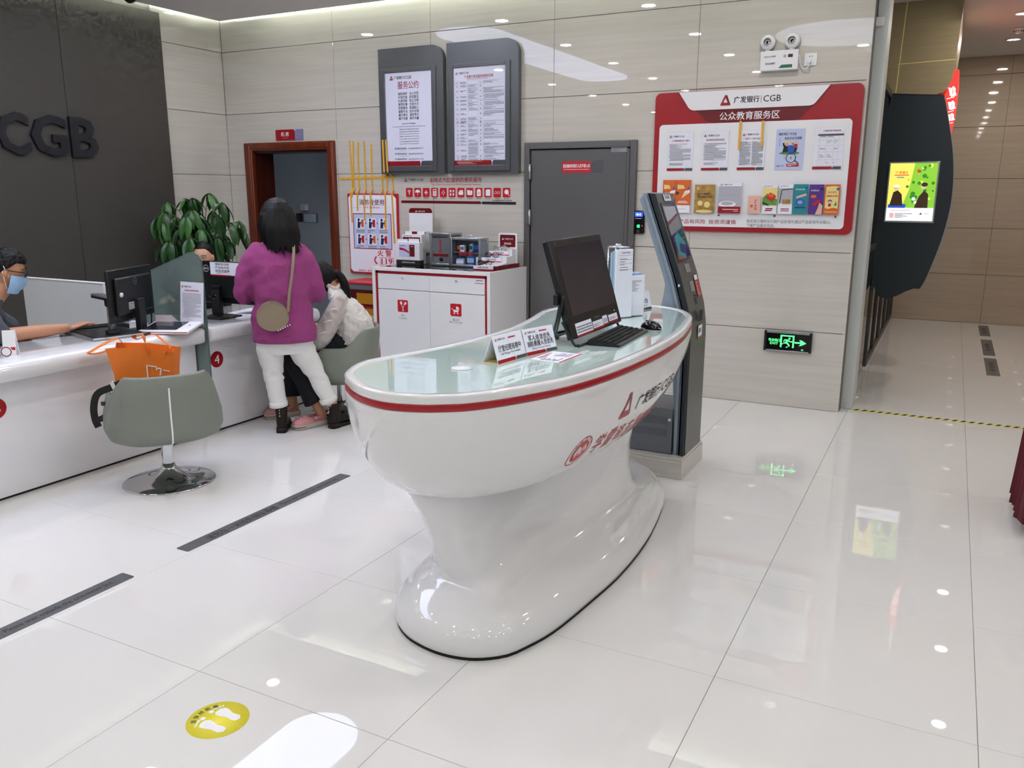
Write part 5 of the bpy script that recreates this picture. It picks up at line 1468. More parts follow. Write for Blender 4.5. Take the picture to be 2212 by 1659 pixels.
# ================================================================== SELF-SERVICE KIOSK
t = thing('kiosk', 'grey self-service kiosk leaning back on a tiled plinth', 'kiosk', (-1.27, 4.78, 0))
kx = 1.27
G().rbox(-.42, .03, -.25, .2, 0, .108, .002, 1, 'wall_tile').rbox(-.42, .024, -.244, .195, .108, .125, .002, 1, 'wall_tile').build('plinth', None, t)
prof = [(-1.262, .125), (-1.262, .80), (-1.266, .88), (-1.282, .985), (-1.335, 1.167), (-1.505, 1.625), (-1.53, 1.63), (-1.56, 1.622), (-1.582, 1.591), (-1.425, 1.16), (-1.414, 1.12), (-1.42, 1.06), (-1.435, .98), (-1.425, .9), (-1.395, .8), (-1.36, .7), (-1.342, .55), (-1.325, .3), (-1.325, .125)]
side = [(x + kx, z) for x, z in prof]
G().prism(side, -.165, .165, 'y', 'kiosk_side').build('column', None, t)
front = [(-1.262, .125), (-1.262, .80), (-1.266, .88), (-1.282, .985), (-1.335, 1.167), (-1.505, 1.625)]
def band(off0, off1):
    a = [(x + kx + off1, z) for x, z in front]
    b = [(x + kx + off0, z) for x, z in front][::-1]
    return a + b
G().prism(band(-.014, .006), -.19, -.165, 'y', 'kiosk_teal').prism(band(-.014, .006), .165, .19, 'y', 'kiosk_teal').build('edge_trim', None, t)
G().prism([(x, z) for x, z in band(-.03, .012)], -.165, .165, 'y', 'kiosk_front').build('front_skin', None, t)
G().prism([(x - .002, z) for x, z in band(-.05, -.0335)], -.185, .185, 'y', 'kiosk_side').build('side_lip', None, t)
G().box(-.012, .0135, -.19, .19, .862, .867, 'ink').build('seam', None, t)
# screen and slots on the sloping face
p0, p1 = Vector((-1.335 + kx + .0125, 0, 1.167)), Vector((-1.505 + kx + .0125, 0, 1.625))
Fk = frame((p0.x, -.165, p0.z), (0, 1, 0), (p1 - p0))
Lk = (p1 - p0).length
G().rbox(.03, .3, .075, Lk - .055, -.004, .003, .002, 1, 'black_gloss').xf(Fk).build('screen_bezel', None, t)
s = Sheet(t, Fk, 'screen'); s.rect(.045, .095, .285, Lk - .075, 'screen_off', 8); s.poly([(.05, Lk - .17), (.28, Lk - .12), (.28, Lk - .08), (.05, Lk - .08)], 'ink_light', 9); s.poly([(.05, Lk - .19), (.28, Lk - .135), (.28, Lk - .125), (.05, Lk - .175)], 'red_dark', 9.5); s.poly([(.07, .12), (.2, .1), (.27, .19), (.17, .25), (.09, .23)], 'teal', 9); s.poly([(.12, .14), (.22, .12), (.27, .17), (.15, .19)], 'navy', 9.5); s.build('dim screen with faint picture')
s = Sheet(t, Fk, 'header_label'); s.rect(.12, Lk - .045, .25, Lk - .008, 'paper', 7); s.text('回单机', .185, Lk - .024, .09, .024, 'ink', 8, .012); s.build()
G().rbox(.13, .21, .015, .065, -.002, .004, .002, 1, 'alu').xf(Fk).build('card_reader', None, t)
p2 = Vector((-1.282 + kx + .0125, 0, .985))
Fl = frame((p2.x, -.165, p2.z), (0, 1, 0), (p0 - p2))
G().rbox(.13, .2, .09, .15, -.002, .004, .002, 1, 'alu').xf(Fl).build('fingerprint_pad', None, t)
s = Sheet(t, Fl, 'label'); s.rect(.235, .15, .3, .178, 'paper', 7); s.rrect(.23, .05, .3, .148, .004, 'red_bright', 7); s.lines(.238, .06, .292, .14, 7, 'pink_pale', 8); 
for z in (.06, .045, .03, .015): s.rect(.15, z, .19, z + .008, 'ink', 7)
s.build()
s = Sheet(t, frame((-1.262 + kx + .0125, -.165, 0), (0, 1, 0), (0, 0, 1)), 'receipt_slot'); s.rect(.14, .9, .22, .965, 'ink', 6); s.rect(.14, .80, .225, .875, 'paper', 6); s.text('回单口', .18, .845, .06, .03, 'ink', 7, .01); s.rect(.14, .80, .225, .81, 'red_bright', 7); s.build()
G().cyl((.0, -.19, 1.12), (.0, -.194, 1.12), .008, n=12, m='chrome').xf(Matrix.Translation((-.055, 0, 0))).build('lock', None, t)
# low rear cabinet with vents
G().rbox(-.39, -.06, -.185, .17, .127, .40, .004, 2, 'kiosk_grey').build('rear_cabinet', None, t)
g = G()
for r_ in range(5):
    for k in range(22):
        g.box(-.30 + k * .0098, -.296 + k * .0098, -.1855, -.184, .345 - r_ * .0095, .349 - r_ * .0095, 'ink')
        g.box(-.30 + k * .0098, -.296 + k * .0098, -.1855, -.184, .27 - r_ * .0095, .274 - r_ * .0095, 'ink')
o = g.build('vent_holes', None, t); o['kind'] = 'stuff'
G().cyl((-.075, -.184, .335), (-.075, -.192, .335), .011, n=14, m='chrome').build('cabinet_lock', None, t)
s = Sheet(t, WALLF(-.35, -.1855, .325), 'rating_label'); s.rect(0, 0, .05, .045, 'ink_light', 1); s.lines(.004, .005, .046, .04, 5, 'ink_grey', 2); s.build()

# ================================================================== LETTERS ON THE DARK WALL
for c, y0, y1, z0, z1, lb in (('C', 4.155, 4.42, 1.915, 2.245, 'dark letter C on the taupe panelled wall'), ('G', 4.43, 4.745, 1.915, 2.245, 'dark letter G on the taupe panelled wall'), ('B', 4.778, 5.035, 1.915, 2.245, 'dark letter B on the taupe panelled wall')):
    v, f, asp = glyph(c, .028)
    g = G()
    X = XL + .04
    w_, h_ = y1 - y0, z1 - z0
    g.add([(X + .03, y0 + w_ / 2 + a * w_, z0 + h_ / 2 + b * h_) for a, b in v], f, 'letter_dark' if 'letter_dark' in MATS else mat('letter_dark', '#15161c', .35))
    n = len(v)
    # side walls from the boundary edges
    ec = {}
    for q in f:
        for i in range(len(q)):
            e = (q[i], q[(i + 1) % len(q)])
            ec[e] = ec.get(e, 0) + 1
    vv = [(X + .03, y0 + w_ / 2 + a * w_, z0 + h_ / 2 + b * h_) for a, b in v] + [(X, y0 + w_ / 2 + a * w_, z0 + h_ / 2 + b * h_) for a, b in v]
    g.add(vv, [(e[1], e[0], e[0] + n, e[1] + n) for e in ec if (e[1], e[0]) not in ec], 'letter_dark')
    tag(g.build('letter_' + c.lower()), lb, 'letter', 'letters on the dark wall')

# ================================================================== TELLER COUNTER
ZT = .757
mat('white_lam2', '#efeef0', .1)
def counter(y0, y1, label, r0, r1):
    t = thing('teller_counter', label, 'counter', (-4.4, (y0 + y1) / 2, 0))
    L_ = (y1 - y0) / 2
    prof = [(-.58, .655), (.02, .652)]
    for k in range(9):
        a = R(-90 + 180 * k / 8)
        prof.append((.083 + .047 * math.cos(a), .7035 + .0505 * math.sin(a)))
    prof += [(.0, .757), (-.58, .757)]
    g = G()
    def ring(y, d):
        return [(max(min(x, .13 - d), -.58), y, z) for x, z in prof]
    rings = []
    if r0: rings += [ring(-L_, .05), ring(-L_ + .012, .018), ring(-L_ + .04, 0)]
    else: rings += [ring(-L_, 0)]
    if r1: rings += [ring(L_ - .04, 0), ring(L_ - .012, .018), ring(L_, .05)]
    else: rings += [ring(L_, 0)]
    g.loft([q[::-1] for q in rings], 'white_gloss')
    g.build('top', None, t)
    G().rbox(-.03, 0, -L_, L_, .012, .654, .002, 1, 'white_lam2').box(-.5, -.03, -L_, -L_ + .02, .012, .654, 'white_lam2').box(-.58, -.03, L_ - .02, L_, .012, .654, 'white_lam2').build('front_panel', None, t)
    G().box(-.03, -.004, -L_ + .005, L_ - .005, 0, .013, 'black_matte').build('kick_strip', None, t)
    return t
c3 = counter(-3.0, 3.888, 'white teller counter with red number disc, left of the glass screen', 0, 1)
c4 = counter(3.912, 5.0, 'white teller counter number 4 with red disc, right of the glass screen', 1, 0)
def badge(t, y, n):
    lo_ = y - t.location.y
    G().prism([(lo_ + .056 * math.cos(2 * math.pi * k / 32), .505 + .056 * math.sin(2 * math.pi * k / 32)) for k in range(32)], 0, .003, 'x', 'cgb_red').build('number_disc', None, t)
    s = Sheet(t, frame((.003, lo_, .505), (0, 1, 0), (0, 0, 1)), 'number'); s.text(n, 0, 0, .045, .062, 'ink_white', 1, .004); s.build()
badge(c4, 4.062, '4'); badge(c3, 2.535, '3')
# frosted screen between the two stations and the low white divider behind it
t = thing('glass_screen', 'frosted green glass screen with sloping top between the two counters', 'glass screen', (-4.4, 3.9, 0))
pts = [(.112, .2), (.112, 1.13), (.1, 1.2), (.075, 1.232), (.04, 1.246), (0, 1.243), (-.36, 1.118), (-.82, .935), (-.84, .757), (-.6, .757), (-.6, .66), (-.03, .66), (-.03, .2)]
G().prism(pts, -.006, .006, 'y', 'frosted').build('pane', None, t)
G().prism([(.112, .2), (.1135, .2), (.1135, 1.13), (.102, 1.2), (.077, 1.234), (.04, 1.248), (0, 1.245), (-.82, .937), (-.82, .935), (0, 1.243), (.04, 1.246), (.075, 1.232), (.1, 1.2), (.112, 1.13)], -.006, .006, 'y', mat('glass_edge', '#55706a', .15)).build('polished_edge', None, t)
t = thing('desk_divider', 'low white divider panel behind the counter', 'divider', (-5.7, 3.9, 0))
G().rbox(-.48, .44, -.015, .015, .3, .995, .003, 1, 'paint_white').build('panel', None, t)
G().rbox(-.48, .44, -.02, .02, .995, 1.003, .002, 1, 'white_plain').build('cap_strip', None, t)
for x in (-.44, .4): G().rbox(x - .02, x + .02, -.02, .02, 0, .3, .003, 1, 'frame_grey').build('leg', None, t)
# things on the counter, left of the screen
def on_counter(name, label, cat, x, y, rz=0, group=None):
    return thing(name, label, cat, (x, y, ZT), rz, group)
def monitor(name, label, x, y, rz, w, zb, zt, stand_y=.0, sticker=False, hx=0):
    """seen from behind: local -y faces the viewer"""
    t = on_counter(name, label, 'monitor', x, y, rz)
    g = G().rbox(-w / 2, w / 2, 0, .022, zb, zt, .006, 2, 'black_plastic').rbox(-w / 2 + .05, w / 2 - .05, -.025, .004, zb + .04, zt - .05, .012, 2, 'black_plastic')
    g.build('housing', None, t)
    s = Sheet(t, WALLF(0, .0222, 0), 'display', -.0005); s.rect(-w / 2 + .012, zb + .02, w / 2 - .012, zt - .012, 'screen_off'); s.build()
    G().rbox(-.035 + hx, .035 + hx, -.06, -.02, .02, zb + .13, .006, 2, 'black_plastic').build('stand', None, t)
    G().rbox(-.11 + hx, .11 + hx, -.13, .08, 0, .014, .005, 2, 'black_plastic').build('base', None, t)
    return t
d_ = Vector((-.2, .47)).normalized()
t = monitor('monitor', 'black monitor seen from behind, left of the glass screen', -4.53, 3.545, math.atan2(d_.y, d_.x), .52, .09, .412)
s = Sheet(t, WALLF(0, -.0252, 0), 'logo_disc'); s.ring(.0, .33, .018, .0215, 'ink_grey', 1); s.text('DELL', .0, .33, .028, .009, 'ink_grey', 1); s.build()
s = Sheet(t, WALLF(0, -.0252, 0), 'sticker'); s.rect(-.1, .16, -.03, .205, 'ink_light'); s.lines(-.095, .165, -.035, .2, 3, 'ink_grey'); s.build()
G().cyl((.1, -.025, .2), (.1, -.035, .2), .014, n=18, m='white_plain').xf(Matrix.Translation((-.28, 0, .06))).build('round_seal', None, t)
t = monitor('monitor', 'black monitor with white notice strip on its back, right of the glass screen', -4.47, 4.30, R(2), .50, .10, .395, hx=-.09)
s = Sheet(t, WALLF(0, -.0252, 0), 'logo_disc'); s.ring(-.188, .345, .021, .0255, 'ink_light', 1); s.text('DELL', -.188, .345, .034, .011, 'ink_white', 1, .01); s.build()
s = Sheet(t, WALLF(0, -.026, 0), 'notice_strip'); s.rect(-.148, .297, .12, .392, 'paper', 1)
for k, q in enumerate(('理财非存款', '产品有风险', '投资须谨慎')): s.text(q, -.035, .378 - .023 * k, .13, .017, 'ink', 2, .008)
s.lines(-.09, .308, .03, .325, 2, 'ink_light', 2); s.rect(-.148, .297, .04, .305, 'red_bright', 2); s.rect(.04, .297, .12, .303, 'grey_dark', 2); s.build('white strip with black characters and a red edge')
G().rbox(-.125, -.055, -.065, -.06, .03, .2, .003, 1, 'black_matte').cyl((-.09, -.066, .15), (-.09, -.064, .15), .02, n=18, m='black_gloss').build('cable_cover', None, t)
# document camera
t = on_counter('document_camera', 'document camera with silver column on a black tray on the counter', 'document camera', -4.62, 3.40, R(-15))
G().rbox(-.24, .20, -.16, .16, .0, .016, .006, 2, 'alu').build('tray_frame', None, t)
G().rbox(-.225, .19, -.145, .15, .012, .022, .004, 2, 'black_plastic').build('mat', None, t)
G().rbox(.105, .165, -.05, .02, .02, .05, .008, 2, 'black_plastic').build('column_foot', None, t)
G().cyl((.135, -.015, .05), (.135, -.015, .195), .022, n=18, m='alu').build('column', None, t)
G().rbox(.11, .16, -.04, .01, .19, .245, .008, 2, 'black_plastic').build('column_head', None, t)
G().rbox(-.07, .17, -.045, .01, .243, .257, .005, 2, 'alu').rbox(-.08, .16, -.04, .005, .228, .243, .004, 2, 'black_plastic').build('arm', None, t)
t = on_counter('keyboard', 'black keyboard under the hand of the seated man', 'keyboard', -4.86, 3.50, R(70))
G().prism([(-.07, .0), (.07, .0), (.07, .012), (-.07, .026)], -.2, .2, 'y', 'black_plastic').xf(Matrix.Rotation(R(90), 4, 'Z')).build('base', None, t)
g = G()
for r_ in range(5):
    for k in range(18): g.box(-.19 + k * .0212, -.173 + k * .0212, -.055 + r_ * .023, -.037 + r_ * .023, .016, .026, 'black_matte')
o = g.build('keys', None, t); o['kind'] = 'stuff'
# signing tablet
t = on_counter('signing_tablet', 'white signing tablet with dark glass near the screen', 'tablet', -4.375, 3.67, R(25))
tilt = Matrix.Rotation(R(6), 4, 'X')
G().rbox(-.15, .17, -.12, .13, .008, .028, .006, 2, 'white_plain').xf(tilt @ Matrix.Translation((0, 0, .006))).build('body', None, t)
s = Sheet(t, tilt @ frame((0, 0, .034), (1, 0, 0), (0, 1, 0)), 'glass_pad'); s.rrect(-.135, -.085, .085, .12, .006, 'screen_off', 1); s.rect(.12, .02, .13, .04, 'ink', 1); s.build()
G().box(-.148, .168, -.1215, -.119, .02, .024, 'red_bright').xf(tilt @ Matrix.Translation((0, 0, .006))).build('red_line', None, t)
t = on_counter('card_tray', 'pale pink open card tray behind the signing tablet', 'card tray', -4.54, 3.80, R(25))
G().prism([(-.05, 0), (.05, 0), (.05, .03), (-.05, .085)], -.055, -.05, 'x', 'pink_tray' if 'pink_tray' in MATS else mat('pink_tray', '#e3d6d8', .4)).prism([(-.05, 0), (.05, 0), (.05, .03), (-.05, .085)], .05, .055, 'x', 'pink_tray').box(-.05, .05, .045, .05, 0, .03, 'pink_tray').box(-.05, .05, -.05, -.045, 0, .085, 'pink_tray').box(-.05, .05, -.05, .05, 0, .005, 'pink_tray').build('tray', None, t)
t = on_counter('pen_stand', 'black pen on its stand and cord beside the glass screen', 'pen', -4.62, 3.74)
G().lathe([(.022, 0), (.022, .012), (.012, .03)], n=16, m='black_plastic').build('foot', None, t)
G().cyl((0, 0, .02), (.012, 0, .17), .005, .006, 8, 'black_plastic').build('pen', None, t)
t = on_counter('white_box', 'small white box behind the monitor stand', 'box', -4.66, 3.66, R(20))
G().rbox(-.045, .045, -.02, .02, 0, .05, .004, 2, 'white_plain').build('box', None, t)
t = thing('paper_stand', 'printed sheet in an acrylic stand leaning on the glass screen', 'notice stand', (-4.357, 3.835, ZT))
ln = Matrix.Rotation(R(-6), 4, 'X')
G().box(-.105, .105, -.001, .001, .02, .3, 'paper').xf(ln).build('sheet', None, t)
s = Sheet(t, ln @ WALLF(-.105, -.001, .02)); s.brand(.012, .25, .012); s.text('投资理财消费风险提示', .105, .225, .13, .011, 'red_bright', 2, .008); s.lines(.02, .045, .19, .21, 19, 'ink_light', 2, 11, .45); s.rect(0, 0, .13, .014, 'cgb_red'); s.rect(.132, 0, .21, .014, 'grey_dark'); s.build()
G().rbox(-.11, .11, -.005, -.0025, 0, .305, .001, 1, 'clear_acrylic').xf(ln).build('acrylic_front', None, t)
G().rbox(-.11, .11, -.005, .045, 0, .003, .001, 1, 'clear_acrylic').build('acrylic_foot', None, t)
t = on_counter('folding_sign', 'small red and white folded sign at the left end of the counter', 'table sign', -4.52, 2.70, R(40))
G().prism([(-.03, 0), (-.025, 0), (.0, .125), (.025, 0), (.03, 0), (.003, .135), (-.003, .135)], -.005, .06, 'x', 'white_plain').build('card', None, t)
s = Sheet(t, frame((0, -.0305, 0), (1, 0, 0), (0, .03, .135)), 'print'); s.rect(-.003, .03, .058, .085, 'red_bright', 1); s.rect(-.003, .12, .058, .135, 'red_bright', 1); s.build()
t = on_counter('round_tag', 'round white tag with red ring on the counter edge', 'tag', -4.44, 2.655, R(40))
G().prism([(.03 * math.cos(2 * math.pi * k / 24), .032 + .03 * math.sin(2 * math.pi * k / 24)) for k in range(24)], 0, .003, 'y', 'white_plain').build('disc', None, t)
s = Sheet(t, WALLF(0, 0, .032), 'ring_print'); s.ring(0, 0, .022, .027, 'red_dark', 1); s.build()
for k, (x, y, r_, lb) in enumerate(((-4.60, 4.62, 12, 'white form lying on counter 4, upper sheet'), (-4.50, 4.47, -8, 'white form lying on counter 4 beside the monitor foot'))):
    o = on_counter('paper_form', lb, 'paper', x, y, R(r_), 'forms on counter 4')
    G().box(-.105, .105, -.148, .148, 0, .0012, 'paper').build('sheet', None, o)
    s = Sheet(o, frame((0, 0, .0012), (1, 0, 0), (0, 1, 0))); s.lines(-.09, -.12, .09, .12, 12, 'ink_light', 1, k, .25); s.build()
t = on_counter('leaflet_pile', 'small pile of red and white leaflets on counter 4', 'leaflets', -4.62, 4.80, R(30))
for k, m in enumerate(('paper', 'red_bright', 'paper', 'gold')): G().rbox(-.05, .05, -.01, .002, 0, .14 - .01 * k, .001, 1, m).xf(Matrix.Translation((0, .016 * k, 0)) @ Matrix.Rotation(R(-12), 4, 'X')).build('leaflet', None, t)

# ================================================================== VISITOR CHAIRS
def chair_mesh(t, seam=True):
    n = 72
    rings = [[] for _ in range(14)]
    sec = None
    for j in range(n):
        th = 2 * math.pi * j / n              # 0 = back (local -y)
        a = th if th <= math.pi else th - 2 * math.pi
        q = abs(a)
        c, s_ = math.cos(a), math.sin(a)
        ex = 2.6
        rad = 1 / ((abs(s_) / .305) ** ex + (abs(c) / .285) ** ex) ** (1 / ex)
        def sm(x0, x1, x):
            k = max(0, min(1, (x - x0) / (x1 - x0)))
            return k * k * (3 - 2 * k)
        zt_ = .675 - .125 * sm(R(48), R(78), q) - .155 * sm(R(104), R(140), q)
        lean = .02 * sm(R(80), R(30), q) if q < R(80) else 0
        op = sm(R(110), R(150), q)
        dx, dy = s_, -c
        zi = .435
        P = [(.0, .274), (.55 * rad, .274), (.82 * rad, .28), (.96 * rad, .302), (1.02 * rad, .345), (rad * 1.015, .42 if zt_ > .45 else .36), (rad * 1.0, (zt_ + .42) / 2 if zt_ > .45 else .385), (rad * 1.0 - .006, zt_ - .012), (rad - .02, zt_), (rad - .036, zt_ - .012), (rad * .9 - .025, (zt_ + zi) / 2 + .0), (rad * .86 - .02, zi + .004), (.6 * rad, zi + .012), (0, zi + .014)]
        for i, (r_, z) in enumerate(P):
            k = lean * max(0, (z - .45) / .22)
            # back panel narrows upwards
            nar = 1 - .12 * max(0, (z - .42) / .25) * (1 - sm(R(30), R(100), q) * 0)
            rings[i].append((dx * r_ * nar, dy * r_ - k, z))
    G().loft(rings, 'chair_green', cap=False).build('shell', None, t)
    if seam:
        v = []
        for z in [.265, .3, .35, .42, .5, .56, .61]:
            y = -.289 - .02 * max(0, (z - .45) / .22) if z > .4 else -.285 * {.265: .75, .3: .965, .35: 1.025}[z]
            v.append([(-.004, y - .0015, z), (.004, y - .0015, z), (.004, y + .004, z), (-.004, y + .004, z)])
        G().loft(v, 'ink_white', smooth=False).build('back_seam', None, t)
    G().lathe([(.048, .26), (.048, .274), (.02, .275)], n=20, m='black_plastic').build('collar', None, t)
    G().lathe([(.031, .05), (.031, .262)], n=24, m='chrome', cap=False).build('pole', None, t)
    G().lathe([(.25, 0), (.252, .004), (.245, .008), (.18, .016), (.11, .03), (.065, .055), (.042, .085), (.033, .11)], n=48, m='chrome').build('trumpet_base', None, t)
    G().tube(catmull([(.03, .03, .255), (.12, .1, .25), (.21, .12, .243), (.25, .125, .232)], 4, False), .007, 8, 'black_plastic').build('height_lever', None, t)
def face(dx, dy):
    return math.atan2(dy, dx) - math.pi / 2
t = thing('visitor_chair', 'sage green swivel tub chair with chrome base holding the orange bag', 'chair', (-3.863, 3.149, 0), face(-.846, .533), 'green visitor chairs')
chair_mesh(t)
t = thing('visitor_chair', 'sage green swivel tub chair under the seated woman in white blouse', 'chair', (-3.93, 4.80, 0), face(-.85, -.53), 'green visitor chairs')
chair_mesh(t)
# orange shopping bag on the near chair
t = thing('shopping_bag', 'orange non-woven shopping bag standing on the near green chair', 'bag', (-4.0, 3.18, .45), face(-.62, .78))
n_ = 6
def bag_ring(z, wx, wy, tw=0):
    p = [(-wx, -wy), (0, -wy - .008), (wx, -wy), (wx - .012 - .02 * z, 0), (wx, wy), (0, wy + .008), (-wx, wy), (-wx + .012 + .02 * z, 0)]
    return [(x + tw * z, y, z) for x, y in p]
tp = [(-.19, -.085, .33), (-.02, -.10, .335), (.165, -.085, .295), (.15, .0, .30), (.175, .085, .30), (.0, .10, .325), (-.175, .09, .335), (-.16, .0, .32)]
G().loft([bag_ring(.001, .14, .075), bag_ring(.05, .15, .08), bag_ring(.18, .158, .084), tp, [(x * .985, y * .96, z - .001) for x, y, z in tp], [(x * .9, y * .9, .19) for x, y in [(p[0], p[1]) for p in bag_ring(.18, .158, .084)]], [(p[0] * .9, p[1] * .9, .01) for p in bag_ring(.05, .15, .08)]], 'orange_bag', smooth=False).build('body', None, t)
def strap_loop(pts, w=.014):
    g = G(); c = catmull(pts, 6, False); v = []
    for k, p in enumerate(c):
        d = (c[min(k + 1, len(c) - 1)] - c[max(k - 1, 0)]).normalized()
        nn = Vector((.25, .1, 1)).cross(d)
        nn = nn.normalized() * w if nn.length > .01 else Vector((0, w, 0))
        th = d.cross(nn).normalized() * .0012
        v.append([p - nn - th, p + nn - th, p + nn + th, p - nn + th])
    return g.loft(v, 'orange_bag', smooth=False)
strap_loop([(.03, -.095, .29), (.025, -.1, .36), (.01, -.09, .405), (-.03, -.09, .40), (-.025, -.07, .375), (.06, -.06, .40), (.12, -.08, .36), (.15, -.09, .33), (.12, -.095, .29)]).build('handle', None, t)
strap_loop([(-.13, .07, .30), (-.15, .06, .36), (-.19, .03, .355), (-.25, -.02, .325), (-.29, -.05, .30), (-.24, -.03, .295), (-.19, .0, .31)]).build('handle', None, t)
s = Sheet(t, frame((.02, -.094, .2), (1, 0, .0), (0, -.02, 1)), 'bag_print'); s.line([(-.0, -.06), (.0, .03), (.05, .02), (.05, .0)], .006, 'ink_white', 4); s.line([(.055, .012), (.075, .008), (.066, -.03)], .006, 'ink_white', 4.2); s.line([(.085, .0), (.12, -.008)], .005, 'ink_white', 4); s.build()
# black strap hung over the chair arm
t = thing('bag_strap', 'black webbing strap with buckle hanging over the arm of the near chair', 'strap', (-4.05, 2.93, .3))
def web(pts, w, up_=(0, .4, 1)):
    c = catmull(pts, 5, False); g = G(); v = []
    for k, p in enumerate(c):
        d = (c[min(k + 1, len(c) - 1)] - c[max(k - 1, 0)]).normalized()
        nn = (Vector((.63, .77, 0)) * -.7 + Vector((-.77, .63, 0)) * .2 + Vector((0, 0, .5))).cross(d)
        nn = Vector((-.6, .78, 0)).cross(d).normalized() * w
        th = d.cross(nn).normalized() * .0015
        v.append([p - nn - th, p + nn - th, p + nn + th, p - nn + th])
    return g.loft(v, 'black_matte', smooth=False)
def W_(px): return Vector(px) - Vector((-4.05, 2.93, .3))
web([W_(p) for p in ((-3.93, 2.97, .615), (-3.99, 2.93, .585), (-4.07, 2.90, .545), (-4.10, 2.89, .47), (-4.10, 2.89, .40), (-4.085, 2.895, .355))], .019).build('webbing', None, t)
web([W_(p) for p in ((-3.955, 2.94, .56), (-3.975, 2.915, .50), (-4.0, 2.905, .44), (-4.05, 2.895, .41), (-4.09, 2.89, .395))], .016).build('webbing', None, t)
G().rbox(-.028, .028, -.006, .006, -.012, .012, .003, 2, 'chrome').xf(Matrix.Translation(W_((-3.97, 2.93, .595))) @ Matrix.Rotation(R(40), 4, 'Z') @ Matrix.Rotation(R(70), 4, 'Y')).build('buckle', None, t)
G().rbox(-.03, .03, -.006, .006, -.012, .012, .004, 2, 'black_plastic').xf(Matrix.Translation(W_((-4.0, 2.9, .5))) @ Matrix.Rotation(R(40), 4, 'Z')).build('clip', None, t)

# ================================================================== ON THE FLOOR
UP_ = frame((0, 0, 0), (0, 1, 0), (-1, 0, 0))
def strip(y0, y1, label):
    t = thing('queue_strip', label, 'floor strip', (-3.027, (y0 + y1) / 2, 0))
    L_ = (y1 - y0) / 2
    G().prism(rr(-L_, -.04, L_, .04, .01), 0, .0018, 'z', 'brushed').xf(Matrix.Rotation(R(90), 4, 'Z')).build('plate', None, t)
    s = Sheet(t, frame((0, 0, .0018), (0, 1, 0), (-1, 0, 0)), 'lettering')
    s.text('请您在一米线外排队等候', -L_ * .36, -.004, L_ * .78, .05, 'ink', 1, .006); s.text('Please wait outside the one-meter line.', L_ * .48, .0, L_ * .78, .028, 'ink', 1); s.build()
strip(2.497, 3.702, 'dark steel queue strip with lettering, nearest the counter chairs')
strip(1.0, 2.208, 'dark steel queue strip cut by the left edge of the picture')
t = thing('distance_sticker', 'round yellow floor sticker with white footprints', 'floor sticker', (-1.898, 1.642, 0))
G().lathe([(.096, 0), (.096, .0008)], n=48, m='yellow_disc').build('disc', None, t)
s = Sheet(t, frame((0, 0, .0008), (0, 1, 0), (-1, 0, 0)), 'footprints', .0003)
for sg, oy in ((-1, 0), (1, .004)):
    cx = sg * .033
    s.poly([(cx + sg * a, b + oy) for a, b in ((-.012, -.058), (.004, -.062), (.016, -.05), (.014, -.02), (.022, .004), (.023, .022), (.01, .032), (-.012, .031), (-.02, .018), (-.012, -.02), (-.016, -.045))], 'ink_white')
    s.disc(cx - sg * .014, .045 + oy, .0085, 'ink_white', 1, 14)
    for k in range(4): s.disc(cx + sg * (.001 + k * .0085), .047 - k * .004 + oy, .0048 - .0004 * k, 'ink_white', 1, 10)
for k, c in enumerate('请保持距离'):
    a = R(128 - 19 * k)
    s.text(c, .074 * math.cos(a), .074 * math.sin(a), .017, .017, 'ink', 1, .01, rot=a - math.pi / 2)
s.build()
t = thing('threshold_tape', 'yellow and black striped tape across the passage floor', 'floor tape', (.3, 6.745, 0))
G().box(-.835, 1.6, -.025, .025, 0, .0008, 'yellow_disc').build('tape', None, t)
s = Sheet(t, frame((0, 0, .0008), (1, 0, 0), (0, 1, 0)), 'stripes')
x = -.83
while x < 1.55:
    s.poly([(x, -.025), (x + .028, -.025), (x + .053, .025), (x + .025, .025)], 'ink'); x += .056
s.build()
for y0, y1, lb in ((8.65, 9.58, 'grey metal floor plate in the passage, nearest of three'), (9.75, 10.82, 'grey metal floor plate in the passage, middle of three'), (11.1, 12.0, 'grey metal floor plate in the passage, farthest of three')):
    t = thing('floor_plate', lb, 'floor plate', (.483, (y0 + y1) / 2, 0), 0, 'passage floor plates')
    G().rbox(-.055, .055, -(y1 - y0) / 2, (y1 - y0) / 2, 0, .002, .0006, 1, 'brushed').build('plate', None, t)
    s = Sheet(t, frame((0, 0, .002), (0, 1, 0), (-1, 0, 0))); s.text('请在一米线外等候', 0, 0, .5, .05, 'ink', 1); s.build()
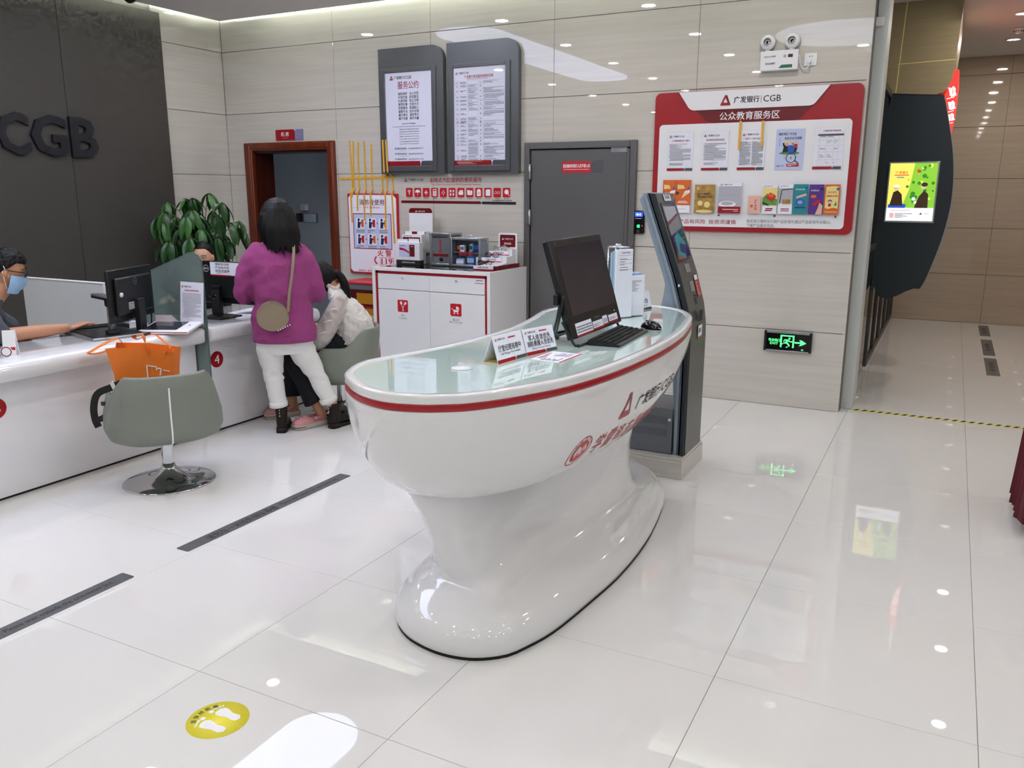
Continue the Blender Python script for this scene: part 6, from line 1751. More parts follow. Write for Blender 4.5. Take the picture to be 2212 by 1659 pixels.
# table under a red velvet cloth at the right edge
t = thing('table', 'table hidden under the red velvet cloth at the right edge', 'table', (1.0, 4.75, 0))
G().rbox(-.5, .5, -.22, .22, .64, .665, .004, 2, 'white_lam').build('tabletop', None, t)
for x in (-.46, .46):
    for y in (-.18, .18): G().rbox(x - .02, x + .02, y - .02, y + .02, 0, .64, .003, 1, 'frame_grey').build('leg', None, t)
g = G(); rings = []
base = []
for k in range(160):
    u = k / 160 * 4
    e = u % 1
    x, y = {0: (-.51 + 1.02 * e, -.23), 1: (.51, -.23 + .46 * e), 2: (.51 - 1.02 * e, .23), 3: (-.51, .23 - .46 * e)}[int(u)]
    base.append((x, y, k))
for z, fl_, am in ((.668, -.02, 0), (.672, 0, 0), (.655, .012, .004), (.55, .025, .012), (.35, .032, .016), (.15, .04, .02), (.07, .044, .022)):
    r_ = []
    for x, y, k in base:
        l = math.hypot(x / .51, y / .23)
        nx, ny = x / .51, y / .23
        q = max(abs(nx), abs(ny))
        d = Vector((nx if abs(nx) > .96 else 0, ny if abs(ny) > .96 else 0))
        d = d.normalized() if d.length else Vector((0, 0))
        o_ = fl_ + am * math.sin(k * .95) + am * .5 * math.sin(k * 2.3 + 1)
        r_.append((x + d.x * o_, y + d.y * o_, z + (.008 * math.sin(k * .6) if z < .1 else 0)))
    rings.append(r_)
g.loft(rings[::-1], 'velvet', cap=True)
o = g.build('velvet_cloth', None, None, loc=(1.0, 4.75, 0))
tag(o, 'dark red velvet cloth draped over the table at the right edge', 'cloth')

# ================================================================== PEOPLE
def path(pts, n=5):
    return catmull(pts, n, False)
def limb(g, pts, rad, n=5, seg=16, m=None, endball=True):
    """smooth tapering limb through joints; rad: radius or (a, b) per joint"""
    q = [Vector(p) for p in pts]
    c = catmull(q, n, False)
    rr_ = []
    for i in range(len(q) - 1):
        for j in range(n):
            t_ = j / n
            t_ = t_ * t_ * (3 - 2 * t_)
            a = rad[i] if isinstance(rad[i], tuple) else (rad[i], rad[i])
            b = rad[i + 1] if isinstance(rad[i + 1], tuple) else (rad[i + 1], rad[i + 1])
            rr_.append((a[0] + (b[0] - a[0]) * t_, a[1] + (b[1] - a[1]) * t_))
    rr_.append(rad[-1] if isinstance(rad[-1], tuple) else (rad[-1], rad[-1]))
    g.tube(c, rr_, seg, m)
    a, b = rr_[0], rr_[-1]
    g.ball(c[0], min(a) * .98, m, 12, 8)
    if endball:
        g.ball(c[-1], min(b) * .98, m, 12, 8)
    return g
def trunk(g, secs, n=28, m=None, ex=2.3):
    """secs: (centre, half width vector, half depth vector) from bottom to top"""
    rings = []
    for c, w_, d_ in secs:
        c, w_, d_ = Vector(c), Vector(w_), Vector(d_)
        r_ = []
        for j in range(n):
            a = 2 * math.pi * j / n
            ca, sa = math.cos(a), math.sin(a)
            k = 1 / (abs(ca) ** ex + abs(sa) ** ex) ** (1 / ex)
            r_.append(c + w_ * ca * k + d_ * sa * k)
        rings.append(r_)
    return g.loft(rings, m)
def head_geo(g, M, sc=1.0, m=None, nose=1.0):
    """face looks along +y; origin at the middle of the head"""
    nu, nv = 44, 34
    rings = []
    for i in range(1, nv):
        b = math.pi * i / nv
        r_ = []
        for j in range(nu):
            a = 2 * math.pi * j / nu
            x, y, z = math.sin(b) * math.cos(a), math.sin(b) * math.sin(a), -math.cos(b)
            X, Y, Z = .075 * x, .096 * y, .117 * z
            if z < 0:
                X *= 1 - .30 * z * z
                if y > 0: Y *= 1 - .06 * z * z
                else: Y *= 1 - .38 * min(1, z * z * 1.3)
            if y > 0:
                Y *= .95
                Y += nose * .022 * math.exp(-(X / .011) ** 2 - ((Z + .022) / .017) ** 2) + nose * .010 * math.exp(-(X / .009) ** 2 - ((Z - .004) / .016) ** 2)
                Y -= .009 * (math.exp(-((X - .031) / .015) ** 2 - ((Z - .008) / .012) ** 2) + math.exp(-((X + .031) / .015) ** 2 - ((Z - .008) / .012) ** 2))
                Y += .004 * math.exp(-((abs(X) - .03) / .02) ** 2 - ((Z - .026) / .008) ** 2)
                Y += .006 * math.exp(-(X / .022) ** 2 - ((Z + .058) / .008) ** 2) + .007 * math.exp(-(X / .02) ** 2 - ((Z + .1) / .016) ** 2)
            r_.append(M @ (Vector((X, Y, Z)) * sc))
        rings.append(r_)
    g.loft(rings, m)
    for s_ in (-1, 1):
        E_ = M @ Matrix.Translation((s_ * .077 * sc, -.008 * sc, -.008 * sc)) @ Matrix.Rotation(R(-18 * s_), 4, 'Z')
        g.ball((0, 0, 0), (.009 * sc, .019 * sc, .031 * sc), m, 12, 8, E_.to_3x3())
        k = len(g.v)
        g.v[k - 84:] = [tuple(Vector(p) + E_.translation) for p in g.v[k - 84:]]
    return g
def hand_geo(g, M, curl=.35, side=1, m=None, sc=1.0):
    """palm in the local xy plane, fingers along +y, thumb on side*x, back of the hand +z"""
    def T(p): return M @ (Vector(p) * sc)
    limb(g, [T((0, -.03, 0)), T((0, .02, .002)), T((0, .078, 0))], [(.017 * sc, .026 * sc), (.014 * sc, .040 * sc), (.011 * sc, .038 * sc)], 4, 14, m)
    for k, (x, L_, r_) in enumerate(((.030, .070, .0085), (.010, .080, .009), (-.011, .074, .0088), (-.031, .058, .0078))):
        x *= side
        p0 = Vector((x, .068, 0))
        a1, a2, a3 = -curl * .6, -curl * 1.5, -curl * 2.2
        pts, q = [p0], p0
        for a, l in ((a1, .45), (a2, .3), (a3, .25)):
            q = q + Vector((x * .05, math.cos(a) * L_ * l, math.sin(a) * L_ * l))
            pts.append(q)
        limb(g, [T(p) for p in pts], [r_ * sc, r_ * sc * .98, r_ * sc * .9, r_ * sc * .72], 3, 10, m)
    limb(g, [T((.028 * side, .0, -.004)), T((.052 * side, .03, -.012)), T((.058 * side, .058, -.02)), T((.054 * side, .078, -.03))], [.0125 * sc, .0115 * sc, .010 * sc, .008 * sc], 3, 10, m)
    return g
def place_mesh(name, me, parent, label=None):
    return obj(name, me, parent, label=label)
def hair_grain(me, amp, freq, axis='z'):
    def fn(co, n):
        a = math.atan2(co.x, co.y) if True else 0
        k = mnoise.noise(Vector((a * freq, co.z * 3, 3.1))) + .5 * mnoise.noise(Vector((a * freq * 2.4, co.z * 5, 7)))
        return co + n * k * amp
    displace(me, fn)
def wrinkle(me, amp, sc, off=0, stretch=(1, 1, 1)):
    def fn(co, n):
        q = Vector((co.x * sc * stretch[0] + off, co.y * sc * stretch[1], co.z * sc * stretch[2]))
        k = mnoise.noise(q) + .5 * mnoise.noise(q * 2.1)
        return co + n * k * amp
    displace(me, fn)

# ------------------------------------------------------------------ woman standing, seen from behind
# local frame: +y the way she faces, +x her right, origin under her left foot
P1 = thing('person', 'standing woman in bright pink sweater and white trousers, back to the viewer', 'person', (-3.985, 4.215, 0), face(-.68, .733))
g = G()
limb(g, [(.0, .024, .07), (-.0, .022, .14), (-.015, .03, .24), (-.03, .03, .40), (-.04, .02, .56), (.0, .0, .70)], [.032, .034, .038, .045, .055, .07])
limb(g, [(.37, .036, .07), (.364, .032, .14), (.315, .03, .24), (.24, .03, .42), (.165, .02, .57), (.10, .0, .70)], [.032, .034, .038, .045, .055, .07])
trunk(g, [((.05, .0, .62), (.15, 0, 0), (0, .10, 0)), ((.05, 0, .74), (.155, 0, 0), (0, .105, 0)), ((.04, 0, .88), (.135, 0, 0), (0, .09, 0)), ((.03, .0, 1.08), (.15, 0, 0), (0, .095, 0)), ((.025, .0, 1.24), (.15, 0, 0), (0, .075, 0)), ((.022, .0, 1.30), (.06, 0, 0), (0, .05, 0))])
limb(g, [(.045, 0, 1.26), (.048, .015, 1.40)], [.052, .048])
head_geo(g, Matrix.Translation((.05, .03, 1.475)) @ Matrix.Rotation(R(8), 4, 'Z') @ Matrix.Rotation(R(-10), 4, 'X'), .98)
for s_, x in ((-1, -.185), (1, .265)):
    sx = .04 + s_ * .14
    limb(g, [(sx, 0, 1.235), (.04 + s_ * .185, .0, 1.08), (x, .02, .955), (.04 + s_ * .2, .13, .96), (.04 + s_ * .13, .27, 1.01)], [.045, .038, .03, .028, .025])
    hand_geo(g, Matrix.Translation((.04 + s_ * .11, .305, 1.025)) @ Matrix.Rotation(R(25 * s_), 4, 'Z') @ Matrix.Rotation(R(10), 4, 'X'), .5, -s_)
place_mesh('body', paint(voxel(g, .0075, 3), 'skin'), P1)
# sweater
g = G()
trunk(g, [((.055, -.005, .655), (.20, 0, 0), (0, .145, 0)), ((.055, -.005, .67), (.21, 0, .0), (0, .152, 0)), ((.055, -.005, .78), (.208, 0, 0), (0, .15, 0)), ((.055, -.005, .90), (.192, 0, 0), (0, .142, 0)), ((.05, -.005, 1.05), (.188, 0, 0), (0, .138, 0)), ((.045, -.005, 1.16), (.188, 0, 0), (0, .128, 0)), ((.04, .0, 1.235), (.165, 0, 0), (0, .105, 0)), ((.04, .005, 1.285), (.115, 0, 0), (0, .08, 0)), ((.04, .01, 1.325), (.068, 0, 0), (0, .062, 0)), ((.04, .012, 1.345), (.062, 0, 0), (0, .058, 0))], 36)
for s_, x in ((-1, -.195), (1, .275)):
    limb(g, [(.04 + s_ * .12, .0, 1.225), (.04 + s_ * .195, -.005, 1.13), (x, .005, .985), (.04 + s_ * .225, .09, .945), (.04 + s_ * .17, .2, .98), (.04 + s_ * .135, .25, 1.0)], [.078, .074, .066, .064, .058, .05], 6, 20)
me = voxel(g, .010, 5)
def sw(co, n):
    k = .013 * mnoise.noise(Vector((co.x * 5, co.y * 5, co.z * 7))) + .010 * mnoise.noise(Vector((co.x * 14 + co.z * 6, co.y * 12, co.z * 16 - co.x * 8)))
    if abs(co.x - .03) < .2 and co.z < 1.1:
        k += .013 * math.sin(co.z * 26 + co.x * 7 + 2 * mnoise.noise(co * 6)) * max(0, 1 - abs(co.z - .88) / .2)
    return co + n * k
displace(me, sw)
sweater = place_mesh('sweater', paint(me, 'sweater'), P1)
g = G().loft([[(.055 + r_ * .205 * math.cos(2 * math.pi * j / 48), -.005 + r_ * .148 * math.sin(2 * math.pi * j / 48), z) for j in range(48)] for r_, z in ((.93, .668), (.985, .645), (1.02, .65), (1.035, .675), (1.01, .70))], 'sweater')
g.build('hem_rib', None, sweater)
# trousers
g = G()
trunk(g, [((.06, .0, .56), (.15, 0, 0), (0, .105, 0)), ((.055, .0, .64), (.178, 0, 0), (0, .125, 0)), ((.05, 0, .74), (.175, 0, 0), (0, .12, 0))])
limb(g, [(-.045, .0, .66), (-.045, .01, .56), (-.035, .03, .42), (-.028, .03, .32), (-.015, .03, .205)], [.098, .09, .068, .063, .056], 5, 18)
limb(g, [(.145, .0, .66), (.165, .01, .56), (.235, .03, .43), (.27, .03, .34), (.325, .03, .215)], [.098, .09, .068, .063, .056], 5, 18)
me = voxel(g, .0085, 3)
def tr(co, n):
    k = .006 * math.sin(co.z * 95 + 9 * mnoise.noise(co * 7)) * max(0, 1 - abs(co.z - .40) / .07)
    k += .005 * mnoise.noise(Vector((co.x * 9, co.y * 9, co.z * 22)))
    k += .005 * math.sin(co.z * 70 + co.x * 18) * max(0, 1 - abs(co.z - .60) / .06)
    return co + n * k
displace(me, tr)
trs = place_mesh('trousers', paint(me, 'denim_white'), P1)
for c, d, a in (((-.0155, .03, .20), (-.1, 0, 1), .06), ((.322, .03, .212), (-.42, 0, 1), .06)):
    d = Vector(d).normalized(); c = Vector(c)
    G().tube([c - d * .024, c - d * .02, c + d * .012, c + d * .016], [a - .006, a + .002, a + .003, a - .004], 24, 'denim_white').build('cuff', None, trs)
# ankle boots
def boot(M, label):
    g = G()
    foot_ = [((0, -.045, .03), (.033, 0, 0), (0, .040, 0)), ((0, -.042, .07), (.036, 0, 0), (0, .044, 0)), ((0, -.035, .12), (.038, 0, 0), (0, .046, 0)), ((0, -.03, .178), (.043, 0, 0), (0, .05, 0))]
    trunk(g, foot_, 20)
    limb(g, [(0, -.04, .055), (0, .03, .058), (0, .09, .046), (.004, .145, .036)], [(.034, .034), (.036, .036), (.026, .036), (.018, .026)], 4, 16)
    me = voxel(g, .005, 3)
    me.transform(M)
    b = place_mesh('boot', paint(me, 'boot_leather'), P1, label)
    h = G(); h.prism([(p.x, p.y) for p in catmull([(-.03, -.082, 0), (.0, -.09, 0), (.03, -.082, 0), (.036, -.05, 0), (.034, -.02, 0), (-.034, -.02, 0), (-.036, -.05, 0)], 4)], 0, .035, 'z', 'boot_leather', True); h.xf(M).build('heel', None, b)
    so = G(); so.prism([(-.036, -.02), (.036, -.02), (.042, .05), (.04, .11), (.022, .165), (-.014, .168), (-.036, .12), (-.04, .05)], .012, .026, 'z', 'black_matte'); so.xf(M).build('sole', None, b)
    z_ = G()
    for k in range(3): z_.ball((0, -.092 - .002 * k * 0, .165 - .02 * k), (.004, .003, .006), 'chrome', 8, 6)
    z_.xf(M).build('zip', None, b)
boot(Matrix.Translation((.0, .022, 0)) @ Matrix.Rotation(R(-12), 4, 'Z') @ Matrix.Translation((0, .036, 0)), 'dark brown ankle boot')
boot(Matrix.Translation((.366, .034, 0)) @ Matrix.Rotation(R(-50), 4, 'Z') @ Matrix.Translation((0, .036, 0)), 'dark brown ankle boot turned out')
# shoulder length hair
g = G()
hc = (.052, .012)
lev = [(1.262, .045, .03, -.07, .045), (1.28, .085, .04, -.075, .035), (1.315, .118, .06, -.072, .02), (1.36, .132, .082, -.062, .008), (1.42, .130, .098, -.045, 0), (1.475, .119, .108, -.03, 0), (1.525, .098, .105, -.015, 0), (1.562, .076, .088, -.005, 0), (1.585, .045, .055, 0, 0), (1.594, .012, .015, 0, 0)]
trunk(g, [((hc[0] + sx, hc[1] + .03 + oy, z), (w_, 0, 0), (0, d_, 0)) for z, w_, d_, oy, sx in lev], 40, None, 2.1)
for k in range(34):
    a = -1.15 + 2.3 * k / 33
    x0, y0 = hc[0] + .116 * math.sin(a), hc[1] - .03 - .09 * math.cos(a)
    rn = random.Random(k)
    limb(g, [(x0 * .95, y0 + .03, 1.48), (x0 + .004, y0, 1.40), (x0 + .008, y0 - .006, 1.33), (x0 + .02 + rn.uniform(-.005, .03), y0 - .012, 1.275 + rn.uniform(-.035, .02) - .03 * max(0, math.sin(k / 33 * 3.1)))], [.014, .013, .011, .004], 4, 8)
me = voxel(g, .006, 2)
def hr(co, n):
    x, y = co.x - hc[0], co.y - hc[1]
    a = math.atan2(x, -y)
    return co + n * (.0035 * mnoise.noise(Vector((a * 16, co.z * 2.5, 1))) + .002 * mnoise.noise(Vector((a * 40, co.z * 4, 5))))
displace(me, hr)
place_mesh('hair', paint(me, 'hair'), P1)
# spectacle arm end peeping out at her right
G().rbox(.142, .154, .045, .1, 1.478, 1.486, .002, 1, 'black_plastic').rbox(.14, .165, .09, .1, 1.458, 1.488, .003, 1, 'black_plastic').build('glasses', None, P1)

# round shoulder bag on her back
MB_ = Matrix.Translation((-3.985, 4.215, 0)) @ Matrix.Rotation(face(-.68, .733), 4, 'Z')
bc = MB_ @ Vector((-.015, -.178, .735))
t = thing('shoulder_bag', 'round taupe shoulder bag with long strap on the pink sweater', 'bag', bc, face(-.68, .733))
def drum(r_, y0, y1, bz=.1):
    p = []
    for k in range(40):
        a = 2 * math.pi * k / 40
        x, z = r_ * math.cos(a), r_ * math.sin(a)
        p.append((x, bz + z + (.012 * math.sin(a) ** 2 if z < 0 else 0)))
    return p
g = G().prism(drum(.098, 0, 0), -.03, .026, 'y', 'taupe_leather', True)
g.build('body', None, t)
G().tube([(.098 * math.cos(a), -.03, .1 + .098 * math.sin(a) + (.012 * math.sin(a) ** 2 if math.sin(a) < 0 else 0)) for a in [2 * math.pi * k / 40 for k in range(41)]], .004, 6, 'taupe_leather').tube([(.098 * math.cos(a), .026, .1 + .098 * math.sin(a)) for a in [2 * math.pi * k / 40 for k in range(41)]], .004, 6, 'taupe_leather').build('piping', None, t)
G().tube([(.0995 * math.cos(a), -.002, .1 + .0995 * math.sin(a)) for a in [math.pi * (.02 + .8 * k / 24) for k in range(25)]], .003, 6, 'black_matte').build('zip', None, t)
g = G()
for k in range(6): g.ball((.03 + .015 * k, -.03, .012 + .007 * k), .005, 'white_gloss', 8, 6)
g.build('bead_trim', None, t)
g = G()
v = []
for p in path([(.098, .0, .13), (.105, .004, .18), (.115, .01, .26), (.135, .018, .36), (.15, .03, .46), (.158, .06, .535), (.155, .115, .585), (.15, .17, .592)], 5):
    v.append([p + Vector(q) for q in ((-.009, -.002, 0), (.009, -.002, 0), (.009, .002, 0), (-.009, .002, 0))])
g.loft(v, 'taupe_leather', smooth=False).build('strap', None, t)
G().rbox(.09, .108, -.006, .006, .125, .15, .003, 2, 'gold').build('ring', None, t)

# ------------------------------------------------------------------ woman seated on the far green chair
# local frame: +y the way she faces (left in the picture), +x away from the viewer
SF = face(-.82, -.572)
P2 = thing('person', 'seated woman in sheer white blouse with a ponytail, bent towards the counter', 'person', (-3.93, 4.80, 0), SF)
inv2 = (Matrix.Translation((-3.93, 4.80, 0)) @ Matrix.Rotation(SF, 4, 'Z')).inverted()
def L2(p): return inv2 @ Vector(p)
fn_, ff_ = L2((-3.885, 4.50, 0)), L2((-4.225, 4.60, 0))
kn, kf = L2((-4.04, 4.44, .50)), L2((-4.22, 4.60, .50))
g = G()
for hx, kk, ft in ((-.08, kn, fn_), (.08, kf, ff_)):
    limb(g, [(hx, -.08, .52), kk, (ft.x, ft.y, .10), (ft.x, ft.y, .05)], [.08, .058, .034, .034])
trunk(g, [((0, -.08, .47), (.16, 0, 0), (0, .11, 0)), ((0, -.10, .60), (.135, 0, 0), (0, .09, .01)), ((0, -.09, .74), (.145, 0, 0), (0, .09, .02)), ((0, -.03, .87), (.15, 0, 0), (0, .075, .03)), ((0, .02, .94), (.06, 0, 0), (0, .05, .02))])
limb(g, [(0, .0, .91), (0, .06, 1.0)], [.05, .046])
H2 = Matrix.Translation((0, .105, 1.025)) @ Matrix.Rotation(R(-28), 4, 'X') @ Matrix.Rotation(R(6), 4, 'Z')
head_geo(g, H2, .93)
for s_ in (-1, 1):
    limb(g, [(s_ * .15, -.02, .865), (s_ * .185, .03, .74), (s_ * .21, .11, .63), (s_ * .13, .28, .665), (s_ * .07, .36, .72)], [.046, .042, .036, .03, .025])
    hand_geo(g, Matrix.Translation((s_ * .06, .38, .74)) @ Matrix.Rotation(R(25 * s_), 4, 'Z') @ Matrix.Rotation(R(15), 4, 'X'), .45, -s_)
place_mesh('body', paint(voxel(g, .0075, 3), 'skin'), P2)
g = G()
trunk(g, [((0, -.105, .475), (.20, 0, 0), (0, .15, 0)), ((0, -.12, .52), (.205, 0, 0), (0, .155, .0)), ((0, -.125, .60), (.192, 0, 0), (0, .148, .01)), ((0, -.105, .74), (.18, 0, 0), (0, .135, .02)), ((0, -.045, .865), (.165, 0, 0), (0, .105, .03)), ((0, .005, .93), (.09, 0, 0), (0, .07, .025)), ((0, .03, .975), (.06, 0, 0), (0, .052, .02))], 32)
me = voxel(g, .009, 3)
wrinkle(me, .012, 14); wrinkle(me, .006, 38, 4)
blouse = place_mesh('blouse', paint(me, 'blouse'), P2)
for s_ in (-1, 1):
    g = G()
    limb(g, [(s_ * .13, -.03, .87), (s_ * .19, .02, .77), (s_ * .22, .10, .63), (s_ * .2, .17, .585), (s_ * .13, .29, .655)], [.062, .066, .07, .062, .046], 6, 18)
    me = voxel(g, .008, 3)
    wrinkle(me, .007, 26, 9)
    place_mesh('sleeve', paint(me, 'sheer'), blouse, 'sheer see-through sleeve')
    for z_, r_ in ((.80, .072), (.72, .076), (.64, .076)):
        k = (.87 - z_) / .25
        c = Vector((s_ * (.15 + .07 * k), -.02 + .12 * k, z_))
        G().tube([c + Vector((r_ * math.cos(a), .7 * r_ * math.sin(a) + .0, .35 * r_ * math.cos(a) * s_ - .2 * r_ * math.sin(a))) for a in [2 * math.pi * i / 22 for i in range(23)]], .005, 6, 'blouse').build('sleeve_band', None, blouse)
g = G()
for k in range(26):
    a = 2 * math.pi * k / 26
    g.ball((.058 * math.cos(a), .03 + .05 * math.sin(a), .962 + .01 * math.sin(3 * a)), (.014, .012, .016), 'blouse', 8, 6)
g.build('ruffle_collar', None, blouse)
g = G()
for hx, kk, ft in ((-.08, kn, fn_), (.08, kf, ff_)):
    limb(g, [(hx, -.10, .525), (hx * .7 + kk.x * .3, kk.y * .4, .53), kk, kk * .5 + Vector((ft.x, ft.y, .16)) * .5 + Vector((0, .01, .0)), (ft.x, ft.y + .02, .165)], [.105, .098, .082, .08, .09], 6, 20, None, False)
me = voxel(g, .009, 2)
wrinkle(me, .008, 11, 2, (1.6, 1.6, .5))
place_mesh('trousers', paint(me, 'navy_cloth'), P2)
# hair with ponytail
g = G()
def HH(p): return H2 @ Vector(p)
rings = []
for i in range(1, 22):
    b = math.pi * i / 22
    r_ = []
    for j in range(40):
        a = 2 * math.pi * j / 40
        x, y, z = math.sin(b) * math.cos(a), math.sin(b) * math.sin(a), -math.cos(b)
        X, Y, Z = .084 * x, .104 * y - .006, .122 * z + .006
        if Y > .02 and Z < .055: Y = .02 + (Y - .02) * .25
        if Z < -.05: X, Y = X * .8, Y * .8
        r_.append(HH((X, Y, Z)))
    rings.append(r_)
g.loft(rings)
limb(g, [(0, .03, 1.06), (0, -.02, 1.045), (-.005, -.055, .98), (-.01, -.075, .90), (-.015, -.085, .80)], [.024, .027, .031, .027, .01], 6, 16)
me = voxel(g, .006, 2)
displace(me, lambda co, n: co + n * (.003 * mnoise.noise(Vector((co.x * 60, co.y * 24, co.z * 14)))))
place_mesh('hair', paint(me, 'hair'), P2)
# clogs
def clog(M, label):
    t = P2
    g = G()
    lp = [((0, -.115, .045), .034, .02), ((0, -.08, .05), .042, .028), ((0, -.02, .055), .045, .032), ((0, .04, .062), .05, .036), ((0, .09, .052), .05, .03), ((0, .125, .042), .036, .02), ((0, .136, .036), .02, .012), ((0, .139, .032), .004, .002)]
    rings = []
    for c, w_, h_ in lp:
        rings.append([(c[0] + w_ * math.cos(a), c[1], .03 + max(0, h_ * 1.7 * math.sin(a)) if c[1] > -.01 else .03 + max(0, h_ * 1.0 * math.sin(a))) for a in [math.pi * i / 12 for i in range(13)]])
    g.loft(rings, 'croc_pink', cap=False, closed=False)
    g.tube([(.045 * math.sin(a), -.02 - .1 * math.cos(a), .065 + .008 * math.cos(a)) for a in [R(-95 + 190 * i / 16) for i in range(17)]], [(.013, .004)] * 17, 8, 'croc_pink')
    b = g.xf(M).build('clog', None, t, label=label)
    o = []
    for a, c in (((-.036, -.12), 0), ((.036, -.12), 0), ((.046, -.04), 0), ((.053, .05), 0), ((.05, .1), 0), ((.03, .135), 0), ((-.03, .135), 0), ((-.05, .1), 0), ((-.053, .05), 0), ((-.046, -.04), 0)):
        o.append(a)
    oc = [(p.x, p.y) for p in catmull([(x, y, 0) for x, y in o], 4)]
    G().prism(oc, .0, .036, 'z', 'croc_sole', True).xf(M).build('sole', None, b)
    G().tube([M @ Vector((p[0] * 1.01, p[1] * 1.01, .022)) for p in oc[6:32]], .002, 5, 'ink').build('sole_line', None, b)
    h = G()
    for x, y in ((-.02, .07), (0, .085), (.02, .07), (-.03, .045), (-.01, .06), (.01, .06), (.03, .045), (-.02, .1), (.02, .1)):
        h.ball(M @ Vector((x, y, .03 + .034 * 1.7 * math.sqrt(max(0, 1 - (x / .05) ** 2)) * (1.02 if y < .08 else .88))), .0035, 'ink_grey', 8, 6)
    h.build('vent_hole', None, b)
def wm(x, y, dx, dy): return inv2 @ Matrix.Translation((x, y, 0)) @ Matrix.Rotation(face(dx, dy), 4, 'Z')
clog(wm(-3.91, 4.415, -.3, -.95), 'pale pink clog with holes and pale sole')
clog(wm(-4.272, 4.535, -.5, -.87), 'pale pink clog with holes and pale sole')

# ------------------------------------------------------------------ staff: simple swivel seats behind the counter
def stool(x, y, label):
    t = thing('staff_chair', label, 'chair', (x, y, 0), 0, 'staff chairs behind the counter')
    G().rbox(-.22, .22, -.22, .22, .43, .48, .02, 3, 'black_matte').build('seat', None, t)
    G().cyl((0, 0, .06), (0, 0, .43), .025, n=14, m='chrome').build('pole', None, t)
    for k in range(5):
        a = 2 * math.pi * k / 5
        G().tube([(0, 0, .07), (.26 * math.cos(a), .26 * math.sin(a), .045)], [.02, .014], 8, 'black_plastic').ball((.27 * math.cos(a), .27 * math.sin(a), .03), .03, 'black_plastic', 10, 8).build('leg', None, t)
stool(-5.14, 2.84, 'black staff chair under the man in the grey shirt')
stool(-5.62, 5.12, 'black staff chair under the woman behind the monitor')
def eyes(parent, M, sc=1.0, brow=True):
    for s_ in (-1, 1):
        c = M @ Vector((s_ * .031 * sc, .0775 * sc, .008 * sc))
        e = G().ball(c, (.0108 * sc, .0108 * sc, .0062 * sc), 'eye_white', 14, 10).build('eye', None, parent)
        d = (M.to_3x3() @ Vector((0, 1, 0))).normalized()
        G().ball(c + d * .0062 * sc, (.0055 * sc, .0055 * sc, .0048 * sc), 'mascara', 12, 8).build('iris', None, e)
        q = [M @ (Vector((s_ * x, y, z)) * sc) for x, y, z in ((.017, .088, .013), (.026, .0905, .0185), (.036, .087, .0185), (.046, .078, .012))]
        G().tube(path(q, 4), .0016, 6, 'mascara').build('eyelid', None, parent)
        if brow:
            q = [M @ (Vector((s_ * x, y, z)) * sc) for x, y, z in ((.014, .094, .030), (.028, .0935, .036), (.042, .086, .035), (.054, .073, .028))]
            G().tube(path(q, 4), [(.0028, .0018)] * 13, 6, 'mascara').build('eyebrow', None, parent)

# ------------------------------------------------------------------ man behind the counter at the left edge
o3 = Vector((-5.13, 2.86, 0))
P3 = thing('person', 'man in grey T-shirt with glasses and blue face mask, typing behind the counter', 'person', o3)
HF = Vector((.56, .83, 0)).normalized()
HR = Vector((HF.y, -HF.x, 0))
def W3(p): return Vector(p) - o3
hc3 = Vector((-5.01, 3.065, 1.165))
M3 = Matrix.Translation(W3(hc3)) @ Matrix(((HR.x, HF.x, 0, 0), (HR.y, HF.y, 0, 0), (0, 0, 1, 0), (0, 0, 0, 1))) @ Matrix.Rotation(R(-16), 4, 'X')
def B3_(r_, f_, z): return W3(Vector((-5.10, 2.885, 0)) + HR * r_ + HF * f_ + Vector((0, 0, z)))
g = G()
trunk(g, [(B3_(0, -.05, .48), HR * .17, HF * .12), (B3_(0, -.06, .62), HR * .165, HF * .11), (B3_(0, -.02, .80), HR * .18, HF * .11), (B3_(0, .04, .93), HR * .18, HF * .09), (B3_(0, .10, 1.0), HR * .07, HF * .06)])
limb(g, [B3_(0, .09, .98), W3(hc3) + Vector((0, 0, -.08)) - HF * .02], [.058, .054])
head_geo(g, M3, 1.02)
hand_p = Vector((-4.80, 3.315, .805))
limb(g, [B3_(.17, .05, .93), B3_(.22, .10, .85), W3((-4.905, 2.92, .80)), W3((-4.86, 3.10, .80)), W3((-4.815, 3.27, .803))], [.055, .05, .047, .042, .029], 6)
hd = (Vector((-4.80, 3.36, .80)) - Vector((-4.845, 3.2, .80))).normalized()
hx_ = hd.cross(Vector((0, 0, 1)))
MH = Matrix.Translation(W3(hand_p)) @ Matrix(((hx_.x, hd.x, 0, 0), (hx_.y, hd.y, 0, 0), (hx_.z, hd.z, 1, 0), (0, 0, 0, 1))) @ Matrix.Rotation(R(14), 4, 'X')
hand_geo(g, MH, .42, -1, None, .95)
limb(g, [B3_(-.17, .05, .93), B3_(-.23, .06, .78), B3_(-.2, .16, .66), B3_(-.1, .26, .64)], [.055, .05, .042, .03], 6)
hand_geo(g, Matrix.Translation(B3_(-.08, .29, .645)) @ Matrix.Rotation(R(-30), 4, 'Z'), .4, 1)
for s_ in (-.09, .09):
    limb(g, [B3_(s_, .0, .52), B3_(s_ * 1.3, .36, .54), B3_(s_ * 1.2, .38, .1)], [.085, .065, .045])
    limb(g, [B3_(s_ * 1.2, .34, .04), B3_(s_ * 1.2, .52, .03)], [.035, .03])
place_mesh('body', paint(voxel(g, .006, 3), 'skin'), P3)
g = G()
trunk(g, [(B3_(0, -.05, .50), HR * .19, HF * .14), (B3_(0, -.06, .64), HR * .185, HF * .13), (B3_(0, -.02, .80), HR * .198, HF * .128), (B3_(0, .035, .925), HR * .195, HF * .105), (B3_(0, .085, .985), HR * .1, HF * .075), (B3_(0, .10, 1.0), HR * .075, HF * .065)])
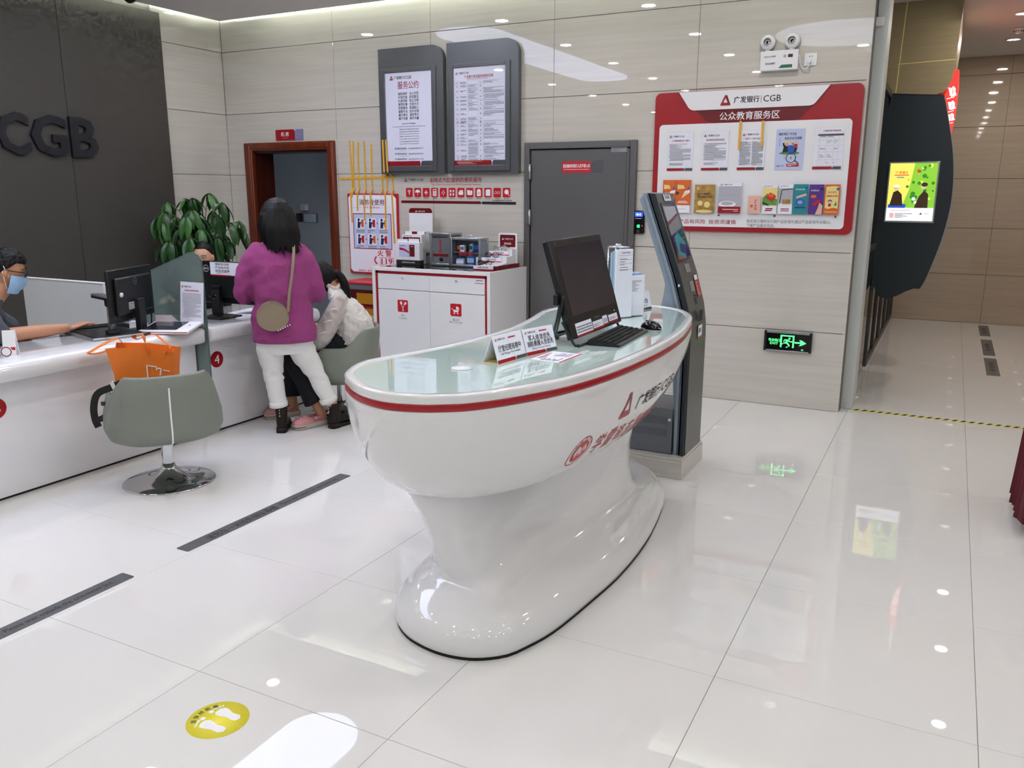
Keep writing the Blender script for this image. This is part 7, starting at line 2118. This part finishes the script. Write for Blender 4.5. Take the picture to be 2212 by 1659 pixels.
limb(g, [B3_(.15, .05, .93), B3_(.20, .085, .87), B3_(.215, .125, .825)], [.085, .08, .07], 5, 18)
limb(g, [B3_(-.15, .05, .93), B3_(-.22, .10, .84), B3_(-.235, .15, .80)], [.08, .075, .07], 5, 18)
me = voxel(g, .008, 3); wrinkle(me, .007, 13); place_mesh('shirt', paint(me, 'grey_shirt'), P3)
g = G()
for s_ in (-.09, .09): limb(g, [B3_(s_, -.03, .53), B3_(s_ * 1.3, .37, .55), B3_(s_ * 1.2, .39, .08)], [.1, .078, .06])
place_mesh('trousers', paint(voxel(g, .009, 2), 'navy_cloth'), P3)
for s_ in (-1, 1):
    G().prism([(p.x, p.y) for p in catmull([(-.04, -.08, 0), (.04, -.08, 0), (.045, .08, 0), (0, .19, 0), (-.045, .08, 0)], 4)], 0, .07, 'z', 'black_matte').xf(Matrix.Translation(B3_(s_ * .11, .40, 0)) @ Matrix.Rotation(math.atan2(HF.y, HF.x) - math.pi / 2, 4, 'Z')).build('shoe', None, P3)
# short hair
def cap_hair(M, sx, sy, sz, off, line, m='hair', spike=.004, back=-.05, name='hair', parent=None):
    g = G(); rings = []
    for i in range(1, 30):
        b = math.pi * i / 30
        r_ = []
        for j in range(56):
            a = 2 * math.pi * j / 56
            x, y, z = math.sin(b) * math.cos(a), math.sin(b) * math.sin(a), -math.cos(b)
            X, Y, Z = sx * x, sy * y + off, sz * z
            lim = line + (back - line) * max(0, min(1, (.055 - Y) / .11))
            if Z < lim:
                k = min(1, (lim - Z) / .05)
                X, Y = X * (1 - .30 * k), Y * (1 - .30 * k)
                Z = lim - (lim - Z) * .3
            r_.append(M @ Vector((X, Y, Z)))
        rings.append(r_)
    g.loft(rings)
    me = voxel(g, .005, 2)
    displace(me, lambda co, n: co + n * spike * (mnoise.noise(Vector((co.x * 70, co.y * 70, co.z * 22))) + .8 * mnoise.noise(Vector((co.x * 150, co.y * 150, co.z * 45)))))
    return place_mesh(name, paint(me, m), parent)
cap_hair(M3, .088, .111, .142, .0, .074, spike=.0045, back=-.03, parent=P3)
eyes(P3, M3, 1.02)
# face mask
g = G(); rows = []
for i in range(13):
    z = -.125 + .112 * i / 12
    r_ = []
    for j in range(25):
        a = R(-80 + 160 * j / 24)
        pr = .093 + .018 * math.exp(-((z + .04) / .045) ** 2) * math.exp(-(a / .45) ** 2) - .020 * max(0, (-.08 - z) / .045) + .002 * math.sin(i * 2.1)
        wx = .081 - .012 * max(0, (-.06 - z) / .06)
        r_.append(M3 @ Vector((wx * math.sin(a), pr * math.cos(a) ** .75 + .004, z)))
    rows.append(r_)
g.loft(rows, 'mask_blue', cap=False, closed=False)
g.loft([[p - (M3.to_3x3() @ Vector((0, .0015, 0))) for p in q] for q in rows], 'mask_blue', cap=False, closed=False)
mk = g.build('face_mask', None, P3)
for s_ in (-1, 1):
    G().tube([M3 @ Vector(p) for p in ((s_ * .078, .02, -.03), (s_ * .084, -.005, .01), (s_ * .083, -.02, .03))], .002, 6, 'ink_white').tube([M3 @ Vector(p) for p in ((s_ * .072, .02, -.1), (s_ * .082, -.005, -.04), (s_ * .083, -.02, .0))], .002, 6, 'ink_white').build('ear_loop', None, mk)
# glasses
sp = G()
for s_ in (-1, 1):
    sp.tube([M3 @ Vector((s_ * .034 + .026 * math.cos(a), .103 - .35 * (abs(s_ * .034 + .026 * math.cos(a)) - .008) ** 2 * 8, .004 + .018 * math.sin(a))) for a in [2 * math.pi * i / 20 for i in range(21)]], .0030, 6, 'black_plastic')
    sp.tube([M3 @ Vector(p) for p in ((s_ * .06, .09, .012), (s_ * .08, .05, .012), (s_ * .085, -.01, .01))], .0030, 6, 'black_plastic')
sp.tube([M3 @ Vector(p) for p in ((-.009, .104, .008), (0, .107, .011), (.009, .104, .008))], .0030, 6, 'black_plastic')
sp = sp.build('glasses', None, P3)

# ------------------------------------------------------------------ staff woman mostly hidden by the monitor
o4 = Vector((-5.62, 5.12, 0))
P4 = thing('person', 'staff woman with dark hair looking over the monitor by the plant', 'person', o4)
HF4 = Vector((.42, -.9, 0)).normalized(); HR4 = Vector((HF4.y, -HF4.x, 0))
h4 = Vector((-5.46, 4.99, 1.108))
M4 = Matrix.Translation(h4 - o4) @ Matrix(((HR4.x, HF4.x, 0, 0), (HR4.y, HF4.y, 0, 0), (0, 0, 1, 0), (0, 0, 0, 1))) @ Matrix.Rotation(R(-12), 4, 'X')
def B4_(r_, f_, z): return HR4 * r_ + HF4 * f_ + Vector((0, 0, z))
g = G()
trunk(g, [(B4_(0, -.02, .48), HR4 * .16, HF4 * .11), (B4_(0, -.02, .62), HR4 * .14, HF4 * .1), (B4_(0, .02, .78), HR4 * .15, HF4 * .1), (B4_(0, .06, .87), HR4 * .15, HF4 * .08), (B4_(0, .1, .935), HR4 * .055, HF4 * .05)])
limb(g, [B4_(0, .1, .92), h4 - o4 + Vector((0, 0, -.08))], [.048, .046])
head_geo(g, M4, .98)
for s_ in (-1, 1):
    limb(g, [B4_(s_ * .15, .05, .86), B4_(s_ * .21, .10, .72), B4_(s_ * .2, .28, .78), B4_(s_ * .13, .40, .79)], [.046, .042, .036, .026], 6)
    hand_geo(g, Matrix.Translation(B4_(s_ * .12, .44, .79)) @ Matrix.Rotation(math.atan2(HF4.y, HF4.x) - math.pi / 2, 4, 'Z'), .4, -s_)
    limb(g, [B4_(s_ * .09, .0, .52), B4_(s_ * .11, .34, .54), B4_(s_ * .1, .36, .08)], [.085, .065, .045])
    limb(g, [B4_(s_ * .1, .34, .05), B4_(s_ * .1, .5, .03)], [.035, .03])
place_mesh('body', paint(voxel(g, .0055, 3), 'skin_light'), P4)
g = G()
trunk(g, [(B4_(0, -.02, .49), HR4 * .175, HF4 * .125), (B4_(0, -.02, .62), HR4 * .155, HF4 * .115), (B4_(0, .02, .78), HR4 * .165, HF4 * .115), (B4_(0, .06, .87), HR4 * .16, HF4 * .095), (B4_(0, .09, .915), HR4 * .08, HF4 * .06)])
for s_ in (-1, 1): limb(g, [B4_(s_ * .14, .05, .86), B4_(s_ * .21, .10, .72), B4_(s_ * .2, .28, .78), B4_(s_ * .15, .36, .785)], [.06, .056, .048, .042], 6)
place_mesh('jacket', paint(voxel(g, .008, 3), 'navy_cloth'), P4)
g = G()
for s_ in (-1, 1): limb(g, [B4_(s_ * .09, -.03, .53), B4_(s_ * .11, .35, .55), B4_(s_ * .1, .37, .06)], [.1, .078, .06])
place_mesh('trousers', paint(voxel(g, .009, 2), 'navy_cloth'), P4)
cap_hair(M4, .083, .103, .126, -.012, .092, spike=.002, back=-.06, parent=P4)
eyes(P4, M4, .98)

# ================================================================== POTTED MONEY TREE
t = thing('potted_plant', 'money tree with drooping five-finger leaves in the corner behind the counter', 'plant', (-6.15, 5.62, 0))
G().lathe([(.14, 0), (.17, .02), (.20, .3), (.215, .36), (.2, .365), (.185, .33), (.01, .32)], n=32, m='pot').build('pot', None, t)
G().lathe([(.002, .33), (.185, .33)], n=24, m='bark', cap=False).build('soil', None, t)
rn = random.Random(21)
tk = G()
for k in range(3):
    a0 = k * 2.094
    tk.tube([(.028 * math.cos(a0 + z * 7), .028 * math.sin(a0 + z * 7), .3 + z) for z in [i * .05 for i in range(17)]], .02, 8, 'bark')
tk.build('braided_trunk', None, t)
# leaflet mesh along +x, drooping
def leaf_mesh(m, bend):
    g = G(); rows = []
    N = 7
    for i in range(N + 1):
        u = i / N
        w_ = .034 * math.sin(math.pi * min(1, u * .93 + .035)) ** .8 * (1 - .25 * (1 - u))
        z = -bend * u * u * .17
        x = .17 * (u - .25 * bend * u * u * .6)
        rows.append([(x, -w_, z + .006), (x, -w_ * .5, z), (x, 0, z - .004), (x, w_ * .5, z), (x, w_, z + .006)])
    g.loft(rows, m, cap=False, closed=False)
    return g.mesh('leaf')
LM = [leaf_mesh('leaf', .5), leaf_mesh('leaf_light', .8), leaf_mesh('leaf', 1.0)]
st = G()
crowns = []
for k in range(50):
    for _ in range(60):
        d = Vector((rn.uniform(-1, 1), rn.uniform(-1, 1), rn.uniform(-.75, 1)))
        if .25 < d.length < 1 and all((d - q).length > .29 for q in crowns): break
    crowns.append(d)
    c = Vector((d.x * .42 - .02, d.y * .40 - .02, 1.33 + d.z * .30))
    root = Vector((d.x * .05, d.y * .05, 1.02 + .12 * max(0, d.z)))
    mid = (root + c) / 2 + Vector((0, 0, .10))
    st.tube(catmull([root, mid, c], 4, False), .004, 5, 'stem')
    out = Vector((d.x, d.y, 0)); out = out.normalized() if out.length > .05 else Vector((.7, -.7, 0))
    nl = 5 if rn.random() < .7 else 6
    base = math.atan2(out.y, out.x) + rn.uniform(-.3, .3)
    tilt = rn.uniform(.3, .8)
    for j in range(nl):
        a = base + (j - (nl - 1) / 2) * (5.0 / nl)
        dr = tilt + .25 * math.cos(a - base) + rn.uniform(-.15, .15)
        s_ = rn.uniform(.9, 1.2) * (1 if j not in (0, nl - 1) else .8)
        o = obj('leaf', LM[rn.choice((0, 0, 1, 2))], t)
        o.matrix_basis = Matrix.Translation(c) @ Matrix.Rotation(a, 4, 'Z') @ Matrix.Rotation(dr, 4, 'Y') @ Matrix.Rotation(rn.uniform(-.3, .3), 4, 'X') @ Matrix.Scale(s_, 4)
o = st.build('leaf_stalks', None, t); o['kind'] = 'stuff'
bpy.data.objects.remove(_to)
